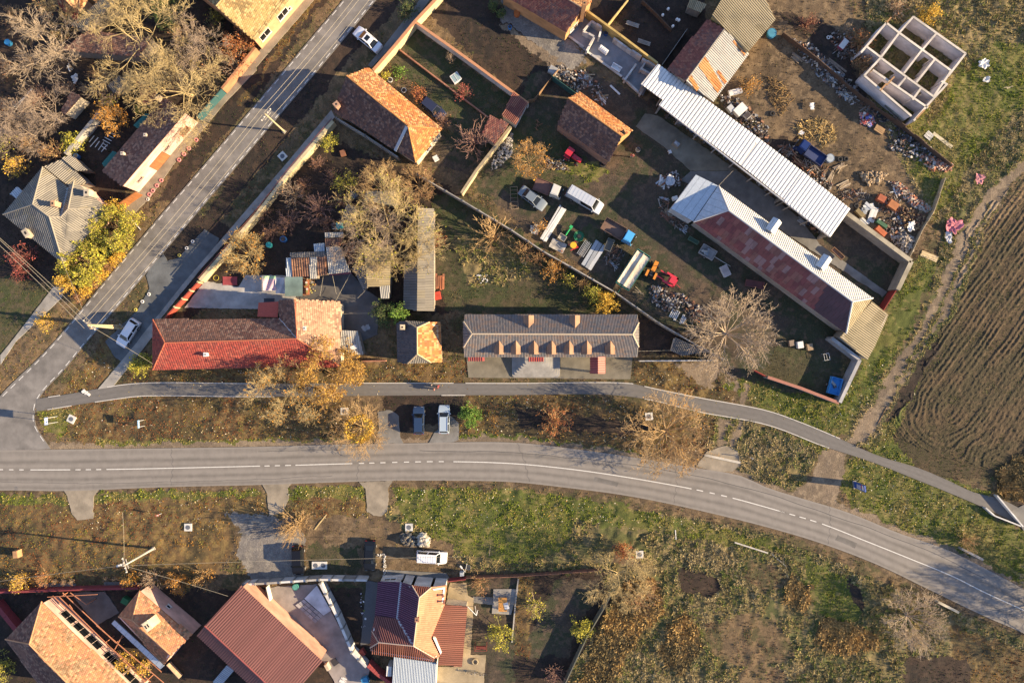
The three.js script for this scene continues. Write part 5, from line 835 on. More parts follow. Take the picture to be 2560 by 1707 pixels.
// roofless ruin
{
  const t = thing('roofless_ruin', 'roofless ruin of pale block walls on a concrete floor', 'ruin', G(...T1(20, 900, 480))), m = [M(.52, .5, .46), M(.4, .39, .38), M(.48, .42, .36)];
  const W = [[660, 268, 738, 180, 1.9], [738, 180, 825, 242, 2.1], [825, 242, 800, 345, 1.6], [656, 275, 755, 332, 1.7], [757, 335, 687, 462, 1.5], [936, 340, 1060, 428, 1.8], [1060, 428, 1190, 520, 1.7], [1200, 530, 1330, 602, 1.9], [1145, 578, 1036, 732, 1.6], [1182, 622, 1290, 685, 1.3], [1240, 545, 1182, 640, 1.4], [510, 320, 660, 430, .25], [690, 470, 1010, 700, .3], [1020, 710, 1185, 862, .6], [1215, 800, 1175, 865, 1.1]];
  W.forEach(([x0, y0, x1, y1, h], i) => { const a = G(...T1(20, x0, y0), h).sub(t.position), b = G(...T1(20, x1, y1), h).sub(t.position); a.y = b.y = 0; const n = Math.max(1, Math.round(a.distanceTo(b) / .9)); for (let k = 0; k < n; k++) { const p = a.clone().lerp(b, k / n), q = a.clone().lerp(b, (k + 1) / n), hh = h * rr(.72, 1.05); part(t, 'wall_block', beam(p.setY(hh / 2 + .1), q.setY(hh / 2 + .1), .28, hh), m[(i + k) % 3]); } });
  const tk = thing('white_tank', 'white ribbed plastic tank lying on the ruin floor', 'tank', G(...T1(20, 838, 470)), -.67); part(tk, 'drum', new THREE.CylinderGeometry(.45, .45, 1.5, 16).rotateZ(Math.PI / 2).translate(0, .55, 0), M(.6, .6, .58, { tex: 'grain' })); for (let i = 0; i < 5; i++) part(tk, 'rib', new THREE.TorusGeometry(.46, .035, 5, 16).rotateY(Math.PI / 2).translate(-.6 + i * .3, .55, 0), M(.66, .66, .64, { tex: null }));
  const bt = thing('bathtub', 'white enamel bathtub left on the ruin floor', 'bathtub', G(...T1(20, 955, 630)), -.55); part(bt, 'tub', join([box(1.5, .5, .08, 0, .12, -.34), box(1.5, .5, .08, 0, .12, .34), box(.08, .5, .6, -.71, .12, 0), box(.08, .5, .6, .71, .12, 0), box(1.4, .06, .6, 0, .14, 0)]), M(.66, .66, .64, { tex: 'grain', rough: .4 })); part(bt, 'rim', join([box(1.6, .05, .12, 0, .6, -.36), box(1.6, .05, .12, 0, .6, .36)]), M(.7, .7, .68, { tex: null }));
}
// half-built house: ring beams on bare white walls
{
  const h = 2.9, t = thing('half_built_house', 'half-built roofless house of whitewashed walls and ring beams', 'house', G(...T1(30, 1330, 620), 0)), wm = M(.72, .66, .64), bm = M(.52, .47, .4);
  const W = [[1340, 152, 1820, 490], [1210, 300, 1688, 648], [1040, 528, 1275, 704], [1275, 704, 1540, 895], [918, 432, 1040, 524], [970, 642, 1200, 800], [1200, 800, 1470, 985], [890, 692, 1320, 1062], [1092, 208, 1210, 300], [1340, 152, 1210, 300], [1210, 300, 1040, 528], [1040, 528, 890, 692], [1092, 208, 860, 480], [1556, 300, 1410, 470], [1410, 470, 1255, 668], [1540, 540, 1370, 752], [1820, 490, 1665, 690], [1650, 770, 1500, 930], [1500, 930, 1345, 1105], [1275, 704, 1195, 800], [1415, 800, 1335, 912], [1688, 648, 1530, 880], [1600, 745, 1650, 772]];
  W.forEach(([x0, y0, x1, y1], i) => {
    const a = G(...T1(30, x0, y0), h).sub(t.position), b = G(...T1(30, x1, y1), h).sub(t.position); a.y = b.y = 0; const L = a.distanceTo(b), ry = Math.atan2(b.x - a.x, b.z - a.z), c = a.clone().lerp(b, .5), th = .24 - .004 * (i % 5);
    const gap = [1, 2, 3, 5, 10, 13, 15].includes(i) ? .9 : 0, put = (g) => g.rotateY(ry).translate(c.x, 0, c.z);
    if (gap) { part(t, 'wall', put(box(th, h - .28, (L - gap) * .62, 0, 0, -L / 2 + (L - gap) * .31)), wm); part(t, 'wall', put(box(th, h - .28, (L - gap) * .38, 0, 0, L / 2 - (L - gap) * .19)), wm); part(t, 'lintel', put(box(th, .6, gap, 0, h - .88, -L / 2 + (L - gap) * .62 + gap / 2)), wm); }
    else part(t, 'wall', put(box(th, h - .28, L - .02, 0, 0, 0)), wm);
    part(t, 'ring_beam', put(box(th + .06, .28 - .003 * (i % 4), L + .1, 0, h - .279, 0)), bm);
  });
  for (const [x, y, L, r] of [[1125, 745, 1.7, .72], [1060, 800, 1.4, .7], [1110, 185, 1, .7], [1400, 1050, 1.8, .75]]) { const p = G(...T1(30, x, y), 3).sub(t.position); part(t, 'timber', box(.2, .16, L, 0, 3.02, 0).rotateY(-r).translate(p.x, 0, p.z), M(.36, .2, .09, { tex: 'streak' })); }
  const tk = thing('steel_tank', 'long rusty grey cylinder tank beside the half-built house', 'tank', G(...T1(30, 1180, 1010), .6).setY(0), -.75); part(tk, 'drum', new THREE.CylinderGeometry(.75, .75, 3.6, 18).rotateZ(Math.PI / 2).translate(0, .75, 0), M(.26, .25, .21, { tex: 'rust', rough: .7 })); part(tk, 'end_cap', new THREE.SphereGeometry(.74, 14, 8).scale(.3, 1, 1).translate(1.8, .75, 0), M(.26, .25, .21, { tex: 'rust' })); part(tk, 'weld_seam', new THREE.TorusGeometry(.76, .03, 5, 18).rotateY(Math.PI / 2).translate(-.4, .75, 0), M(.2, .16, .12));
}

// ---------------------------------------------------------------- poles and cables
const PH = 8.6, poleM = M(.42, .34, .2, { tex: 'streak' }), poleC = M(.42, .4, .36);
function pole(label, px, py, turn, o = {}) {
  const t = thing('electric_pole', label, 'pole', G(px, py), turn, 'electric poles');
  const shaft = [bar(V(0, -.2, 0), V(0, PH, 0), o.twin || o.con ? .2 : .15, 8, .1)]; if (o.twin) shaft.push(bar(V(-.1, -.2, .55), V(-.05, PH, .1), .19, 8, .12));
  part(t, 'shaft', shaft, o.con ? poleC : poleM); part(t, 'footing', box(.5, .4, o.twin ? 1.2 : .5, 0, -.2, o.twin ? .28 : 0), M(.36, .34, .3));
  const arm = part(t, 'crossarm', join([box(.14, .12, 2.2, 0, PH - .5, 0), box(.12, .1, 1.4, 0, PH - 1.1, 0)]), M(.3, .28, .25)); for (const z of [-1, -.4, .4, 1]) part(arm, 'insulator', cyl(.08, .05, .2, 0, PH - .38, z, 8), M(.6, .58, .52, { tex: null, rough: .4 }));
  if (o.twin) part(t, 'fuse_box', box(.5, .7, .4, -.35, PH - 1.6, 0), M(.25, .2, .16)); if (o.lamp) { const l = part(t, 'lamp_arm', bar(V(0, PH - 1.5, 0), V(-.9, PH - 1.1, -.1), .05), M(.5, .5, .5)); part(l, 'lamp_head', box(.7, .14, .28, -1.2, PH - 1.16, -.1), M(.6, .6, .58)); }
  t.top = V(0, PH - .2, 0).add(t.position); return t;
}
const p1 = pole('twin timber electric pole beside the white parked estate car', ...T1(1, 1105, 1425), .9, { twin: 1 }), p2 = pole('single slim electric pole across from the peach house', ...T1(10, 258, 1208), -.65), p3 = pole('slotted concrete electric pole on the leafy lower verge', ...T1(3, 1405, 335), .3, { con: 1, lamp: 1 });
const cabM = M(.34, .3, .22, { tex: null, rough: .6 });
function cable(label, a, b, sag = .5, group = 'overhead cables', r = .02) {
  const m = a.clone().lerp(b, .5); m.y -= sag; const c = new THREE.QuadraticBezierCurve3(a, m.add(V(0, -sag, 0)), b); const o = a.clone(); o.y = 0;
  solo('power_cable', new THREE.TubeGeometry(new THREE.QuadraticBezierCurve3(...[c.v0, c.v1, c.v2].map(v => v.clone().sub(o))), 16, r, 4), cabM, label, 'cable', group, o);
}
const far = G(955, -60, 8).setY(PH);
for (const k of [-1, -.35, .9]) { const u = V(.72 * k, 0, .62 * k); cable('overhead cable strung above the side road between two poles', p1.top.clone().add(u), p2.top.clone().add(u), .6, 'cables above the side road', .024); cable('overhead cable running uphill from the single slim pole', p2.top.clone().add(u), far.clone().add(u), .6, 'cables beyond the concrete pole', .024); }
[[0, 625], [0, 641], [0, 692]].forEach(([x, y], i) => cable('overhead cable from the twin pole across the gardens', p1.top.clone().add(V(-.5 * i + .4, 0, .4 * i - .3)), G(...T1(1, x - 60, y - 55), 8), .3, 'cables across the gardens', .028));
cable('service cable from the twin pole to the hip-roofed house', p1.top, G(...T1(1, 535, 768), 4.2), .2); cable('service cable from the twin pole over the white car to the red roof', p1.top, G(...T1(2, 1400, 205), 4.3), .2);
cable('service cable from slotted pole to the maroon hall', p3.top, G(...T1(3, 2090, 772), 5.2), .2); cable('cable leaving the slotted pole along the maroon fence', p3.top, G(...T1(3, -80, 645), 7.6), .3);
cable('thin cable from slotted pole towards the white van', p3.top, G(...T1(13, 1900, 410), 4.5), .4); cable('cable from slotted pole up across the leafy verge', p3.top, G(...T1(2, 1120, 1568), 7), .2);
cable('wire from the long house corner to the white shed', G(...T1(21, 1900, 135), 3.6), G(...T1(21, 2030, 0), 3.9), .1); cable('wire from the manor corner to the cellar hut', G(...T1(22, 1160, 88), 3.9), G(...T1(22, 1465, 80), 1.8), .05); cable('clothes line across the corner house court', G(...T1(11, 770, 1312), 2.2), G(...T1(11, 1110, 1305), 2.2), .1);
for (const [x0, y0, x1, y1] of [[870, 930, 710, 1230], [615, 970, 585, 1150], [700, 960, 735, 1130], [1000, 1100, 930, 1170]]) cable('red clothes line pole across the dark court', G(...T1(11, x0, y0), 2.3), G(...T1(11, x1, y1), 2.1), .02, 'red line poles of the court');

// ---------------------------------------------------------------- trees and shrubs
function twigs(segs, n = 3) { // tapered three-sided sticks
  const v = [], nr = []; const up = V(0, 1, 0), x = V(1, 0, 0);
  for (const [a, b, ra, rb] of segs) {
    const d = b.clone().sub(a).normalize(), s = d.clone().cross(Math.abs(d.y) > .9 ? x : up).normalize(), t = d.clone().cross(s);
    for (let i = 0; i < n; i++) {
      const p = i / n * 6.2832, q = (i + 1) / n * 6.2832, n1 = s.clone().multiplyScalar(Math.cos(p)).addScaledVector(t, Math.sin(p)), n2 = s.clone().multiplyScalar(Math.cos(q)).addScaledVector(t, Math.sin(q));
      const A = a.clone().addScaledVector(n1, ra), B = a.clone().addScaledVector(n2, ra), C = b.clone().addScaledVector(n2, rb), D = b.clone().addScaledVector(n1, rb);
      for (const [w, m] of [[A, n1], [B, n2], [C, n2], [A, n1], [C, n2], [D, n1]]) { v.push(w.x, w.y, w.z); nr.push(m.x, m.y, m.z); }
    }
  }
  const g = new THREE.BufferGeometry(); g.setAttribute('position', new THREE.Float32BufferAttribute(v, 3)); g.setAttribute('normal', new THREE.Float32BufferAttribute(nr, 3)); g.setAttribute('uv', new THREE.BufferAttribute(new Float32Array(v.length / 3 * 2), 2)); return g;
}
// a crown of about 5 m radius and 9 m height
function growTree(seed, o) {
  const q = rng(seed), L = [[], [], []], tips = [], rnd = (s) => V(q() - .5, q() - .5, q() - .5).multiplyScalar(s);
  const grow = (p, d, len, r, lv) => {
    const n = [4, 4, 3, 3, 2, 1][lv], kids = o.kids[lv] || 0; let a = p.clone(), dir = d.clone(), ra = r; const at = [];
    for (let i = 0; i < n; i++) { dir.add(rnd(o.wob * (lv > 1 ? 1.2 : .8))).add(V(0, o.lift[lv] || 0, 0)).normalize(); const b = a.clone().addScaledVector(dir, len / n), rb = r * (1 - .72 * (i + 1) / n) + .008; L[lv < 2 ? 0 : lv < 3 ? 1 : 2].push([a, b, ra, rb]); at.push([b, dir.clone(), rb]); a = b; ra = rb; }
    if (!kids) { tips.push([a, dir]); return; }
    for (let k = 0; k < kids; k++) {
      const f = lv === 0 ? 1 - .28 * (k / kids) : .28 + .72 * (k + .6 * q()) / kids, s = at[clamp(Math.floor(f * n), 0, n - 1)];
      const ax = s[1].clone().cross(rnd(1).normalize()).normalize(), ang = o.ang[lv] * (.65 + .7 * q()); let nd = s[1].clone().applyAxisAngle(ax, ang);
      if (lv === 0) { const az = k * 2.4 + q() * .7; nd = V(Math.cos(az), o.rise * (.5 + .9 * q()), Math.sin(az)).normalize(); }
      grow(s[0].clone(), nd, len * (lv === 0 ? o.limb : o.sh * (.7 + .6 * q()) * (1 - .35 * f + .1)), Math.max(.018, s[2] * .78), lv + 1);
    }
  };
  grow(V(0, -.2, 0), V(.05, 1, .04), o.trunk, o.r, 0);
  return { L, tips };
}
const TREES = {
  spread: [11, 12, 13].map(s => growTree(s, { trunk: 3, r: .34, limb: 1.75, rise: .75, kids: [6, 6, 6, 5, 4, 0], ang: [0, .8, .8, .75, .7], lift: [0, .04, .03, .05, .05], wob: .42, sh: .6 })),
  thin: [21, 22].map(s => growTree(s, { trunk: 3.2, r: .22, limb: 1.6, rise: 1.1, kids: [6, 6, 5, 5, 3, 0], ang: [0, .7, .7, .7, .6], lift: [0, .06, .06, .06, .05], wob: .35, sh: .6 })),
  vase: [31, 32].map(s => growTree(s, { trunk: 1.2, r: .3, limb: 4.9, rise: 1.05, kids: [21, 9, 6, 3, 0], ang: [0, .6, .65, .65], lift: [0, -.02, .03, .04], wob: .27, sh: .45 })),
};
function growBush(seed) {
  const q = rng(seed), S2 = [], tips = [];
  for (let i = 0; i < 46; i++) {
    const az = q() * 6.283, el = .25 + 1.2 * q(), l = .75 + .5 * q(); let d = V(Math.cos(az) * Math.cos(el), Math.sin(el), Math.sin(az) * Math.cos(el)), a = V((q() - .5) * .25, 0, (q() - .5) * .25);
    for (let k = 0; k < 3; k++) { d.add(V(q() - .5, q() - .4, q() - .5).multiplyScalar(.45)).normalize(); const b = a.clone().addScaledVector(d, l / 3); S2.push([a, b, .022 - .005 * k, .016 - .004 * k]); if (k) for (let j = 0; j < 3; j++) { const e = b.clone().addScaledVector(d.clone().add(V(q() - .5, q() - .4, q() - .5).multiplyScalar(1.6)).normalize(), .16 + .22 * q()); S2.push([b, e, .011, .006]); tips.push([e, d.clone()]); } a = b; }
  }
  return { g: twigs(S2), tips };
}
const BUSH = [41, 42, 43].map(growBush);
for (const k in TREES) TREES[k] = TREES[k].map(t => ({ trunk: twigs(t.L[0], 6), limbs: twigs(t.L[1], 4), twigs: twigs(t.L[2], 3), tips: t.tips, rad: (() => { const d = t.tips.map(q => Math.hypot(q[0].x, q[0].z)).sort((a, b) => a - b); return d[Math.floor(d.length * .93)]; })(), top: Math.max(...t.tips.map(q => q[0].y)) }));
const leafGeo = (() => { const g = new THREE.BufferGeometry(); g.setAttribute('position', new THREE.Float32BufferAttribute([-.5, 0, 0, 0, .12, .38, .5, 0, 0, -.5, 0, 0, .5, 0, 0, 0, .12, -.38], 3)); g.computeVertexNormals(); return g; })();
const leafMat = new THREE.MeshPhysicalMaterial({ roughness: .9, side: THREE.DoubleSide, transmission: .25, thickness: 0 });
const barkOf = (c) => M(...c, { tex: 'grain', rough: .95 });
const BARK = { lichen: [.47, .36, .17], grey: [.38, .29, .21], pale: [.46, .36, .25], pink: [.30, .18, .145], tan: [.46, .31, .15], red: [.24, .09, .07], olive: [.22, .2, .09] };
const LEAF = { yellow: [[.62, .37, .025], [.52, .30, .02], [.66, .46, .06]], golden: [[.46, .26, .03], [.38, .21, .03], [.5, .32, .06], [.3, .15, .03]], gold: [[.50, .24, .025], [.42, .20, .02], [.38, .16, .02]], lime: [[.40, .36, .03], [.5, .43, .04], [.26, .26, .025]], green: [[.05, .085, .015], [.08, .12, .02], [.035, .06, .012]], bright: [[.12, .22, .02], [.16, .28, .03]], orange: [[.42, .15, .03], [.34, .13, .03], [.28, .08, .03]], red: [[.34, .06, .05], [.28, .08, .05]], rusty: [[.26, .12, .05], [.2, .1, .045]] };
let leafSeed = 900, leafTotal = 0;
function leaves(parent, tips, sc, kind, count, size, keep) {
  const q = rng(leafSeed += 13), P = LEAF[kind], L = [], e = new THREE.Euler(), qt = new THREE.Quaternion();
  const ok = keep ? tips.filter(t => keep(t[0])) : tips; if (!ok.length) return;
  for (let i = 0; i < count; i++) { const t = ok[Math.floor(q() * ok.length)][0], c = P[Math.floor(q() * P.length)], k = .7 + .6 * q(), s = size * (.6 + .8 * q()); L.push([new THREE.Matrix4().compose(V(t.x * sc[0] + (q() - .5) * .5, t.y * sc[1] + (q() - .6) * .5, t.z * sc[0] + (q() - .5) * .5), qt.setFromEuler(e.set((q() - .5) * 2.4, q() * 6.28, (q() - .5) * 2.4)), V(s, s, s)), rgb(c[0] * k, c[1] * k, c[2] * k)]); }
  leafTotal += count; instances(parent, 'foliage', leafGeo, leafMat, L);
}
let treeI = 0;
// at: photograph position of the crown's middle; r: crown radius in metres; ht: height
function tree(kind, label, at, r, ht, bark, o = {}) {
  const v = TREES[kind], T0 = v[treeI++ % v.length], p = G(at[0], at[1], ht * .55).setY(0), t = thing(o.name || 'bare_tree', label, 'tree', p, 0, o.group), sx = 1.16 * r / T0.rad, sy = ht / T0.top, m = barkOf(BARK[bark]), a = treeI * 1.7;
  for (const k of ['trunk', 'limbs', 'twigs']) { const x = new THREE.Mesh(T0[k], m); x.name = k; x.castShadow = x.receiveShadow = true; x.scale.set(sx, sy, sx); x.rotation.y = a; if (k !== 'trunk') x.userData.kind = 'stuff'; t.add(x); }
  if (o.leaf) { const c = Math.cos(a), s = Math.sin(a); leaves(t, T0.tips.map(q => [V(q[0].x * c + q[0].z * s, q[0].y, -q[0].x * s + q[0].z * c)]), [sx, sy], o.leaf, o.n || 1500, o.size || .24, o.keep); }
  return t;
}
function bush(label, at, r, ht, bark, leaf, n = 500, o = {}) {
  const B = BUSH[treeI++ % 3], p = G(at[0], at[1], ht * .5).setY(0), t = thing(o.name || 'shrub', label, 'shrub', p, 0, o.group), m = barkOf(BARK[bark]);
  const x = new THREE.Mesh(B.g, m); x.name = 'stems'; x.castShadow = x.receiveShadow = true; x.scale.set(r, ht, r); t.add(x);
  if (leaf) leaves(t, B.tips, [r, ht], leaf, n, o.size || .2); return t;
}
tree('spread', 'largest bare walnut tree spreading over the garden sheds', T1(0, 1170, 330), 7.6, 11, 'lichen'); tree('spread', 'bare walnut tree reaching over the pink house roof', T1(0, 1620, 770), 6.8, 10, 'lichen');
tree('thin', 'grey bare tree at the dark garden edge behind the sheds', T1(0, 380, 390), 5.2, 9, 'pale'); tree('thin', 'slender pale bare tree near the orange hedge', T1(0, 1790, 420), 4, 8, 'grey'); tree('thin', 'straggly bare fruit tree beside the tiny brown shed', T1(0, 430, 1050), 4.2, 6.5, 'grey'); tree('thin', 'bare fruit tree with mossy limbs above the hip-roofed house', T1(0, 190, 1190), 3.8, 6, 'grey');
tree('thin', 'yellowish bare tree beside the red metal roof', T1(0, 540, 110), 3.4, 6, 'lichen', { leaf: 'rusty', n: 300 });
bush('golden leafy bush beside the ivy-grown garden wall', T1(0, 1040, 1100), 2.3, 3.6, 'tan', 'gold', 1400); bush('orange hedge bush below the peach house gable', T1(0, 2180, 420), 2.6, 3, 'tan', 'orange', 1800); bush('bare thorny bush between orange hedge and street wall', T1(0, 2140, 590), 2.4, 2.6, 'grey', 'rusty', 250); bush('dark evergreen bush beside the largest walnut', T1(0, 1530, 100), 2.9, 4, 'olive', 'green', 2600); bush('rust-coloured bare bush by the grey ribbed roof', T1(0, 470, 1400), 2, 2.4, 'tan', 'rusty', 300);
bush('yellow bush at the corner of the dark garden', T1(0, 150, 1530), 1.6, 2.2, 'tan', 'yellow', 500); bush('pale white-twigged bush beside the tiny brown shed', T1(0, 810, 840), 1.2, 2, 'pale', null); bush('small dark bush near the green awning', T1(0, 1290, 1010), .9, 1.4, 'olive', 'lime', 200); bush('ivy clump growing on the garden wall', T1(0, 670, 1310), 1.7, 1.8, 'olive', 'lime', 1100); bush('mixed dry scrub between the garden sheds', T1(0, 980, 840), 2.2, 2, 'grey', 'rusty', 300);
bush('yellow-green bush at the end of the rust-brown gate', T1(1, 1050, 355), 1.5, 2.6, 'tan', 'yellow', 1100); tree('vase', 'yellow-green leafy tree before the hip-roofed house', T1(1, 1040, 520), 3, 5, 'tan', { leaf: 'lime', n: 6500, name: 'leafy_tree' }); tree('vase', 'broad lime-leaved tree at the roadside hedge', T1(1, 750, 830), 3, 4.6, 'tan', { leaf: 'lime', n: 7500, name: 'leafy_tree' });
bush('low bright yellow bush where the garden pavement ends', T1(1, 635, 1005), 1.9, 2.6, 'tan', 'yellow', 1500); bush('dark clipped bush between the two lime-leaved trees', T1(1, 1000, 720), 1, 1.4, 'olive', 'green', 600); bush('golden hedge clump beside the side road', T1(1, 880, 640), .9, 1.4, 'tan', 'yellow', 500); bush('bright red bare shrub beside the overhead cables', T1(1, 215, 790), 2.1, 3, 'red', 'red', 250); bush('low red shrub on the dark lawn edge', T1(1, 195, 930), 1.5, 1.6, 'red', 'red', 300); bush('yellow roadside bush beside the garden pavement', T1(1, 410, 1390), 1.3, 1.6, 'tan', 'yellow', 350);
for (let i = 0; i < 9; i++) bush('golden hedge shrub in the row along the side road', T1(1, 1090 - i * 46, 780 + i * 48), .85, 1.1, 'tan', i % 3 === 2 ? 'rusty' : 'yellow', 420, { name: 'hedge_shrub', group: 'golden hedge shrubs along the side road' });
bush('pinkish bare fruit tree beside the small red outbuilding', T1(10, 1990, 1280), 3.1, 4.2, 'pink', null); bush('small reddish tree on the walled lawn', T1(10, 1900, 850), 1.3, 2.4, 'red', 'red', 140); bush('red-twigged shrub behind the dark blue car', T1(10, 1490, 865), 1.3, 1.8, 'red', 'orange', 350); bush('olive evergreen bush beside the picketed street wall', T1(10, 672, 1310), 1.3, 2, 'olive', 'lime', 500); bush('brown bare shrub at the rear of the tiled house', T1(10, 1710, 1110), 1.4, 2, 'pink', 'rusty', 120); bush('small grey sapling on the walled lawn', T1(10, 1790, 540), .8, 2, 'grey', null); bush('tiny yellow-green flower bush by the tiled house', T1(10, 1190, 700), .7, .7, 'tan', 'lime', 200); bush('bright green weeds beside the garden path of the walled lawn', T1(10, 1320, 660), 1, .5, 'olive', 'bright', 350);
bush('round dwarf conifer beside the gravel drive', T1(10, 2175, 70), .6, 1.4, 'olive', 'green', 400); bush('second dwarf conifer lower along the gravel drive', T1(10, 2250, 130), .6, 1.3, 'olive', 'green', 400); bush('dark hedge clump beside the upper pavement', T1(10, 1400, 95), 1.5, 1.5, 'olive', 'green', 500);
tree('spread', 'big ivy-grown bare tree between the garden sheds', T1(11, 1190, 470), 7, 11, 'lichen', { leaf: 'lime', n: 700, size: .2 }); tree('spread', 'smaller bare tree behind the rusty courtyard sheds', T1(11, 1000, 640), 4.6, 8, 'grey'); tree('vase', 'brushy brown tree at the back wall of the garden', T1(11, 1130, 130), 3.2, 5, 'tan'); tree('vase', 'brown brushy tree beside the tiled house wall', T1(11, 1480, 110), 2.6, 4.5, 'tan', { leaf: 'rusty', n: 300 }); tree('thin', 'bare tree leaning over the narrow dark alley', T1(11, 1400, 700), 3.2, 7, 'lichen');
bush('pinkish bare plum tree in the dark back garden', T1(11, 550, 350), 2.7, 3.4, 'pink', null); bush('grey bare tree beside the picketed wall in the back garden', T1(11, 320, 210), 2.2, 3.4, 'grey', 'rusty', 60); bush('low bare shrub beneath the picketed wall', T1(11, 290, 460), 2, 2, 'pink', 'rusty', 80); tree('vase', 'yellowish dense tree at the court corner', T1(1, 2240, 760), 3, 5, 'lichen', { leaf: 'gold', n: 500 }); bush('reddish bare bush behind the long patched shed roof', T1(11, 890, 770), 2, 3, 'red', 'rusty', 300); bush('dark leafy bush in the shady back garden corner', T1(11, 810, 110), 2, 2.5, 'olive', 'lime', 350);
bush('bare orchard tree of radiating twigs near the panel wall', T1(11, 2160, 590), 3.3, 4.5, 'tan', null); bush('evergreen shrub with pale flowers beside the court', T1(11, 1170, 1310), 1.7, 3, 'olive', 'green', 1500); bush('lighter evergreen shrub behind the little hipped house', T1(11, 1315, 1300), 1.5, 3, 'olive', 'bright', 1100); bush('rusty vine beside the long garden shed', T1(11, 1670, 620), 1.2, 1.2, 'red', 'orange', 350);
bush('tan bare shrub below the panel wall near white girders', T1(21, 110, 740), 1.7, 2.4, 'tan', 'rusty', 100); bush('bare shrub next along the panel wall', T1(21, 230, 800), 1.4, 2.2, 'tan', 'rusty', 100); bush('yellow-leaved shrub below the panel wall', T1(21, 385, 910), 1.8, 2.5, 'tan', 'gold', 400); bush('thin weed shrub below the panel wall', T1(21, 520, 1000), 1, 1.6, 'olive', 'lime', 150); bush('tan twiggy shrub below the trailer and wall', T1(21, 640, 1030), 1.4, 2, 'tan', null); bush('bright yellow bush behind the manor roof', T1(21, 870, 1210), 1.7, 2.6, 'olive', 'yellow', 1500); bush('olive bush beside the bright yellow bush', T1(21, 740, 1130), 1.4, 2.2, 'olive', 'lime', 500); bush('straw-coloured weed clump beside the white girders', T1(21, 250, 520), 1.1, 1.4, 'pale', 'gold', 150);
tree('vase', 'round tan leafless tree beside the rust-bed truck', T1(20, 160, 1460), 2.6, 4.6, 'tan', { leaf: 'gold', n: 450 }); tree('vase', 'big bare tree at the tip of the manor plot', [1832, 832], 5.8, 8.5, 'pale'); tree('vase', 'tan roadside tree with upright branches by the driveway', [1678, 1085], 5.7, 8, 'tan', { leaf: 'gold', n: 260 }); bush('orange bush on the leafy verge beside the road', T1(22, 400, 730), 2.4, 3, 'tan', 'orange', 700);
tree('spread', 'golden-leaved tree leaning over the footpath', T1(12, 640, 300), 4.4, 9.5, 'tan', { leaf: 'golden', n: 6500, size: .22, name: 'leafy_tree' }); tree('spread', 'half-bare yellowish tree beside the golden-leaved tree', T1(12, 270, 460), 4.8, 8.5, 'lichen', { leaf: 'gold', n: 700 }); tree('vase', 'bare roadside tree with yellow leaves at its heart', T1(12, 940, 800), 3.9, 6.5, 'tan', { leaf: 'yellow', n: 900, keep: (p) => Math.hypot(p.x - .3, p.z) < 3.2 }); bush('bright green clipped shrub beside the silver estate', T1(12, 1970, 680), 1.6, 1.5, 'olive', 'bright', 1900);
bush('dark yellow-green conifer bush at the corner house', T1(2, 1290, 210), 1.7, 2, 'olive', 'lime', 1300); bush('yellow shrub before the maroon fence', T1(3, 180, 640), 1.5, 2, 'tan', 'yellow', 400); bush('orange grass clump before the maroon fence', T1(3, 400, 605), 1.2, 1.4, 'tan', 'orange', 250); bush('yellow-tipped bush near the slotted pole', T1(3, 1190, 615), 1.3, 1.8, 'olive', 'gold', 350); bush('grey bare bush at the end of the maroon fence', T1(3, 1390, 625), 1.8, 2.4, 'grey', 'rusty', 100); bush('golden bush near the maroon hall', T1(3, 1640, 640), 1.7, 2, 'tan', 'gold', 700); bush('bare yellowish bush beside the golden bush', T1(3, 1860, 600), 1.7, 2.4, 'tan', 'gold', 200);
for (const [x, y] of [[500, 640], [588, 638], [657, 638], [975, 620], [1055, 618]]) bush('tiny dry shrub in the row before the maroon fence', T1(3, x, y), .5, .7, 'pale', 'rusty', 30, { group: 'tiny shrubs before the maroon fence', name: 'small_shrub' });
bush('dense tan twig bush beside the leaning plank', T1(13, 360, 120), 2.9, 3.6, 'tan', null); bush('tan twig clump inside the dense tan twig bush', T1(13, 300, 160), 2.2, 2.6, 'tan', null); bush('yellow-green bush in the garden with white flowers', T1(13, 2240, 1120), 2, 2.6, 'olive', 'lime', 1000); bush('bare vine in the pergola of the coral house', T1(3, 1160, 1350), 1.6, 2.6, 'tan', 'yellow', 500); bush('yellow vine over the pergola end', T1(3, 1330, 1420), 1.1, 2.6, 'tan', 'yellow', 350); bush('straggling weeds behind the coral tiled house', T1(3, 30, 1430), 2, 2, 'olive', 'lime', 600);
tree('spread', 'bare tree standing over the board fence corner', T1(23, 1000, 640), 4.6, 7.5, 'lichen'); bush('orange-leaved bush above the bare fence-corner tree', T1(23, 1020, 350), 1.3, 2.4, 'tan', 'orange', 600); bush('pale yellow shrub in the garden plot', T1(23, 210, 865), 1.6, 2.2, 'pale', 'lime', 420); bush('round yellow-green shrub next to the board fence', T1(23, 635, 1065), 1.6, 2.2, 'olive', 'lime', 900); bush('pinkish bare shrub at the foot of the board fence', T1(23, 390, 1500), 1.8, 2.4, 'pink', null); bush('brown scrub at the top corner of the garden plot', T1(13, 2050, 660), 1.6, 1.6, 'tan', 'rusty', 250); bush('dry brush between fence tree and tall grass', T1(23, 1180, 760), 2.8, 1.8, 'tan', 'rusty', 400);
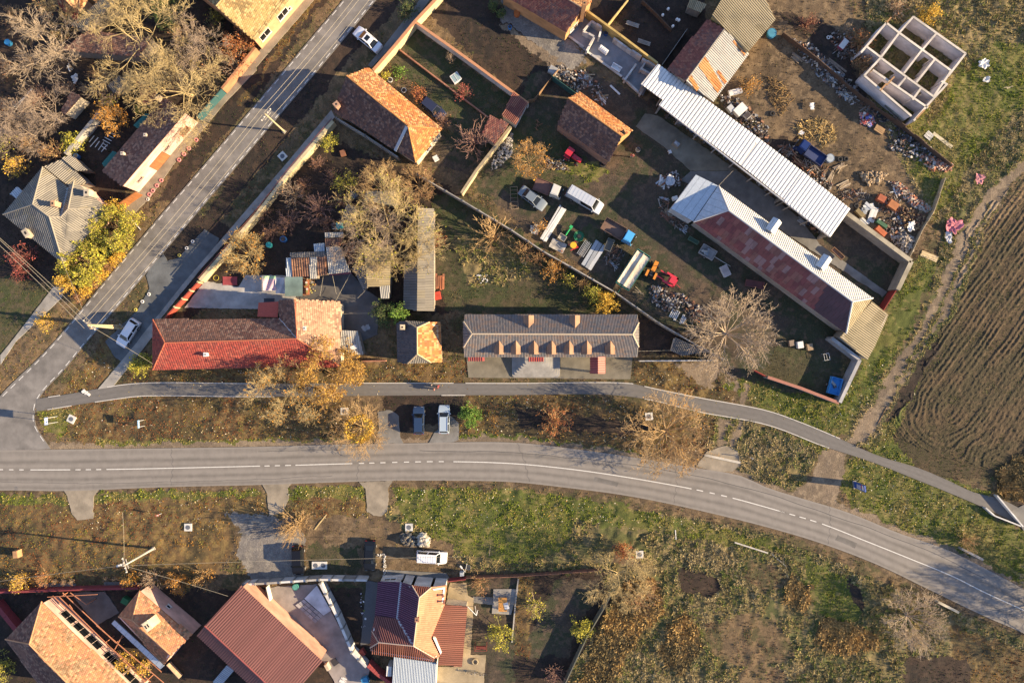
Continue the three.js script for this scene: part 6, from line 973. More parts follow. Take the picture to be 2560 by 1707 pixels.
tree('vase', 'bare tan tree between meadow and road bend', T1(33, 1370, 1010), 4.2, 6, 'pale'); bush('clump of dry reeds by the weathered parapet', T1(33, 1840, 270), 1.8, 2, 'tan', null); bush('reddish dry bush in the scrapyard weeds', T1(30, 370, 210), 1.4, 1.8, 'red', 'rusty', 200); bush('orange scrub against the half-built house', T1(30, 850, 370), 1.8, 2, 'tan', 'orange', 250); bush('brown scrub at the corner of the half-built house', T1(30, 880, 590), 1.9, 2, 'tan', 'rusty', 400); bush('bright yellow bush behind the half-built house', T1(30, 1480, 130), 1.5, 1.8, 'olive', 'yellow', 800); bush('pale dead bush by the half-built house door', T1(30, 730, 260), .9, 1.5, 'pale', null); bush('tuft of tall dry grass above the half-built house', T1(30, 1180, 70), 1.8, 1.2, 'pale', 'rusty', 200); bush('dry bush beside the grey metal roof scraps', T1(20, 2180, 790), 1.7, 1.4, 'tan', 'gold', 250);
// overgrown gardens
for (const [x, y, r, k, l] of [[60, 620, 1.6, 'grey', 'rusty'], [250, 560, 1.9, 'grey', null], [330, 880, 1.7, 'pink', 'rusty'], [70, 1000, 2, 'grey', 'rusty'], [900, 700, 1.6, 'tan', 'rusty'], [1000, 930, 1.7, 'grey', 'lime'], [60, 1330, 1.8, 'grey', 'lime'], [1650, 300, 1.8, 'tan', 'rusty'], [1920, 640, 1.7, 'grey', 'rusty'], [120, 150, 1.9, 'tan', 'rusty'], [1480, 560, 1.6, 'grey', null], [620, 820, 1.3, 'grey', 'rusty'], [250, 1330, 1.6, 'tan', 'rusty'], [1960, 300, 1.8, 'olive', 'rusty'], [2000, 150, 1.8, 'olive', 'lime']]) bush('bare scrub bush in the overgrown garden behind the pink house', T1(0, x, y), r, r * .95, k, l, 160, { name: 'scrub_bush', group: 'scrub of the overgrown garden' });
for (const [c, x, y, r] of [[11, 700, 60, 1.5], [11, 640, 480, 1.4], [11, 120, 560, 1.5], [11, 430, 130, 1.3], [11, 780, 250, 1.2], [10, 560, 1500, 1.3], [11, 60, 380, 1.4]]) bush('dark scrub bush in the shady back garden', T1(c, x, y), r, r, 'pink', 'rusty', 110, { name: 'scrub_bush', group: 'scrub of the shady back garden' });
// trees beyond the frame that throw dappled shade on the bend
for (const [x, y, r, h] of [[2660, 1475, 4, 7.5], [2720, 1545, 4.5, 8.5], [2690, 1620, 4, 7], [2800, 1500, 4.5, 9]]) tree('spread', 'bare roadside tree beyond the road bend', [x, y], r, h, 'grey', { group: 'trees beyond the bend' });

// ---------------------------------------------------------------- vehicles
const head = (dx, dy) => Math.atan2(-dy, dx); // turn that points +x along a direction of the plan
const chrome = M(.5, .5, .5, { tex: null, rough: .3, metal: .6 }), lampW = M(.6, .6, .58, { tex: null, rough: .2 }), lampR = M(.35, .02, .02, { tex: null, rough: .3 });
function wheels(t, xs, w, r = .31) { for (const x of xs) for (const s of [-1, 1]) { const g = new THREE.CylinderGeometry(r, r, .22, 16).rotateX(Math.PI / 2).translate(x, r, s * w); const y = part(t, 'wheel', g, rubber); part(y, 'rim', new THREE.CylinderGeometry(r * .6, r * .6, .235, 12).rotateX(Math.PI / 2).translate(x, r, s * w), chrome); } }
const PROF = { sedan: [.27, .09, -.2, -.36], wagon: [.27, .1, -.4, -.47], suv: [.25, .12, -.38, -.46], van: [.36, .25, -.465, -.485], mini: [.3, .17, -.45, -.48] };
function car(label, at, dir, col, o = {}) {
  const { L = 4.5, W = 1.78, Ht = 1.45, kind = 'sedan', belt = .92 } = o, t = thing(o.name || 'parked_car', label, o.cat || 'car', G(at[0], at[1], .7).setY(.03), head(...dir), o.group), pm = paint(...col), [wb, rf, rb, bb] = PROF[kind].map(k => k * L);
  // lower body: side profile, pinched in plan at both ends
  const sh = new THREE.Shape(), hl = L / 2; sh.moveTo(-hl, .32); sh.lineTo(-hl + .02, .72); sh.quadraticCurveTo(-hl + .06, belt - .02, -hl + .25, belt); sh.lineTo(wb, belt); sh.quadraticCurveTo(hl - .5, belt - .06, hl - .16, belt - .22); sh.quadraticCurveTo(hl, belt - .3, hl, .5); sh.lineTo(hl - .05, .3); sh.lineTo(-hl, .3);
  const g = new THREE.ExtrudeGeometry(sh, { depth: W - .16, bevelEnabled: true, bevelSize: .06, bevelThickness: .08, bevelSegments: 2, curveSegments: 6, steps: 1 }).translate(0, 0, -(W - .16) / 2), p = g.attributes.position;
  for (let i = 0; i < p.count; i++) { const e = Math.abs(p.getX(i)) / hl; p.setZ(i, p.getZ(i) * (1 - .13 * Math.max(0, e - .55) / .45 * Math.max(0, e - .55) / .45)); } g.computeVertexNormals();
  part(t, 'body', g, pm);
  const b = W / 2 - .09, r = W / 2 - .27, y0 = belt - .02, y1 = Ht, q = (x, y, z) => V(x, y, z), lift = (P, k = .012) => P;
  part(t, 'cabin', hexa(q(bb, y0, -b), q(wb, y0, -b), q(wb, y0, b), q(bb, y0, b), q(rb, y1, -r), q(rf, y1, -r), q(rf, y1, r), q(rb, y1, r)), pm);
  const face = (A, B, C, D, k, d) => { const c = A.clone().add(B).add(C).add(D).multiplyScalar(.25), n = B.clone().sub(A).cross(D.clone().sub(A)).normalize(); if (n.dot(d) < 0) n.negate(); const S2 = [A, B, C, D].map(v => c.clone().lerp(v, k)); return hexa(...S2.map(v => v.clone().addScaledVector(n, -.02)), ...S2.map(v => v.clone().addScaledVector(n, .012))); };
  part(t, 'windscreen', face(q(wb, y0, -b), q(wb, y0, b), q(rf, y1, r), q(rf, y1, -r), .88, V(1, .5, 0)), glassDark);
  part(t, 'rear_window', face(q(bb, y0, -b), q(bb, y0, b), q(rb, y1, r), q(rb, y1, -r), .84, V(-1, .4, 0)), glassDark);
  for (const s of [-1, 1]) { const m = (wb + bb) / 2, mr = (rf + rb) / 2; if (kind !== 'van' || o.glazed) part(t, 'side_window', face(q(bb, y0, s * b), q(m, y0, s * b), q(mr, y1, s * r), q(rb, y1, s * r), .86, V(0, .3, s)), glassDark); part(t, 'side_window', face(q(m, y0, s * b), q(wb, y0, s * b), q(rf, y1, s * r), q(mr, y1, s * r), .86, V(0, .3, s)), glassDark);
    part(t, 'headlight', box(.16, .14, .34, hl - .14, belt - .34, s * (W / 2 - .36)), lampW); part(t, 'tail_light', box(.08, .2, .26, -hl + .02, belt - .26, s * (W / 2 - .3)), lampR); part(t, 'mirror', box(.14, .12, .18, wb - .25, belt - .02, s * (W / 2 + .06)), pm); }
  wheels(t, [hl * .63, -hl * .6], W / 2 - .1);
  if (o.sunroof) part(t, 'sunroof', box(L * .14, .02, r * 1.3, (rf + rb) / 2 + .15, y1 - .005, 0), glassDark);
  if (o.rails) for (const s of [-1, 1]) part(t, 'roof_rail', box(rf - rb - .2, .05, .05, (rf + rb) / 2, y1 + .01, s * (r - .03)), chrome);
  if (o.ribs) for (let i = 0; i < 7; i++) part(t, 'roof_rib', box(.12, .025, r * 1.6, rb + .25 + i * (rf - rb - .3) / 7, y1 - .005, 0), pm);
  return t;
}
car('white saloon car with dark sunroof by the walled lawn', T1(10, 1022, 362), [-180, -150], [.62, .63, .65], { L: 4.7, sunroof: 1 });
car('dark blue hatchback on the lawn beside the tiled house', T1(10, 1622, 995), [150, 125], [.022, .028, .06], { L: 4.2, kind: 'wagon' });
car('white estate car parked below the twin electric pole', T1(1, 1172, 1490), [-130, 205], [.64, .65, .67], { L: 4.5, kind: 'wagon' });
car('navy hatchback on the dirt next to the silver estate', T1(12, 1493, 722), [0, -1], [.02, .04, .09], { L: 4.2, kind: 'wagon' });
car('silver blue estate with roof rails on the parking apron', T1(12, 1726, 714), [.01, -1], [.30, .37, .43], { L: 4.3, kind: 'wagon', rails: 1 });
car('black off-roader parked on pale gravel', T1(13, 384, 442), [.04, 1], [.007, .008, .012], { L: 4.4, W: 1.85, Ht: 1.65, kind: 'suv' });
car('black saloon parked beside the pebble-edged drive', T1(13, 1045, 400), [-.02, 1], [.007, .009, .014], { L: 4.6 });
car('white high-roof van before the cross-gabled house', T1(13, 1612, 412), [1, .06], [.66, .66, .66], { L: 4.6, W: 1.85, Ht: 1.85, belt: 1.05, kind: 'mini', ribs: 1, name: 'parked_van', cat: 'van' });
car('blue grey saloon beside the rust-bed truck', T1(21, 188, 252), [200, 150], [.14, .17, .2], { L: 4.6 });
car('long silver panel van in the vehicle yard', T1(21, 665, 268), [.86, .5], [.40, .43, .47], { L: 5.9, W: 2, Ht: 2.4, belt: 1.25, kind: 'van', ribs: 1, name: 'parked_van', cat: 'van' });
function truck(label, at, dir, cab, bed, o = {}) {
  const { L = 5.4, W = 2, side = .5 } = o, t = thing('parked_truck', label, 'truck', G(at[0], at[1], 1).setY(0), head(...dir)), c0 = L / 2 - 1.7, pm = paint(...cab), bm = M(...bed, { tex: 'rust', rough: .8 });
  part(t, 'chassis', box(L - .3, .25, .8, 0, .5, 0), M(.04, .04, .04)); const cg = hexa(V(c0, .5, -W / 2 + .05), V(L / 2, .5, -W / 2 + .1), V(L / 2, .5, W / 2 - .1), V(c0, .5, W / 2 - .05), V(c0 + .05, 2.1, -W / 2 + .2), V(L / 2 - .45, 2.1, -W / 2 + .25), V(L / 2 - .45, 2.1, W / 2 - .25), V(c0 + .05, 2.1, W / 2 - .2));
  part(t, 'cab', cg, pm); part(t, 'windscreen', hexa(V(L / 2 - .08, 1.25, -W / 2 + .2), V(L / 2 - .04, 1.25, -W / 2 + .2), V(L / 2 - .04, 1.25, W / 2 - .2), V(L / 2 - .08, 1.25, W / 2 - .2), V(L / 2 - .42, 2.04, -W / 2 + .3), V(L / 2 - .36, 2.04, -W / 2 + .3), V(L / 2 - .36, 2.04, W / 2 - .3), V(L / 2 - .42, 2.04, W / 2 - .3)), glassDark); part(t, 'grille', box(.06, .3, W * .6, L / 2 - .03, .75, 0), M(.05, .05, .05, { tex: null }));
  part(t, 'roof_panel', box(1, .05, W - .7, c0 + .62, 2.1, 0), pm); for (const s of [-1, 1]) { part(t, 'headlight', box(.08, .2, .25, L / 2, .72, s * (W / 2 - .35)), lampW); part(t, 'mirror', box(.1, .3, .2, L / 2 - .35, 1.5, s * (W / 2 + .12)), M(.04, .04, .04)); }
  const b0 = -L / 2, b1 = c0 - .12, bl = b1 - b0; part(t, 'load_bed', box(bl, .12, W, (b0 + b1) / 2, .85, 0), bm);
  for (const s of [-1, 1]) part(t, 'side_board', box(bl, side, .06, (b0 + b1) / 2, .97, s * (W / 2 - .03)), bm); part(t, 'tail_board', box(.06, side, W - .12, b0 + .03, .97, 0), bm); part(t, 'head_board', box(.06, side + .3, W - .12, b1 - .03, .97, 0), bm);
  wheels(t, [L / 2 - .95, -L / 2 + 1], W / 2 - .15, .38); return t;
}
truck('white cab truck with flat rust-brown bed under the tan tree', T1(21, 332, 162), [.93, .36], [.5, .49, .44], [.14, .07, .055], { L: 4.4, side: .12 });
truck('bright blue cab tipper truck with a scrap-filled bed', T1(21, 980, 560), [.87, .5], [.07, .33, .62], [.13, .08, .06], { L: 5.4, side: .5 });
truck('dark blue pickup truck among scrapyard boards', T1(30, 388, 1398), [-.82, -.57], [.012, .03, .12], [.015, .03, .1], { L: 5, W: 1.8, side: .4 });
function tractor(label, at, dir, col, o = {}) {
  const t = thing('tractor', label, 'tractor', G(at[0], at[1], 1).setY(0), head(...dir)), pm = paint(...col), dk = M(.04, .04, .04, { tex: 'grain' });
  part(t, 'bonnet', join([box(1.5, .55, .62, .75, .85, 0), box(.12, .45, .55, 1.53, .85, 0)]), pm); part(t, 'axle', join([box(.3, .3, 1.3, -.6, .6, 0), box(.2, .2, 1.1, 1.15, .4, 0), box(2, .3, .35, .3, .55, 0)]), dk); part(t, 'exhaust', cyl(.05, .05, .7, .9, 1.35, .18, 8), dk);
  part(t, 'seat', join([box(.45, .12, .45, -.5, 1.05, 0), box(.1, .4, .45, -.72, 1.1, 0)]), dk); part(t, 'steering_wheel', new THREE.TorusGeometry(.2, .025, 5, 14).rotateX(1.1).translate(-.08, 1.45, 0), dk);
  for (const s of [-1, 1]) { part(t, 'mudguard', box(1, .08, .34, -.6, 1.35, s * .66), pm); const w = part(t, 'rear_wheel', new THREE.CylinderGeometry(.68, .68, .36, 20).rotateX(Math.PI / 2).translate(-.6, .68, s * .78), rubber); part(w, 'rim', new THREE.CylinderGeometry(.35, .35, .38, 14).rotateX(Math.PI / 2).translate(-.6, .68, s * .78), pm); const f = part(t, 'front_wheel', new THREE.CylinderGeometry(.38, .38, .22, 16).rotateX(Math.PI / 2).translate(1.15, .38, s * .6), rubber); part(f, 'rim', new THREE.CylinderGeometry(.2, .2, .24, 12).rotateX(Math.PI / 2).translate(1.15, .38, s * .6), pm); }
  if (o.roof) { part(t, 'canopy', box(1, .08, 1.25, -.6, 2.2, 0), pm); for (const [x, z] of [[-.15, .5], [-.15, -.5], [-1.05, .5], [-1.05, -.5]]) part(t, 'canopy_post', box(.05, .85, .05, x, 1.37, z), dk); } return t;
}
tractor('red tractor with square red canopy behind the barn', T1(20, 555, 1430), [.82, .57], [.42, .02, .035], { roof: 1 });
tractor('orange-bonneted tractor beside the tarped trailer', T1(21, 1290, 920), [.42, -.9], [.55, .2, .02]);
{ // red loader frame
  const t = thing('farm_loader', 'red farm implement with open frame beside orange tractor', 'implement', G(...T1(21, 1445, 1005)), head(.85, .52)), r = paint(.45, .03, .045);
  part(t, 'frame', join([box(2, .25, .3, 0, .7, -.7), box(2, .25, .3, 0, .7, .7), box(.3, .25, 1.7, .85, .7, 0), box(.3, .25, 1.1, -.2, .7, 0)]), r); part(t, 'arm', box(1.2, .16, .16, -1.4, .6, .5), r); part(t, 'arm', box(1.2, .16, .16, -1.4, .6, -.5), r); part(t, 'hopper', join([box(.9, .5, .9, .3, .95, 0)]), r); part(t, 'drawbar', bar(V(.9, .6, 0), V(2, .4, .2), .06), M(.3, .04, .04)); wheels(t, [.1], .95, .4);
}
{ // tarped trailer
  const t = thing('tarped_trailer', 'long green farm trailer covered by a sagging canvas', 'trailer', G(...T1(21, 1107, 912), .8).setY(0), head(195, -300)), gn = M(.04, .17, .13, { tex: 'grain' }), cv = M(.5, .44, .34, { bump: .03 });
  part(t, 'deck', box(6, .15, 2.3, 0, .8, 0), woodDark); for (const s of [-1, 1]) { part(t, 'side_board', box(6, .7, .07, 0, .9, s * 1.17), gn); const P = new THREE.PlaneGeometry(5.6, 1.02, 28, 8).rotateX(-Math.PI / 2), q = P.attributes.position; for (let i = 0; i < q.count; i++) q.setY(i, -.12 * (1 - (q.getZ(i) / .51) ** 2) + .16 * fbm(q.getX(i) * 1.6, q.getZ(i) * 2 + s * 9, 7, 3)); P.computeVertexNormals(); part(t, 'tarpaulin', P.translate(0, 1.6, s * .58), cv); }
  part(t, 'ridge_bar', box(5.9, .1, .09, 0, 1.68, 0), M(.45, .4, .3)); part(t, 'tail_board', box(.08, .9, 2.3, 3.0, .8, 0), gn); part(t, 'head_board', box(.08, .9, 2.3, -3.0, .8, 0), gn); part(t, 'drawbar', bar(V(-3, .7, 0), V(-4, .5, 0), .07), gn); wheels(t, [-1.7, 1.7], 1.05, .42);
}
function cart(label, at, dir, L, W, side, m, o = {}) {
  const t = thing(o.name || 'cart', label, o.cat || 'trailer', G(at[0], at[1], .5).setY(0), head(...dir)); part(t, 'floor', box(L, .08, W, 0, .45, 0), m); for (const s of [-1, 1]) part(t, 'side_board', box(L, side, .06, 0, .5, s * (W / 2 - .03)), m); for (const s of [-1, 1]) part(t, 'end_board', box(.06, side, W - .12, s * (L / 2 - .03), .5, 0), m);
  if (o.bar) part(t, 'drawbar', bar(V(L / 2, .45, 0), V(L / 2 + o.bar, .25, 0), .05), M(.45, .45, .42)); if (!o.noWheel) wheels(t, [0], W / 2 + .02, .3);
  if (o.load) for (let i = 0; i < o.load; i++) part(t, 'scrap', box(rr(.3, 1.1), rr(.1, .3), rr(.1, .4), rr(-.3, .3) * L, .55 + i * .04, rr(-.25, .25) * W, rr(0, 3)), [M(.3, .33, .36), M(.12, .12, .13), M(.4, .38, .34)][i % 3]); return t;
}
cart('open grey box trailer full of scrap by the rust roof', T1(21, 1795, 748), [120, 70], 2.4, 1.6, .5, M(.34, .32, .3), { bar: 3, load: 7 });
cart('green metal trough by the rust-roofed long house', T1(21, 1665, 640), [110, 65], 1.7, .6, .35, M(.08, .14, .09), { noWheel: 1, name: 'trough', cat: 'trough' });
cart('long rusty red trough lying near the long house wall', T1(21, 2228, 1040), [160, 28], 2.8, 1, .35, M(.16, .06, .055), { noWheel: 1, name: 'trough', cat: 'trough' });
cart('dark open crate beside the stacked white sheets', T1(21, 890, 682), [-40, 95], 1.9, 1.1, .5, M(.16, .16, .14), { noWheel: 1, name: 'crate', cat: 'crate' });
cart('blue open farm wagon box at the yard corner', T1(32, 605, 405), [-40, 150], 2.6, 1.7, .8, M(.05, .25, .55, { tex: 'grain' }), { load: 3 });
cart('pale wooden seed box at the end of the green auger', T1(21, 462, 612), [90, 60], 1.2, .9, .3, M(.42, .38, .3), { noWheel: 1, name: 'crate', cat: 'crate' });
cart('narrow rusty feed trough on the passage paving', T1(31, 640, 760), [85, 80], 2.2, .7, .3, M(.26, .15, .09), { noWheel: 1, name: 'trough', cat: 'trough' });

// ---------------------------------------------------------------- loose things
const woods = [M(.36, .27, .16, { tex: 'streak' }), M(.28, .2, .12, { tex: 'streak' }), M(.44, .36, .24, { tex: 'streak' }), M(.2, .15, .11, { tex: 'streak' })], whites = [M(.56, .55, .52, { tex: 'grain' }), M(.48, .48, .46, { tex: 'grain' }), M(.6, .59, .56, { tex: 'grain' })], steels = [M(.3, .33, .36, { tex: 'grain' }), M(.24, .26, .28, { tex: 'grain' }), M(.38, .4, .42, { tex: 'grain' })], rusts = [M(.26, .11, .06), M(.18, .08, .05), M(.3, .16, .09)], mixed = [...woods.slice(0, 2), ...whites.slice(0, 2), ...steels.slice(0, 1), ...rusts.slice(0, 1)];
// n boards lying roughly along a direction
function boards(label, at, dir, n, L, w, mats, o = {}) {
  const t = thing(o.name || 'board_pile', label, o.cat || 'boards', G(at[0], at[1]), head(...dir), o.group), th = o.t || .06, per = o.per || 4;
  for (let i = 0; i < n; i++) { const l = L * rr(o.even ? .97 : .55, 1.02), row = i % per, lay = Math.floor(i / per); part(t, o.piece || 'board', box(l, th, w, rr(-.5, .5) * (o.even ? .08 : .3) * L * .4, lay * (th + .004) + .02 + (o.y || 0), (row - (per - 1) / 2) * w * (o.gap || 1.15) + rr(-.02, .02), rr(-1, 1) * (o.mess ?? .12)), mats[i % mats.length]); } return t;
}
boards('stack of long white steel girders beside the panel wall', T1(21, 378, 488), [190, -310], 7, 5.9, .26, whites, { name: 'girder_stack', piece: 'girder', t: .2, per: 4, mess: .02, even: 1 });
boards('stack of pale blue metal sheets beside the dark crate', T1(21, 750, 775), [130, -210], 8, 4.4, .55, steels, { name: 'sheet_stack', piece: 'sheet', per: 3, mess: .05, even: 1 });
boards('grey steel grating leaning among the yard scrap', T1(21, 663, 715), [88, -138], 6, 2.5, .07, steels, { name: 'grating', cat: 'grating', piece: 'bar', per: 6, gap: 3, mess: .0, even: 1, y: .2 });
boards('dark spiked harrow lying on the yard dirt', T1(21, 960, 760), [80, -120], 9, 2.2, .06, [M(.06, .045, .04), M(.1, .07, .05)], { name: 'harrow', cat: 'implement', piece: 'bar', per: 9, gap: 4, mess: .04, even: 1, y: .12 });
boards('pale steel bars dropped before the tarped trailer', T1(21, 930, 860), [100, 90], 5, 1.9, .1, steels, { piece: 'bar', cat: 'steel bars', per: 3 });
boards('heap of dark scrap beams near the red implement', T1(21, 1330, 1120), [120, -150], 9, 2.6, .12, [M(.07, .06, .055), ...steels], { cat: 'beams', piece: 'beam', mess: .6 });
boards('long dark pipes lying beside the timber heap', T1(21, 1600, 1190), [170, 130], 6, 4.5, .12, [M(.06, .04, .04), M(.14, .09, .07)], { cat: 'pipes', piece: 'pipe', mess: .05 });
boards('weathered timber heap near the yellow can', T1(21, 1440, 1200), [110, 80], 10, 2, .2, woods, { mess: .7 });
boards('row of white concrete posts on the yard edge', T1(21, 1490, 1320), [-70, 120], 5, 1.7, .16, whites, { cat: 'posts', piece: 'post', per: 5, gap: 1.7 });
boards('bundle of white posts beside the bare yard tree', T1(21, 1570, 1370), [-60, 110], 5, 1.7, .13, whites, { cat: 'posts', piece: 'post', per: 4, gap: 1.4 });
boards('short pale beams leaning by the dark frame', T1(21, 1700, 1325), [90, -130], 4, 1.9, .2, woods, { cat: 'beams', piece: 'beam' });
boards('yellow-lit scaffold boards below the trailer', T1(21, 1165, 1110), [130, 40], 4, 1.9, .1, [woods[0]], { mess: .5 });
boards('untidy pile of planks before the roofless ruin', T1(20, 680, 710), [150, 110], 14, 2.4, .16, mixed, { mess: .7, per: 6 });
boards('grey pipes beside the plank pile by the ruin', T1(20, 690, 785), [160, 10], 3, 2.9, .1, steels, { cat: 'pipes', piece: 'pipe' });
boards('heap of broken timber behind the barn ridge', T1(20, 820, 900), [150, 90], 16, 2.2, .14, mixed, { mess: .8, per: 6 });
boards('single long white plank on the yard grass', T1(20, 930, 850), [85, 72], 1, 2, .28, whites, { name: 'plank', cat: 'plank' });
boards('loose white planks near the chicken rubble', T1(20, 490, 680), [40, -60], 5, 1, .2, whites, { mess: .7 });
boards('ladder-like rack of slats leaning on the annex', T1(21, 1400, 255), [110, 30], 6, 1.6, .08, steels, { piece: 'slat', cat: 'slats' });
boards('weathered logs along the annex wall', T1(21, 1440, 390), [120, 80], 6, 2.2, .22, woods, { name: 'log_pile', piece: 'log', cat: 'logs', mess: .1 });
boards('stacked timber and sheets in front of the annex', T1(21, 1380, 100), [60, -100], 12, 1.9, .25, mixed, { mess: .5 });
boards('dark red bench plank beside the annex rack', T1(21, 1390, 430), [85, 85], 2, 1.7, .3, [rusts[1]], { name: 'plank', cat: 'plank', even: 1 });
boards('scattered grey rods below the annex', T1(21, 1570, 545), [100, 60], 7, 1.6, .08, steels, { piece: 'rod', cat: 'rods', mess: .9 });
boards('new yellow pallet boards on the field edge', T1(31, 1482, 785), [160, 62], 9, 2.7, .16, [M(.55, .43, .25, { tex: 'streak' }), M(.5, .38, .2, { tex: 'streak' })], { mess: .06, per: 5, even: 1 });
boards('stack of slatted pallets beside the sand heap', T1(31, 700, 130), [130, -70], 12, 2.2, .14, [...woods], { mess: .12, per: 6 });
boards('bundle of thin sticks near the slatted pallets', T1(31, 575, 60), [-60, 130], 12, 2.4, .1, woods, { mess: .2, per: 6, piece: 'stick', cat: 'sticks' });
boards('row of battens by the scrapyard pickup', T1(30, 290, 1500), [150, 110], 10, 2.8, .1, [...rusts, woods[0]], { mess: .2, per: 6 });
boards('log bundle at the end of the white shed', T1(30, 660, 1530), [-60, 60], 8, 2, .16, woods, { name: 'log_pile', piece: 'log', cat: 'logs', mess: .4 });
boards('white doors and frames thrown on the debris line', T1(30, 600, 690), [140, 90], 10, 2.2, .24, whites, { mess: .7, per: 5, piece: 'frame', cat: 'frames' });
boards('brown window frames in the debris by the house', T1(30, 720, 870), [110, 100], 8, 1.3, .2, [woods[2], steels[0]], { mess: .8, piece: 'frame', cat: 'frames' });
boards('grey boards stacked beside the timber fence', T1(30, 265, 535), [130, 110], 6, 2.2, .2, [woods[3], woods[1]], { mess: .1 });
boards('rusty red sheets beside the debris line', T1(30, 490, 600), [90, 80], 3, 1.6, .5, rusts, { piece: 'sheet', cat: 'sheets' });
boards('long dark beam beside the shabby sofa', T1(30, 620, 620), [150, 140], 2, 3.4, .3, [woods[3]], { name: 'plank', cat: 'beam', even: 1 });
boards('long pale poles along the grassy bank', T1(30, 1600, 1290), [180, 140], 3, 3.6, .16, [M(.5, .44, .3, { tex: 'streak' })], { cat: 'poles', piece: 'pole', even: 1, mess: .03 });
boards('pale slatted pallet below the long poles', T1(30, 1480, 1245), [60, 50], 6, 1.2, .12, whites, { name: 'pallet', cat: 'pallet', per: 6, gap: 1.6, mess: .0, even: 1 });
boards('small cardboard-brown chest on the dirt', T1(30, 1020, 1192), [90, 60], 4, 1.5, .22, [M(.4, .25, .12)], { name: 'chest', cat: 'chest', mess: .02, even: 1, t: .3 });
boards('short weathered log on the grassy bank', T1(30, 2205, 815), [100, -20], 2, 1.8, .14, [woods[2]], { name: 'log', cat: 'log', even: 1 });
boards('pale blue and white metal sheets on the scrap heap', T1(31, 905, 345), [90, 60], 7, 1.7, .45, [...steels, whites[0]], { piece: 'sheet', cat: 'sheets', mess: .9, per: 3 });
boards('ribbed white sheet metal leaning on the concrete wall', T1(31, 965, 400), [-50, 140], 5, 2.4, .22, whites, { piece: 'sheet', cat: 'sheets', per: 5, gap: 1, mess: .03, even: 1 });
boards('white boards along the top of the concrete wall', T1(31, 870, 480), [110, 90], 5, 1.9, .3, whites, { mess: .25 });
boards('long steel pipes lying across the scrap heap', T1(31, 1205, 440), [60, 100], 3, 3.4, .12, steels, { piece: 'pipe', cat: 'pipes', mess: .1 });
boards('crossed white poles on the brick rubble', T1(31, 1170, 190), [80, 60], 4, 2.1, .1, whites, { piece: 'pole', cat: 'poles', mess: 1.2 });
boards('white slat benches in the shed shade', T1(31, 300, 470), [190, 140], 12, 1.5, .09, steels, { piece: 'slat', cat: 'slats', per: 6, y: .4, mess: .02 });
boards('log lying across the lower meadow edge', [...T1(23, 2190, 345)], [320, 122], 1, 5.4, .2, [M(.45, .42, .36, { tex: 'streak' })], { name: 'log', cat: 'log', even: 1, t: .2 });
boards('thin pale rail at the end of the meadow log', [...T1(33, 100, 455)], [135, 110], 1, 2.9, .12, [M(.5, .47, .4, { tex: 'streak' })], { name: 'rail', cat: 'rail', even: 1 });
boards('yellow plank leaning by the tan twig bush', T1(13, 608, 100), [115, -140], 1, 3, .18, [M(.5, .38, .18, { tex: 'streak' })], { name: 'plank', cat: 'plank', even: 1 });
boards('short stake beside the white van verge', T1(13, 2158, 350), [15, -100], 1, 1.8, .1, [woods[0]], { name: 'stake', cat: 'stake', even: 1 });
boards('pale stake lying on the roadside meadow', T1(23, 1518, 208), [4, -86], 1, 1.5, .13, whites, { name: 'stake', cat: 'stake', even: 1 });
boards('thin rust-brown rod stuck beside the field track', T1(32, 1060, 680), [88, -170], 1, 3.2, .07, [M(.3, .18, .09)], { name: 'rod', cat: 'rod', even: 1 });
boards('broken white slabs dropped across the footpath', T1(2, 790, 470), [40, -60], 7, .6, .4, whites, { name: 'slab_pile', piece: 'slab', cat: 'slabs', mess: .5, per: 3 });
boards('red-brown roof tiles stacked beside the long garden shed', T1(11, 1678, 1020), [0, 1], 16, 2.6, .3, rusts.concat([M(.4, .15, .07)]), { name: 'tile_stack', piece: 'tile', cat: 'tiles', per: 5, mess: .06 });
boards('broken concrete slabs heaped on the dark court', T1(11, 1010, 1440), [30, 70], 8, .9, .5, [M(.34, .36, .38)], { name: 'slab_pile', piece: 'slab', cat: 'slabs', per: 2, mess: .6 });
boards('firewood sticks scattered by the tiny brown shed', T1(0, 640, 620), [60, 40], 8, 1.2, .14, [...whites, ...woods], { mess: .9 });
boards('pale stones and boards stacked below the dark garden', T1(0, 690, 720), [60, -20], 8, 1.1, .3, whites, { mess: .9, per: 3 });
boards('brick row sunlit beside the tiny brown shed', T1(0, 680, 980), [-110, 130], 14, 1.4, .25, [M(.5, .38, .2), M(.44, .3, .17)], { name: 'brick_row', piece: 'brick', per: 2, mess: .2, t: .12 });
boards('white bed boards across the kitchen garden', T1(0, 880, 1310), [-60, 80], 6, 2, .1, whites, { per: 6, gap: 6, mess: .1 });
boards('pale garden edging laid behind the pink house', T1(0, 985, 1290), [70, 40], 6, 1.3, .1, whites, { per: 6, gap: 5, mess: .15 });
boards('double pale rails in the dark upper garden', T1(0, 200, 920), [190, -210], 2, 4.6, .09, whites, { name: 'rail', cat: 'rails', per: 2, gap: 2, even: 1 });
boards('white steel profiles beside the maroon hall drain', T1(13, 800, 1545), [70, 50], 4, 1.1, .2, whites, { mess: .3, piece: 'profile', cat: 'profiles' });

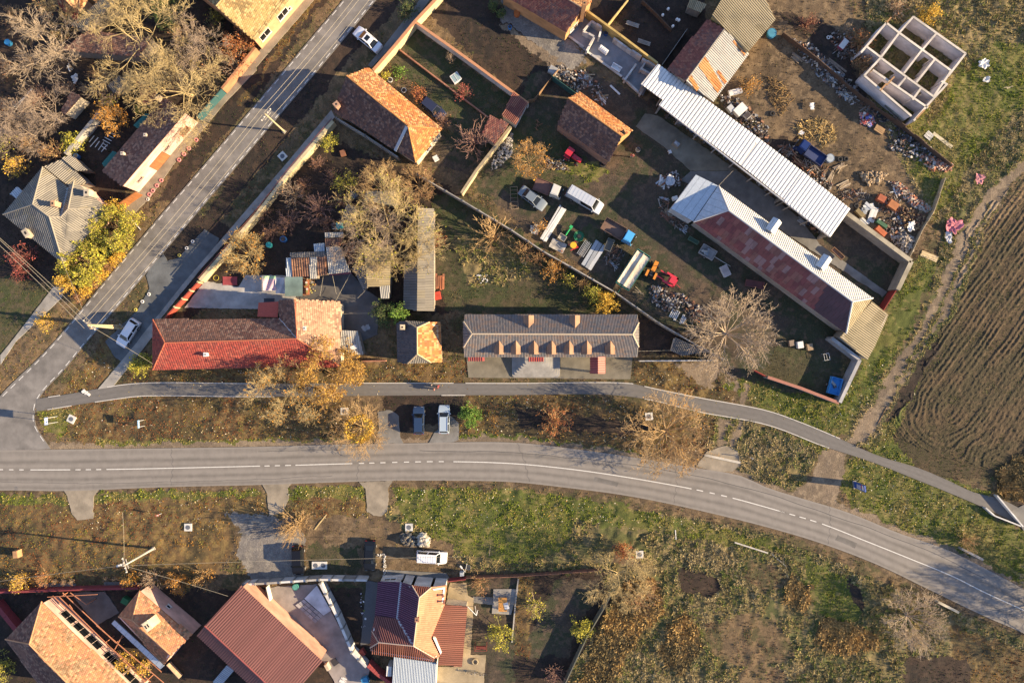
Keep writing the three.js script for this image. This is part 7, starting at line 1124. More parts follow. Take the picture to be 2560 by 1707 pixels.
// tyres, painted tyre planters and stones
function tyre(label, at, r, m, o = {}) { const t = thing(o.name || 'tyre', label, o.cat || 'tyre', G(at[0], at[1]), rr(0, 3), o.group); part(t, 'tread', ring(r * .75, r * .27, 0, .01, 0), m); part(t, 'bead', ring(r * .52, r * .06, 0, r * .4, 0), m); if (o.soil) part(t, 'soil', cyl(r * .55, r * .5, .12, 0, .02, 0, 10), M(.05, .035, .025)); return t; }
const planterM = M(.55, .2, .2, { tex: 'grain' });
for (const [c, x, y] of [[0, 1800, 1285], [0, 1732, 1363], [0, 1687, 1415], [0, 1643, 1468], [1, 1480, 88], [1, 1440, 136], [1, 1403, 182], [1, 1370, 218]]) tyre('pink painted tyre planter along the pink house pavement', T1(c, x, y), .32, planterM, { name: 'tyre_planter', cat: 'planter', soil: 1, group: 'pink tyre planters' });
for (const [x, y] of [[1767, 648], [1712, 710], [1365, 1133], [1305, 1200]]) tyre('white painted tyre bollard at the asphalt patch edge', T1(1, x, y), .27, whites[2], { name: 'painted_tyre', group: 'white tyre bollards', soil: 1 });
for (const [x, y] of [[1645, 775], [1243, 1275]]) tyre('yellow painted tyre bollard at the asphalt patch edge', T1(1, x, y), .27, M(.5, .42, .08, { tex: 'grain' }), { name: 'painted_tyre', group: 'yellow tyre bollards', soil: 1 });
tyre('white tyre at the end of the planter row', T1(1, 1355, 262), .26, whites[0], { name: 'painted_tyre', soil: 1 });
for (const [c, x, y, r] of [[30, 40, 1045, .45], [30, 1020, 1060, .5], [30, 1062, 1092, .5], [30, 1230, 1265, .42], [30, 1330, 1260, .4], [30, 1218, 1312, .45], [30, 1322, 1312, .45], [30, 660, 1462, .45], [30, 716, 1460, .4], [30, 1205, 1165, .45], [20, 2190, 1080, .4], [20, 2205, 1192, .42], [20, 2262, 1190, .4], [20, 2150, 1235, .4], [31, 810, 322, .42], [31, 1128, 530, .4]]) tyre('worn black tyre dumped in the scrapyard', T1(c, x, y), r, rubber, { group: 'tyres dumped in the scrapyard' });
tyre('lone white-rimmed tyre on the upper scrapyard dirt', T1(30, 555, 345), .3, whites[1]); tyre('big tractor tyre leaning behind the barn', T1(20, 832, 1508), .55, rubber); tyre('pale tyre beside the hut at the annex', T1(21, 1600, 515), .3, steels[1]);

// heaps nobody could count
const chunkGeo = (() => { const g = new THREE.IcosahedronGeometry(.5, 0), p = g.attributes.position, q = rng(5), mp = {}; for (let i = 0; i < p.count; i++) { const k = [p.getX(i), p.getY(i), p.getZ(i)].map(v => v.toFixed(3)).join(); const f = mp[k] ||= .7 + .6 * q(); p.setXYZ(i, p.getX(i) * f, p.getY(i) * f * .7, p.getZ(i) * f); } g.computeVertexNormals(); return g; })(), brickGeo = new THREE.BoxGeometry(1, .45, .5), stickGeo = new THREE.BoxGeometry(2.6, .12, .2);
function heap(name, label, P, h, n, size, cols, o = {}) { // P: outline in the plan
  const W = P.map(p => G(...p)), c = W.reduce((s, p) => s.add(p), V(0, 0, 0)).multiplyScalar(1 / W.length), q = rng(n + Math.round(c.x * 31)), poly = W.map(p => [p.x, p.z]), xs = poly.map(p => p[0]), zs = poly.map(p => p[1]), L = [], e = new THREE.Euler(), qt = new THREE.Quaternion(), R0 = Math.sqrt((Math.max(...xs) - Math.min(...xs)) * (Math.max(...zs) - Math.min(...zs))) / 2;
  const edge = (x, z) => { let d = 9; for (let i = 0, j = poly.length - 1; i < poly.length; j = i++) { const [ax, az] = poly[j], [bx, bz] = poly[i], t = clamp(((x - ax) * (bx - ax) + (z - az) * (bz - az)) / ((bx - ax) ** 2 + (bz - az) ** 2), 0, 1); d = Math.min(d, Math.hypot(x - ax - t * (bx - ax), z - az - t * (bz - az))); } return d; };
  for (let k = 0, tries = 0; k < n && tries < n * 30; tries++) { const x = lerp(Math.min(...xs), Math.max(...xs), q()), z = lerp(Math.min(...zs), Math.max(...zs), q()); if (!inPoly(x, z, poly)) continue; k++; const s = size * (.35 + 1.7 * q() ** 2), y = h * Math.min(1, edge(x, z) / Math.max(.6, R0 * .45)) * (.55 + .5 * q()), cc = cols[Math.floor(q() * cols.length)], j = .7 + .6 * q(); L.push([new THREE.Matrix4().compose(V(x - c.x, y + s * .1, z - c.z), qt.setFromEuler(e.set(q() * 1.4 - .7, q() * 6.3, q() * 1.4 - .7)), V(s, s, s * (.6 + .6 * q()))), rgb(cc[0] * j, cc[1] * j, cc[2] * j)]); }
  const m = instances(scene, numbered(name), o.brick ? brickGeo : o.stick ? stickGeo : chunkGeo, white1(), L); m.position.set(c.x, 0, c.z); tag(m, label, o.cat || 'heap', null, 'stuff');
}
const cBrick = [[.4, .16, .08], [.3, .13, .08], [.45, .33, .25], [.35, .33, .3]], cStone = [[.34, .3, .25], [.26, .22, .18], [.4, .35, .28], [.16, .13, .1]], cJunk = [[.3, .29, .28], [.1, .09, .085], [.2, .1, .06], [.12, .09, .07], [.06, .055, .055], [.16, .17, .18], [.09, .06, .045], [.36, .34, .32], [.07, .05, .04]];
heap('brick_rubble', 'long curved bank of brick and stone rubble in the scrapyard', T(31, 1100, 90, 1210, 110, 1380, 250, 1530, 350, 1480, 400, 1330, 330, 1180, 190), .6, 420, .28, cBrick.concat(cStone), { brick: 1 });
heap('stone_rubble', 'pale stone rubble heap behind the concrete wall', T(31, 1130, 600, 1260, 560, 1360, 620, 1330, 740, 1270, 770, 1150, 660), .7, 420, .28, cStone);
heap('brick_rubble', 'orange brick heap at the corner of the timber fence', T(30, 1380, 1420, 1560, 1440, 1700, 1500, 1690, 1568, 1500, 1568, 1420, 1500), .7, 330, .28, cBrick, { brick: 1 }); heap('scrap_heap', 'dark scrap metal heap along the timber fence', T(30, 1100, 1180, 1200, 1150, 1400, 1280, 1600, 1420, 1560, 1500, 1350, 1470, 1200, 1400, 1090, 1380, 1130, 1260), .5, 420, .3, cJunk.concat([[.05, .04, .04], [.05, .04, .04]]), { brick: 1 });
heap('scrap_heap', 'dark junk spread over the scrapyard slope', T(31, 1180, 300, 1420, 370, 1460, 440, 1380, 560, 1180, 500), .4, 380, .28, [[.07, .045, .03], [.1, .05, .03], [.16, .08, .04], [.3, .2, .1]], { brick: 1 });
heap('debris_line', 'line of household debris beside the timber fence', T(30, 200, 340, 420, 420, 620, 620, 830, 800, 800, 990, 560, 800, 400, 640), .4, 520, .3, cJunk.concat(cStone), { brick: 1 }); heap('clothes_heap', 'heap of coloured rags beside the debris line', T(30, 830, 1030, 960, 1060, 990, 1130, 930, 1170, 850, 1140), .5, 160, .28, [[.5, .1, .08], [.1, .12, .35], [.55, .5, .45], [.4, .22, .18]]);
heap('straw_heap', 'heap of golden maize straw in the scrapyard', T(30, 260, 1160, 340, 1090, 520, 1080, 620, 1170, 620, 1290, 500, 1370, 440, 1290, 280, 1280), .22, 520, .26, [[.4, .27, .09], [.3, .2, .07], [.46, .33, .14]], { stick: 1 }); heap('straw_heap', 'brown straw and weeds behind the long white shed', T(30, 0, 700, 150, 750, 240, 900, 120, 1080, 0, 900), .2, 420, .24, [[.22, .13, .05], [.34, .22, .08], [.12, .08, .04]], { stick: 1 });
heap('sand_heap', 'lumpy sand heap beside the slatted pallets', T(31, 840, 20, 1000, 0, 1120, 30, 1020, 110, 900, 140), .5, 260, .35, [[.3, .22, .13], [.24, .17, .1]]); heap('stone_heap', 'pile of pale stones beside the cream yard wall', T(10, 2250, 1330, 2350, 1200, 2360, 1420, 2250, 1520, 2150, 1568, 2180, 1440), .4, 380, .24, [[.32, .3, .27], [.2, .18, .16], [.4, .38, .34]]);
heap('rubble_heap', 'chicken-yard rubble with bottles beside the teal fence', T(20, 330, 620, 480, 600, 620, 700, 700, 800, 600, 850, 480, 760, 380, 690), .4, 330, .24, cJunk.concat(cStone), { brick: 1 }); heap('rock_heap', 'pale rock pile beside the white square cover', T(13, 1480, 220, 1550, 190, 1605, 240, 1590, 310, 1500, 310), .9, 150, .4, [[.36, .32, .26], [.44, .4, .32]]); heap('soil_heap', 'dark tarp-covered soil pile beside the rock pile', T(13, 1330, 200, 1390, 190, 1470, 230, 1470, 300, 1400, 310, 1330, 270), .8, 150, .4, [[.05, .06, .07], [.09, .08, .07], [.2, .17, .12]]);
heap('junk_heap', 'heap of machine parts beside the annex', T(21, 1400, 30, 1500, 0, 1560, 60, 1540, 140, 1430, 150, 1390, 110), .5, 230, .26, cJunk, { brick: 1 }); heap('junk_heap', 'machine scrap around the red implement', T(21, 1270, 1050, 1400, 1080, 1560, 1180, 1520, 1290, 1380, 1280, 1260, 1180), .35, 240, .26, cJunk, { brick: 1 }); heap('junk_heap', 'straw and bottles beside the tan tree', T(20, 300, 1440, 480, 1470, 520, 1560, 320, 1560), .4, 260, .22, cJunk.concat([[.4, .28, .1], [.4, .28, .1]]), { brick: 1 });
heap('junk_heap', 'white appliances and scrap beyond the rusty barn', T(20, 1900, 870, 2100, 900, 2230, 1040, 2350, 1160, 2350, 1300, 2150, 1180, 1950, 990), .4, 330, .3, cJunk, { brick: 1 }); heap('bottle_scatter', 'small litter along the dark back garden', T(11, 440, 960, 560, 970, 570, 1120, 460, 1130), .3, 90, .22, [[.4, .2, .06], [.3, .28, .26], [.15, .08, .05], [.4, .35, .1]]); heap('white_litter', 'white litter scattered in the manor garden', T(11, 2020, 960, 2120, 950, 2130, 1020, 2060, 1050), .1, 40, .18, [[.5, .5, .5]]); heap('shed_junk', 'tools and junk stored under the long white shed', [...T(20, 1420, 1070, 2080, 1530), ...T(31, 480, 590, 520, 560), ...T(20, 2120, 1490, 1440, 1020)], .5, 330, .35, cJunk.concat([[.04, .06, .12], [.3, .28, .25]]), { brick: 1 });

// scrap settled between the sheds, and along the yard wall
const dark = [[.06, .05, .045], [.1, .07, .05], [.14, .09, .06], [.2, .18, .16], [.3, .28, .26], [.24, .11, .06]];
[['timber and iron scrap behind the white shed roof', T(20, 2150, 1100, 2350, 1230, 2350, 1330, 2180, 1220)], ['boards and iron strewn behind the pickup', T(30, 80, 1330, 260, 1350, 300, 1440, 160, 1440)], ['old timber strewn beside the pickup load', T(30, 300, 1460, 480, 1500, 560, 1568, 360, 1568)], ['iron bars and slats behind the shed ridge', T(31, 330, 0, 520, 20, 600, 130, 560, 180, 400, 80)], ['scrap strewn below the sand heap', T(31, 640, 190, 860, 170, 980, 230, 820, 300, 700, 290)], ['iron scrap round the orange hopper', T(31, 980, 200, 1120, 220, 1260, 330, 1150, 420, 1000, 360)], ['scrap between engines and white bag', T(31, 960, 430, 1160, 420, 1280, 520, 1200, 600, 1080, 600)], ['broken boards along the upper timber fence', T(30, 330, 420, 480, 500, 640, 640, 600, 700, 420, 560)], ['broken boards along the lower timber fence', T(30, 760, 880, 900, 930, 1100, 1090, 1060, 1130, 880, 1030)], ['weeds and planks before the half-built house', T(30, 560, 300, 760, 260, 880, 420, 800, 560, 640, 520)], ['rubbish round the shabby sofa', T(30, 600, 420, 760, 360, 800, 460, 680, 560)], ['iron scrap between harrow and trailer', T(21, 860, 700, 980, 680, 1040, 760, 960, 900, 860, 860)], ['iron scrap beside the timber heap', T(21, 1380, 1100, 1560, 1120, 1760, 1260, 1700, 1330, 1500, 1260)], ['posts and iron under the bare yard tree', T(21, 1600, 1280, 1800, 1260, 1880, 1330, 1760, 1400, 1640, 1380)], ['timber scrap along the annex wall', T(21, 1340, 260, 1420, 250, 1480, 380, 1640, 520, 1560, 560, 1400, 440)], ['offcuts before the roofless ruin', T(20, 560, 640, 700, 650, 880, 860, 860, 960, 740, 900)]].forEach(([l, P], i) => heap('strewn_scrap', l, P, .3, 150, i % 2 ? .26 : .3, dark, i % 3 ? { stick: 1, cat: 'scrap' } : { brick: 1, cat: 'scrap' }));
// appliances, tanks, furniture and the like
function appliance(label, at, w, d, h, turn, m, o = {}) { const t = thing(o.name || 'appliance', label, o.cat || 'appliance', G(at[0], at[1], h).setY(0), turn); part(t, 'case', join([box(w, h * .9, d, 0, .05, 0)]), m); part(t, 'lid', box(w - .06, .05, d - .06, 0, h * .9 + .055, 0), o.lid || m); part(t, 'plinth', box(w - .1, .06, d - .1, 0, -.01, 0), M(.05, .05, .05)); part(t, 'door', box(w - .08, h * .7, .04, 0, .15, d / 2 + .015), m); return t; }
appliance('white chest freezer lying by the box trailer drawbar', T1(21, 1965, 916), 1.1, 1.7, .7, .45, whites[2], { lid: M(.42, .36, .34) }); appliance('white cooker beside the rusty barn end', T1(20, 2100, 1000), 1.9, 1.3, .9, .75, whites[2]); appliance('pale blue cabinet at the rusty barn corner', T1(20, 2012, 990), .9, 1, .8, .7, steels[2]); appliance('white van door and panel heap above the cooker', T1(20, 2055, 838), 2.1, .8, .5, .25, whites[2]); appliance('white machine cover under the scrapyard bush', T1(20, 2165, 1055), .9, .9, .8, .75, whites[0], { lid: M(.06, .05, .05) });
appliance('orange steel hopper on the scrap heap', T1(31, 1158, 312), 1.5, 1.2, .8, -.6, M(.42, .16, .06)); appliance('red machine casing beside the orange hopper', T1(31, 1052, 250), 1.2, 1, .9, -.5, M(.4, .11, .05)); appliance('long orange engine cover behind the concrete wall', T1(31, 1045, 552), 1.8, .8, .7, -.75, M(.5, .13, .05)); appliance('ribbed green engine beside the orange cover', T1(31, 1052, 485), 1.8, .6, .6, -.6, M(.05, .14, .07)); appliance('tan metal box lying below the blue sheets', T1(31, 850, 385), 1.5, .7, .5, -.8, M(.25, .19, .09)); appliance('white sink unit on the annex side yard', T1(21, 1502, 248), .75, .6, .9, .3, whites[2]); appliance('white crate on the grey corrugated shed', T1(12, 888, 52), 1, .6, 2.9, .2, whites[2], { name: 'rooftop_crate', cat: 'crate' });
appliance('wooden sign box beside the leafy verge edge', T1(3, 130, 392), .7, 1.1, 1.2, .1, M(.45, .25, .12), { name: 'wooden_box', cat: 'box' }); appliance('green compost box beside the pink-walled house', T1(3, 1140, 822), 1.1, .9, 1, -.5, M(.03, .16, .06), { name: 'compost_box', cat: 'box' }); appliance('red dog kennel beside the white stepped wall', T1(13, 965, 1300), 1, .9, .9, .6, M(.26, .05, .04), { name: 'dog_kennel', cat: 'kennel' }); appliance('bright blue bin at the foot of the white stepped wall', T1(13, 995, 1552), 1, .9, .9, .4, M(.05, .28, .5), { name: 'bin', cat: 'bin' }); appliance('grey waste bin by the red picket fence', T1(13, 1888, 573), .6, .6, 1, .05, steels[0], { name: 'bin', cat: 'bin' }); appliance('cream gas cabinet beside the maroon hall corner', T1(13, 648, 1430), .5, 1, 1, .5, wallCream, { name: 'gas_cabinet', cat: 'cabinet' });
appliance('white-topped bench table in the lower yard', T1(32, 303, 28), .9, 1, .8, .15, whites[2], { name: 'bench_table', cat: 'table' }); appliance('dark slatted crate beside the white bench table', T1(32, 222, 12), .8, .9, .6, .15, woods[3], { name: 'crate', cat: 'crate' }); appliance('weathered crate on the other side of the bench table', T1(32, 390, 48), .9, 1, .6, .15, woods[1], { name: 'crate', cat: 'crate' }); appliance('white stool behind the hipped end of the tiled house', T1(10, 1648, 1450), .8, .8, .5, .5, whites[2], { name: 'stool', cat: 'stool' });
appliance('brown clay box in the dark back garden', T1(10, 793, 1402), .8, .9, .5, .3, rusts[0], { name: 'clay_box', cat: 'box' }); appliance('turquoise cart beside the dark garden sheds', T1(11, 762, 500), .9, .9, .8, .2, M(.03, .38, .42), { name: 'turquoise_box', cat: 'box' }); appliance('white framed basin next to the turquoise cart', T1(11, 715, 505), .7, .8, .6, .1, whites[2], { name: 'basin', cat: 'basin', lid: M(.04, .05, .06) }); appliance('bright red tarp bundle beside the long garden shed', T1(11, 1660, 1145), 1.1, 1.2, .6, .2, M(.5, .06, .035), { name: 'tarp_bundle', cat: 'tarpaulin' }); appliance('grey well cover beside the teal fence rubble', T1(20, 378, 640), 1.3, 1.1, .8, -.5, M(.36, .36, .35), { name: 'well_cover', cat: 'cover' }); appliance('shabby pink sofa by the half-built house', T1(30, 700, 400), 1.6, .9, .7, .9, M(.35, .08, .12), { name: 'sofa', cat: 'sofa', lid: whites[1] });
for (const [x, y] of [[1105, 230], [1210, 396]]) boards('slatted grey feeding rack in the dark soil pen', T1(20, x, y), [120, 40], 6, 2, .09, [M(.3, .28, .25)], { name: 'feed_rack', cat: 'rack', per: 6, gap: 1.2, mess: 0, even: 1, y: .3, group: 'slatted racks of the pen' });
function barrel(label, at, r, h, m, lidM) { const t = thing('barrel', label, 'barrel', G(at[0], at[1], h).setY(0)); part(t, 'drum', cyl(r, r, h, 0, 0, 0, 14), m); part(t, 'rim', ring(r, .03, 0, h - .03, 0), m); part(t, 'lid', cyl(r * .85, r * .85, .02, 0, h, 0, 14), lidM || M(.03, .03, .035, { tex: null })); return t; }
barrel('blue barrel beside the white board at the court', T1(11, 245, 625), .45, .9, M(.03, .16, .4)); barrel('teal barrel at the yellowish tree', T1(11, 112, 678), .42, .8, M(.03, .34, .36), M(.04, .4, .42)); barrel('blue barrel in the kitchen garden', T1(0, 690, 1430), .35, .8, M(.04, .14, .36)); barrel('bright blue tub in the dark upper garden', T1(0, 60, 385), .45, .6, M(.03, .25, .5), M(.04, .3, .6)); barrel('blue water tub in the upper scrapyard', T1(30, 40, 300), .7, .7, M(.03, .2, .35), M(.05, .25, .4)); barrel('blue drum beside the gravel drive', T1(10, 2330, 245), .28, .6, M(.04, .2, .5)); barrel('green rain barrel at the white wall corner', T1(13, 358, 690), .45, .9, M(.05, .25, .2), M(.1, .35, .3)); barrel('grey pail near the annex cable', T1(20, 1158, 1372), .35, .5, M(.25, .25, .26)); barrel('round bucket by the red picket lamp', T1(13, 1948, 510), .35, .5, M(.1, .13, .17)); barrel('blue drum on the ruin terrace', T1(20, 866, 300), .3, .8, M(.02, .08, .25));
barrel('pale blue cask among the scrapyard boards', T1(30, 575, 1450), .65, .7, M(.25, .3, .36), M(.4, .46, .5)); barrel('orange hopper drum on the gravel drive', T1(20, 45, 115), .45, .8, M(.5, .14, .03), M(.5, .16, .04));
{ // green octagonal tub, green auger, yellow spreader
  const t = thing('octagonal_tub', 'green octagonal farm tub with dark hub', 'tub', G(...T1(21, 615, 600), .5).setY(0)), gm = M(.03, .17, .08, { tex: 'grain' }); part(t, 'rim', cyl(.85, .85, .35, 0, .3, 0, 8, true), gm); part(t, 'floor', cyl(.83, .83, .05, 0, .3, 0, 8), gm); part(t, 'hub', join([cyl(.3, .25, .3, 0, .35, 0, 8), ...[0, 1, 2, 3].map(i => box(.9, .06, .06, 0, .5, 0, i * .785))]), M(.02, .02, .025)); part(t, 'stand', cyl(.4, .4, .3, 0, 0, 0, 8), gm);
  const a = thing('grain_auger', 'green grain auger resting beside the seed box', 'auger', G(...T1(21, 515, 558)), head(40, -60)); part(a, 'tube', bar(V(-.7, .3, 0), V(.6, .6, 0), .12, 8), paint(.03, .34, .1)); part(a, 'hopper', box(.45, .3, .45, .75, .5, 0), paint(.03, .34, .1)); part(a, 'leg', bar(V(.5, .5, 0), V(.6, 0, .3), .03), gm);
  const y = thing('fertiliser_spreader', 'red and yellow spreader between girders and grating', 'implement', G(...T1(21, 560, 690)), .4); part(y, 'tank', cyl(.42, .5, .55, 0, .5, 0, 10), paint(.6, .36, .02)); part(y, 'frame', join([box(1.3, .1, .12, 0, .4, .5), box(1.3, .1, .12, 0, .4, -.4), box(.12, .1, 1, .5, .4, 0)]), paint(.45, .03, .03)); part(y, 'disc', cyl(.3, .3, .05, 0, .3, 0, 12), M(.1, .1, .1));
  const tp = thing('grey_tarp', 'grey folded tarpaulin beside the girders', 'tarpaulin', G(...T1(21, 420, 690)), -.45); const g = new THREE.PlaneGeometry(2.4, 1.5, 14, 10).rotateX(-Math.PI / 2), p = g.attributes.position; for (let i = 0; i < p.count; i++) p.setY(i, .2 + .45 * fbm(p.getX(i) * 1.3, p.getZ(i) * 1.3, 3, 3)); g.computeVertexNormals(); part(tp, 'sheet', g, M(.32, .3, .27)); part(tp, 'rope', bar(V(-1, .52, -.3), V(1, .52, .2), .02), whites[0]); part(tp, 'weight', join([box(.3, .25, .2, .9, .35, .5)]), wBrick);
}
function cloth(name, label, at, w, d, turn, m, h, cat, amp = .3) { // crumpled sheet
  const g = new THREE.PlaneGeometry(w, d, 22, 22).rotateX(-Math.PI / 2), p = g.attributes.position, s = Math.round(at[0]); for (let i = 0; i < p.count; i++) { const x = p.getX(i), z = p.getZ(i), an = Math.atan2(z, x), ra = Math.max(Math.abs(x) / w, Math.abs(z) / d) * 2, e = (.62 + .5 * vnoise(an * 2.2 + 9, 3, s)) * (ra > .01 ? Math.max(Math.abs(Math.cos(an)), Math.abs(Math.sin(an))) * 1.12 : 1); p.setXYZ(i, x * e, h + amp * fbm(x * 2.2, z * 2.2, s, 4), z * e); } g.computeVertexNormals(); return solo(name, g, m, label, cat, null, G(at[0], at[1]));
}
cloth('pink_tarp', 'crumpled pink tarpaulin dumped beside the field track', T1(31, 1690, 505), 2.9, 2.6, .3, M(.5, .16, .2), .05, 'tarpaulin', .7); cloth('white_tarp', 'white cloth end below the crumpled pink tarpaulin', T1(31, 1655, 610), 1.2, 1.7, .2, M(.5, .5, .52), .05, 'cloth', .4); cloth('pink_rag', 'small pink and white rag above the field track', T1(31, 1945, 80), 1.4, 1.9, 0, M(.5, .2, .22), .05, 'rag', .4); cloth('white_bag', 'white plastic bag on the scrap heap', T1(31, 1297, 510), 1.1, 1.6, 0, whites[2], .5, 'bag', .5); cloth('white_bags', 'white foil bundle on the grassy bank', T1(30, 1970, 590), 1.7, 1.6, 0, whites[2], .1, 'bag', .7); cloth('grey_bag', 'small grey bag below the white foil bundle', T1(30, 1995, 735), 1.1, 1, 0, whites[1], .1, 'bag', .5);
cloth('grey_sheet', 'pale grey cloth heap by the annex timber', T1(21, 1448, 95), 1.6, 1.5, 0, steels[2], .5, 'cloth', .5); cloth('white_cloth', 'white cloth on the maize straw heap', T1(30, 395, 985), .8, 1.1, 0, whites[2], .4, 'cloth', .3); cloth('weed_cloth', 'grey cover with straw beside the white girders', T1(21, 205, 545), 1.4, 1.6, 0, M(.4, .4, .38), .1, 'cover', .5); cloth('white_sack', 'white sack on the ground near the dry maize', T1(30, 305, 1220), .8, .6, 0, whites[2], .15, 'sack', .25);
{ // striped laundry and green court canopy
  const c = document.createElement('canvas'); c.width = c.height = 256; const x = c.getContext('2d'); x.fillStyle = '#c9c2bd'; x.fillRect(0, 0, 256, 256); x.lineWidth = 6; for (let i = -4; i < 20; i++) { x.strokeStyle = i < 3 ? '#3aa43a' : i % 2 ? '#b8587a' : '#6e5a78'; x.beginPath(); for (let k = 0; k <= 8; k++) x.lineTo(k * 32, i * 15 + (k % 2) * 22); x.stroke(); }
  const t = new THREE.CanvasTexture(c); t.colorSpace = THREE.SRGBColorSpace; const m = new THREE.MeshStandardMaterial({ map: t, roughness: .95, side: THREE.DoubleSide });
  const sheet = (w, d) => { const g = new THREE.PlaneGeometry(w, d, 16, 16).rotateX(-Math.PI / 2), p = g.attributes.position; for (let i = 0; i < p.count; i++) p.setY(i, 2.1 - .35 * Math.cos(p.getX(i) * 1.1) + .12 * Math.sin(p.getX(i) * 5 + p.getZ(i) * 2)); g.computeVertexNormals(); return g; };
  const a = G(...T1(11, 115, 1030), 2.2).setY(0), o = new THREE.Mesh(sheet(1.9, 2.2), m); o.name = 'striped_blanket'; o.position.copy(a); o.castShadow = true; scene.add(o); tag(o, 'zigzag striped blanket airing over the court', 'blanket');
  solo('white_blanket', sheet(1.4, 2.4), M(.52, .48, .47), 'white patterned blanket hanging beside the striped one', 'blanket', null, G(...T1(11, 212, 1050), 2.2).setY(0));
  const k = thing('court_canopy', 'dull green flat canopy beside the airing blankets', 'canopy', G(...T1(11, 345, 1062), 2.4).setY(0)); part(k, 'sheet', new THREE.PlaneGeometry(2.65, 2.9, 12, 12).rotateX(-Math.PI / 2).translate(0, 2.45, 0), M(.14, .2, .18)); for (const [px, pz] of [[-1.2, -1.3], [1.2, -1.3], [-1.2, 1.3], [1.2, 1.3]]) part(k, 'post', box(.07, 2.4, .07, px, .03, pz), woodDark); part(k, 'frame', join([box(2.65, .06, .06, 0, 2.36, -1.3), box(2.65, .06, .06, 0, 2.36, 1.3), box(2.6, .06, .06, 0, 2.36, 0)]), woodDark);
  const s = thing('flower_table', 'orange plant stand full of pots beside the green canopy', 'plant stand', G(...T1(11, 470, 1070))); part(s, 'shelf', box(1, .06, 2.4, 0, .7, 0), M(.4, .14, .07)); for (let i = 0; i < 4; i++) part(s, 'leg', box(.08, .7, .08, i % 2 ? .42 : -.42, .03, i < 2 ? 1.1 : -1.1), woodDark); for (let i = 0; i < 7; i++) part(s, 'pot', cyl(.12, .17, .22, rr(-.3, .3), .76, -1 + i * .33, 9), [M(.4, .2, .08), whites[0], M(.3, .3, .1)][i % 3]);
}
function mat2(label, at, w, d, turn, m, name, cat) { const t = thing(name, label, cat, G(at[0], at[1]).setY(.05), turn); part(t, 'field', box(w, .03, d, 0, .01, 0), m); for (const s of [-1, 1]) part(t, 'border', box(w + .06, .035, .1, 0, .012, s * d / 2), m); return t; }
mat2('faded red mat spread on the pale court paving', T1(1, 2110, 1010), 2.2, 1.2, 0, M(.3, .05, .06), 'mat', 'mat'); mat2('dark mat at the corner house back door', T1(11, 120, 1188), 1.6, .5, 0, M(.05, .06, .08), 'mat', 'mat'); solo('yellow_hoop', ring(.4, .03), M(.5, .42, .05, { tex: null }), 'yellow hoop left on the corner house court', 'hoop', null, G(...T1(1, 1982, 983)).setY(.05));
mat2('dark square drain cover on the maroon hall court', T1(13, 722, 1375), .9, .9, .6, M(.03, .03, .04), 'drain_cover', 'cover'); mat2('brown square drain cover near the maroon hall wall', T1(13, 222, 900), .7, .7, .6, M(.1, .06, .05), 'drain_cover', 'cover');
{ // snowy-pale slabs and grid in the maroon hall court
  const t = thing('slab_platform', 'grey slab platform with white patched sheet in the court', 'platform', G(...T1(13, 520, 850)).setY(.03)), P = (l) => l.map(([x, y]) => G(...T1(13, x, y)).sub(t.position).setY(0)); part(t, 'white_sheet', slab(P([[560, 670], [690, 900], [620, 945], [445, 790]]), .1, .06), M(.46, .5, .54)); const A = P([[440, 795], [620, 945], [545, 1020], [360, 850]]);
  for (let i = 0; i < 5; i++) for (let j = 0; j < 3; j++) { const f = (u, v) => A[0].clone().lerp(A[1], u).lerp(A[3].clone().lerp(A[2], u), v); part(t, 'slab', slab([f(i / 5 + .01, j / 3 + .02), f((i + 1) / 5 - .01, j / 3 + .02), f((i + 1) / 5 - .01, (j + 1) / 3 - .02), f(i / 5 + .01, (j + 1) / 3 - .02)], .1, .07), [M(.3, .3, .31), M(.24, .24, .26), M(.34, .33, .33)][(i * 2 + j) % 3]); }
}
function cover2(label, at, turn, n = 1) { const t = thing('utility_cover', label, 'cover', G(at[0], at[1]).setY(.04), turn); for (let i = 0; i < n; i++) { const s = part(t, 'slab', box(1.15, .14, 1.15, (i - (n - 1) / 2) * 1.17, 0, 0), M(.5, .49, .45, { tex: 'grain' })); part(s, 'lid', cyl(.34, .34, .03, (i - (n - 1) / 2) * 1.17, .142, 0, 20), M(.09, .1, .12, { tex: 'grain' })); } }
cover2('white concrete slab with round lid on the dark verge', T1(10, 243, 1435), .75); cover2('tilted square concrete cover on the leafy verge tip', T1(2, 655, 710), -.45); cover2('square cover with dark lid on the rusty leaf verge', T1(3, 1727, 138), 0); cover2('square cover with dark lid beside the pale rock pile', T1(13, 1405, 138), 0); cover2('double concrete cover with two lids beside the black off-roader', T1(13, 583, 487), 0, 2); cover2('square cover half under the golden-leaved tree', T1(12, 812, 640), 0); cover2('pale square cover on the verge by the tan roadside tree', T1(22, 1258, 685), .1); cover2('pale cover beside the orange-leaved bush', T1(23, 1172, 388), .05);
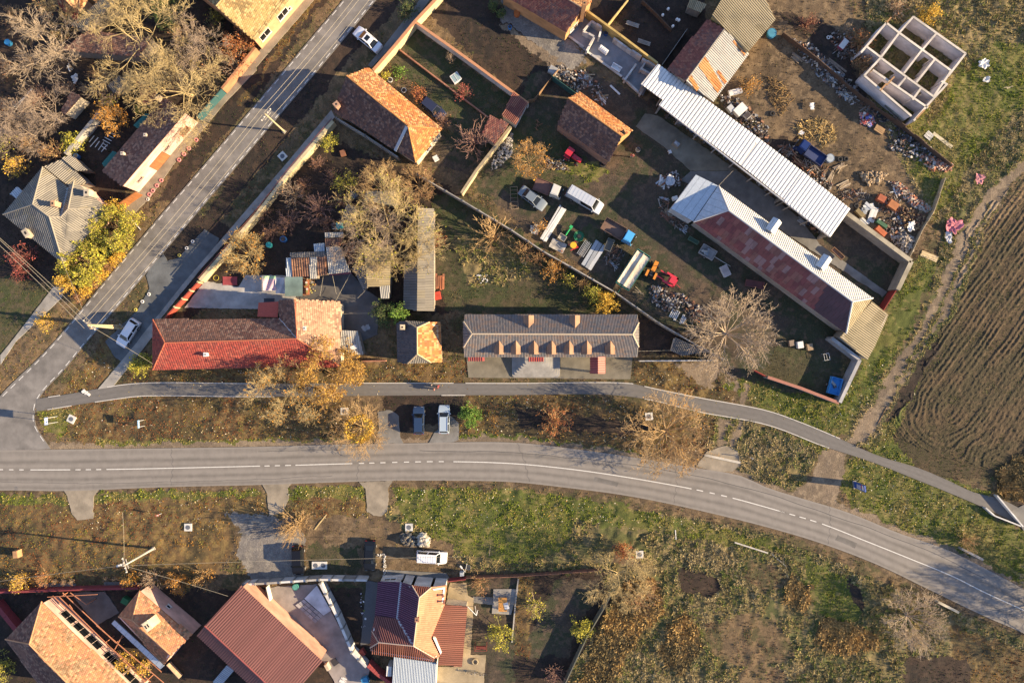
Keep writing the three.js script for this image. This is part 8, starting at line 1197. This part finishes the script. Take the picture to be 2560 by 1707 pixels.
// signs
function sign(label, at, turn, w, h, y0, face, marks) { const t = thing('road_sign', label, 'sign', G(at[0], at[1]), turn); for (const s of [-1, 1]) part(t, 'post', cyl(.04, .04, y0 + h, 0, -.05, s * w * .38, 8), M(.5, .5, .5)); part(t, 'board', box(.04, h, w, .06, y0, 0), face); marks(t); return t; }
const blueM = M(.02, .07, .3, { tex: null, rough: .5 }), skyM = M(.18, .34, .55, { tex: null, rough: .5 });
sign('white sign with blue border on two posts at the junction', T1(2, 522, 712), .05, 1.15, .75, 2.4, M(.6, .62, .64, { tex: null }), t => { for (const z of [-.53, .53]) part(t, 'border', box(.02, .75, .08, .09, 2.4, z), blueM); for (const y of [2.41, 3.06]) part(t, 'border', box(.021, .08, 1.1, .09, y, 0), blueM); part(t, 'mark', box(.02, .3, .3, .09, 2.6, .1), blueM); });
sign('pale blue sign back on two posts in the leafy verge', T1(2, 1322, 745), .05, 1.2, .5, 1.6, skyM, t => part(t, 'brace', box(.03, .06, 1.1, .1, 1.8, 0), M(.5, .5, .5)));
{
  const t = thing('roadside_totem', 'tall dark blue totem sign with white figures beside the driveway', 'sign', G(2137, 1211), Math.PI + .1); part(t, 'board', box(.25, 3.2, .95, 0, .15, 0), blueM); part(t, 'plinth', box(.5, .3, 1.2, 0, -.1, 0), wCon);
  for (const [y, z, w, h] of [[1.05, -.2, .22, .5], [1.05, .14, .22, .5], [1.75, -.2, .22, .5], [1.75, .14, .22, .5]]) { part(t, 'figure', join([box(.03, .07, w, .13, y, z), box(.03, .07, w, .13, y + h / 2, z), box(.03, .07, w, .13, y + h, z), box(.03, h, .06, .131, y, z - w / 2), box(.03, h, .06, .131, y, z + w / 2)]), whites[2]); }
  part(t, 'banner', box(.04, .5, .7, .16, 2.7, .05), whites[2]); part(t, 'flag', box(.05, .16, .5, .18, 2.62, .2), M(.5, .03, .04, { tex: null })); part(t, 'flag_bar', bar(V(.1, 3.4, -.5), V(.1, 3.4, .5), .04), M(.2, .22, .4));
}
{ // small street lamp by the white van, rail marker, triangle sign
  const t = thing('street_lamp', 'small white street lamp beside the red picket fence', 'lamp', G(...T1(13, 1935, 470)), 2.2); part(t, 'post', cyl(.06, .04, 4.2, 0, 0, 0, 8), whites[1]); const a = part(t, 'arm', bar(V(0, 4.1, 0), V(.8, 4.3, 0), .03), whites[1]); part(a, 'lamp_head', box(.5, .1, .2, .95, 4.28, 0), whites[2]);
  const w = thing('warning_sign', 'small red triangle sign on the lower leafy verge', 'sign', G(...T1(3, 1480, 12)), .3); part(w, 'post', cyl(.035, .035, 1.2, 0, 0, 0, 8), whites[1]); part(w, 'plate', new THREE.CylinderGeometry(.4, .4, .03, 3).rotateX(1.1).translate(0, 1.3, 0), M(.5, .06, .05, { tex: null })); part(w, 'symbol', new THREE.CylinderGeometry(.26, .26, .035, 3).rotateX(1.1).translate(0, 1.302, 0), whites[2]);
  const m = thing('marker_post', 'white marker post beside the field driveway', 'post', G(...T1(22, 2185, 1060))); part(m, 'post', join([box(.14, 1.5, .1, 0, 0, 0)]), whites[2]); part(m, 'band', box(.15, .2, .11, 0, 1.1, 0), M(.05, .05, .05, { tex: null }));
  const d = thing('leaning_post', 'white fallen delineator post beside the rust-brown gate verge', 'post', G(...T1(1, 1250, 495)), head(85, 95)); part(d, 'post', box(2, .12, .12, 0, .05, 0), whites[2]); part(d, 'cap', box(.12, .14, .14, 1.0, .05, 0), M(.3, .3, .3));
}
{ // garden furniture
  const f = thing('glass_table', 'square white-framed glass cover on the walled lawn', 'cold frame', G(...T1(10, 1835, 722)), .6); part(f, 'pane', box(1.2, .03, 1.2, 0, .5, 0), M(.24, .33, .33, { tex: null, rough: .15 })); for (const s of [-1, 1]) { part(f, 'rail', box(1.35, .5, .09, 0, .04, s * .63), whites[2]); part(f, 'rail', box(.09, .5, 1.17, s * .63, .04, 0), whites[2]); } part(f, 'bar', box(.06, .04, 1.2, 0, .53, 0), whites[2]);
  const g = thing('garden_table', 'orange slatted garden table with white cloth on the terrace', 'table', G(...T1(13, 2265, 830)).setY(.1)); for (let i = 0; i < 7; i++) part(g, 'slat', box(.16, .06, 2.1, -.55 + i * .185, .74, 0), M(.55, .25, .05, { tex: 'streak' })); for (const [x, z] of [[-.5, -.9], [.5, -.9], [-.5, .9], [.5, .9]]) part(g, 'leg', box(.1, .74, .1, x, 0, z), woodDark); part(g, 'tablecloth', box(.7, .03, 1, .55, .81, .2, .3), M(.5, .52, .56));
  const s = thing('garden_swing', 'red-framed garden swing seat by the annexe path', 'swing', G(...T1(13, 2065, 1232)), 0), r = M(.26, .05, .04); for (const k of [-1, 1]) part(s, 'frame', join([bar(V(k * .9, 0, -.6), V(k * .9, 1.7, 0), .04), bar(V(k * .9, 0, .6), V(k * .9, 1.7, 0), .04)]), r); part(s, 'top_bar', bar(V(-.95, 1.7, 0), V(.95, 1.7, 0), .04), r); for (let i = 0; i < 5; i++) part(s, 'seat_slat', box(1.5, .04, .08, 0, .5, -.25 + i * .12), r); part(s, 'backrest', box(1.5, .4, .05, 0, .6, -.32), r);
  const b = (x, y, tn, l) => { const t = thing('bicycle', l, 'bicycle', G(...T1(13, x, y)).setY(.05), tn), k = M(.05, .05, .06, { tex: null }); for (const e of [-.5, .5]) { const w = part(t, 'wheel', new THREE.TorusGeometry(.32, .025, 5, 18).translate(e, .34, 0), rubber); part(w, 'spokes', join([0, 1, 2].map(i => box(.6, .01, .01, 0, 0, 0).rotateZ(i * 1.05).translate(e, .34, 0))), chrome); } part(t, 'frame', join([bar(V(-.5, .34, 0), V(0, .3, 0), .02), bar(V(0, .3, 0), V(-.15, .75, 0), .02), bar(V(0, .3, 0), V(.35, .78, 0), .02), bar(V(-.15, .72, 0), V(.35, .75, 0), .02), bar(V(.35, .85, 0), V(.5, .34, 0), .02)]), k); part(t, 'saddle', box(.25, .06, .14, -.16, .78, 0), k); part(t, 'handlebar', bar(V(.34, .95, -.25), V(.34, .95, .25), .018), chrome); };
  b(1990, 1462, .1, 'dark bicycle nearer the red annexe on the paving'); b(2070, 1475, -.1, 'second dark bicycle next to the stone circle');
  solo('stone_circle', join([ring(.42, .14, 0, 0, 0, 9)]), M(.34, .28, .18), 'ring of stones on the small rear terrace', 'fire pit', null, G(...T1(13, 2010, 1370)).setY(.05));
  const gz = thing('metal_frame_stand', 'white wire frame stand on the lower yard grass', 'stand', G(...T1(32, 522, 138)), .2); for (const [x, z] of [[-.4, -.5], [.4, -.5], [-.4, .5], [.4, .5]]) part(gz, 'leg', cyl(.025, .025, .8, x, 0, z, 6), whites[1]); part(gz, 'top_frame', join([box(.85, .04, .04, 0, .8, -.5), box(.85, .04, .04, 0, .8, .5), box(.04, .04, 1, -.4, .8, 0), box(.04, .04, 1, .4, .8, 0), box(.03, .03, 1, 0, .8, 0)]), whites[2]);
  const rk = thing('plough', 'rusty curved plough frame on the dark lawn', 'implement', G(...T1(20, 230, 1150)), 1.4); part(rk, 'beam', join([bar(V(-.9, .4, 0), V(.9, .4, 0), .05), bar(V(-.2, .4, 0), V(.3, .4, .8), .05)]), rusts[0]); for (const x of [-.7, -.1, .5]) part(rk, 'tine', new THREE.TorusGeometry(.32, .04, 5, 10, 3).rotateY(1).translate(x, .3, 0), rusts[2]);
  const mg = thing('iron_gate', 'loose slatted iron gate beside the blue grey saloon', 'gate', G(...T1(21, 20, 250)), head(5, 100)); part(mg, 'frame', join([box(3.4, .06, .06, 0, .1, -.55), box(3.4, .06, .06, 0, .1, .55), box(.06, .06, 1.1, -1.7, .1, 0), box(.06, .06, 1.1, 1.7, .1, 0)]), M(.3, .22, .14)); for (let i = 0; i < 5; i++) part(mg, 'cross_bar', box(.05, .05, 1.1, -1.2 + i * .6, .11, 0), M(.3, .22, .14));
  // pergola along the coral house
  const pg = thing('pergola', 'rust-red pergola beams between the coral tiled houses', 'pergola', G(...T1(3, 900, 1080))), pm2 = M(.36, .15, .08, { tex: 'grain' }); for (const [x0, y0, x1, y1] of [[480, 770, 850, 1110], [570, 740, 1060, 1200], [640, 740, 790, 850], [540, 780, 1330, 1560], [880, 1040, 1500, 1568], [960, 1200, 1380, 1560], [430, 780, 890, 755], [660, 890, 630, 850], [1050, 1260, 1120, 1130], [1340, 1340, 1480, 1470]]) { const a = G(...T1(3, x0, y0), 2.6).sub(pg.position), e = G(...T1(3, x1, y1), 2.6).sub(pg.position); part(pg, 'beam', beam(a, e, .09, .1), pm2); } for (const [x, y] of [[560, 770], [790, 850], [1060, 1200], [1330, 1560], [960, 1200]]) { const a = G(...T1(3, x, y), 2.5).sub(pg.position); part(pg, 'post', box(.1, 2.5, .1, a.x, 0, a.z), pm2); }
  for (const [x, y, l] of [[1235, 740, 'round white stone basin by the garden path'], [1360, 835, 'white pot at the end of the garden path']]) { const t = thing('stone_pot', l, 'pot', G(...T1(10, x, y))); part(t, 'bowl', cyl(.3, .4, .4, 0, 0, 0, 12), whites[2]); part(t, 'soil', cyl(.32, .32, .03, 0, .4, 0, 12), M(.04, .03, .02)); }
  const PB = [[1435, 82], [1385, 138], [1515, 178], [1533, 186], [1478, 240]]; for (const [x, y] of PB) { const t = thing('white_bucket', 'white bucket turned over a post of the goat pen', 'bucket', G(...T1(20, x, y), 1).setY(0), 0, 'white buckets on the pen posts'); part(t, 'post', cyl(.05, .05, 1, 0, 0, 0, 6), woodDark); part(t, 'pail', cyl(.22, .17, .32, 0, .95, 0, 12), whites[2]); }
  const ch = thing('white_chair', 'white plastic chair left on the yard paving', 'chair', G(...T1(20, 1445, 1400)), .4); part(ch, 'seat', box(.5, .05, .5, 0, .42, 0), whites[2]); part(ch, 'backrest', box(.06, .45, .5, -.24, .46, 0), whites[2]); for (const [x, z] of [[-.2, -.2], [.2, -.2], [-.2, .2], [.2, .2]]) part(ch, 'leg', box(.05, .42, .05, x, 0, z), whites[2]);
  const cr = thing('engine_block', 'grey engine parts on a pallet by the long white shed', 'engine', G(...T1(20, 1508, 1325)), -.7); part(cr, 'block', join([box(.9, .5, .5, 0, .15, 0), cyl(.2, .2, .3, .2, .6, 0, 10)]), steels[1]); part(cr, 'cover', box(.8, .12, .3, 0, .66, .05), steels[2]); part(cr, 'pallet', box(1.2, .12, 1, 0, 0, 0), woods[1]);
  heap('white_flowers', 'small white lamps and flowers dotted along the garden edge', T(13, 940, 750, 990, 740, 1010, 1060, 960, 1070), .2, 26, .16, [[.6, .6, .6], [.5, .45, .5], [.1, .14, .03]], { cat: 'flowers' });
  heap('pebble_edge', 'pale pebble edging of the parked saloon drive', [...T(13, 1100, 380, 1190, 385, 1195, 610, 1165, 608, 1168, 410, 1100, 405)], .05, 130, .14, [[.5, .48, .44]], { cat: 'pebbles' });
}

// ---------------------------------------------------------------- people
function field(bones, n, c, half, k = .05) { // smooth union of tapered capsules, meshed by marching cubes
  const mc = new MarchingCubes(n, new THREE.MeshBasicMaterial(), false, false, 60000); mc.isolation = 0; const smin = (a, b) => { const h = clamp(.5 + .5 * (b - a) / k, 0, 1); return lerp(b, a, h) - k * h * (1 - h); };
  for (let z = 0; z < n; z++) for (let y = 0; y < n; y++) for (let x = 0; x < n; x++) {
    const px = c[0] + (x / n * 2 - 1) * half, py = c[1] + (y / n * 2 - 1) * half, pz = c[2] + (z / n * 2 - 1) * half; let d = 9;
    for (const [a, b, ra, rb] of bones) { const bx = b[0] - a[0], by = b[1] - a[1], bz = b[2] - a[2], t = clamp(((px - a[0]) * bx + (py - a[1]) * by + (pz - a[2]) * bz) / (bx * bx + by * by + bz * bz + 1e-9), 0, 1); d = smin(d, Math.hypot(px - a[0] - t * bx, py - a[1] - t * by, pz - a[2] - t * bz) - lerp(ra, rb, t)); }
    mc.field[x + y * n + z * n * n] = -d;
  }
  mc.update(); const g = new THREE.BufferGeometry(), m = mc.count; g.setAttribute('position', new THREE.BufferAttribute(mc.positionArray.slice(0, m * 3), 3)); g.setAttribute('normal', new THREE.BufferAttribute(mc.normalArray.slice(0, m * 3), 3)); g.computeVertexNormals(); return g.scale(half, half, half).translate(...c);
}
function person(label, at, dir, ht, top, legs, hairC, stride = .2, group) {
  const t = thing('person', label, 'person', G(at[0], at[1], ht * .6).setY(.04), head(...dir), group), k = ht / 1.75, s = stride, P = (...a) => a.map(v => v * k);
  const hip = (z) => [0, .92 * k, z * .09 * k], leg = (z, f) => [[hip(z), P(f * .55, .5, z * .1), .085 * k, .06 * k], [P(f * .55, .5, z * .1), P(f - .04, .09, z * .1), .058 * k, .042 * k]], foot = (z, f) => [P(f - .05, .05, z * .1), P(f + .13, .04, z * .11), .045 * k, .036 * k];
  const arm = (z, f) => [[P(0, 1.4, z * .18), P(-f * .5, 1.13, z * .23), .055 * k, .045 * k], [P(-f * .5, 1.13, z * .23), P(-f * .6 + .1, .9, z * .22), .044 * k, .034 * k]], torso = [[P(0, .95, 0), P(0, 1.2, 0), .13 * k, .13 * k], [P(0, 1.33, -.1), P(0, 1.33, .1), .11 * k, .11 * k], [P(0, 1.2, 0), P(0, 1.34, 0), .13 * k, .12 * k]];
  const hand = (z, f) => [0, 1, 2, 3].map(i => [P(-f * .6 + .1, .88, z * .22), P(-f * .6 + .13 - i * .008, .78 + (i === 0 || i === 3 ? .015 : 0), z * (.22 - .024 + i * .016)), .02 * k, .009 * k]).concat([[P(-f * .6 + .11, .87, z * .22), P(-f * .6 + .17, .82, z * .2), .014 * k, .01 * k]]);
  const headB = [[P(.0, 1.44, 0), P(.02, 1.52, 0), .055 * k, .055 * k], [P(.02, 1.6, 0), P(.015, 1.66, 0), .085 * k, .092 * k], [P(.05, 1.54, 0), P(.06, 1.57, 0), .055 * k, .05 * k], [P(.1, 1.6, 0), P(.115, 1.585, 0), .014 * k, .018 * k], [P(.02, 1.61, -.09), P(.02, 1.6, .09), .022 * k, .022 * k]];
  const all = [...torso, ...leg(1, s), ...leg(-1, -s), foot(1, s), foot(-1, -s), ...arm(1, s), ...arm(-1, -s), ...hand(1, s), ...hand(-1, -s), ...headB];
  const c = P(0, .9, 0); part(t, 'body', field(all, 64, c, 1.02 * k, .03), M(.45, .28, .2, { tex: null }));
  const fat = (B, f) => B.map(([a, b, x, y]) => [a, b, x + f, y + f]); part(t, 'jacket', field(fat([...torso, ...arm(1, s), ...arm(-1, -s)], .028), 56, P(0, 1.1, 0), .62 * k, .05), top); part(t, 'trousers', field(fat([...leg(1, s), ...leg(-1, -s), [P(0, .93, -.06), P(0, .93, .06), .12 * k, .12 * k]], .02), 56, P(0, .55, 0), .66 * k, .05), legs);
  part(t, 'shoes', field(fat([foot(1, s), foot(-1, -s)], .016), 40, P(0, .12, 0), .5 * k, .02), M(.03, .03, .03)); part(t, 'hair', field([[P(-.015, 1.645, 0), P(-.01, 1.68, 0), .1 * k, .095 * k], [P(-.05, 1.58, 0), P(-.05, 1.64, 0), .065 * k, .08 * k]], 28, P(-.02, 1.64, 0), .2 * k, .04), hairC);
  return t;
}
person('walker in dark grey coat at the edge of the footpath', T1(12, 1612, 395), [1, .05], 1.75, M(.06, .06, .065), M(.04, .045, .06), M(.3, .26, .22), .2, 'walkers on the footpath');
person('walker in dark red jacket on the footpath', T1(12, 1668, 416), [1, .02], 1.7, M(.25, .02, .03), M(.06, .03, .03), M(.05, .03, .025), .25, 'walkers on the footpath');
person('small walker in pink top beside the red-jacketed one', T1(12, 1634, 437), [1, 0], 1.35, M(.4, .16, .14), M(.07, .07, .1), M(.12, .06, .03), .18, 'walkers on the footpath');
person('person in red and white standing behind the barn gable', T1(20, 1105, 1425), [-.4, 1], 1.7, M(.45, .12, .1), M(.4, .38, .36), M(.1, .06, .04), .06);

renderer.render(scene, camera);
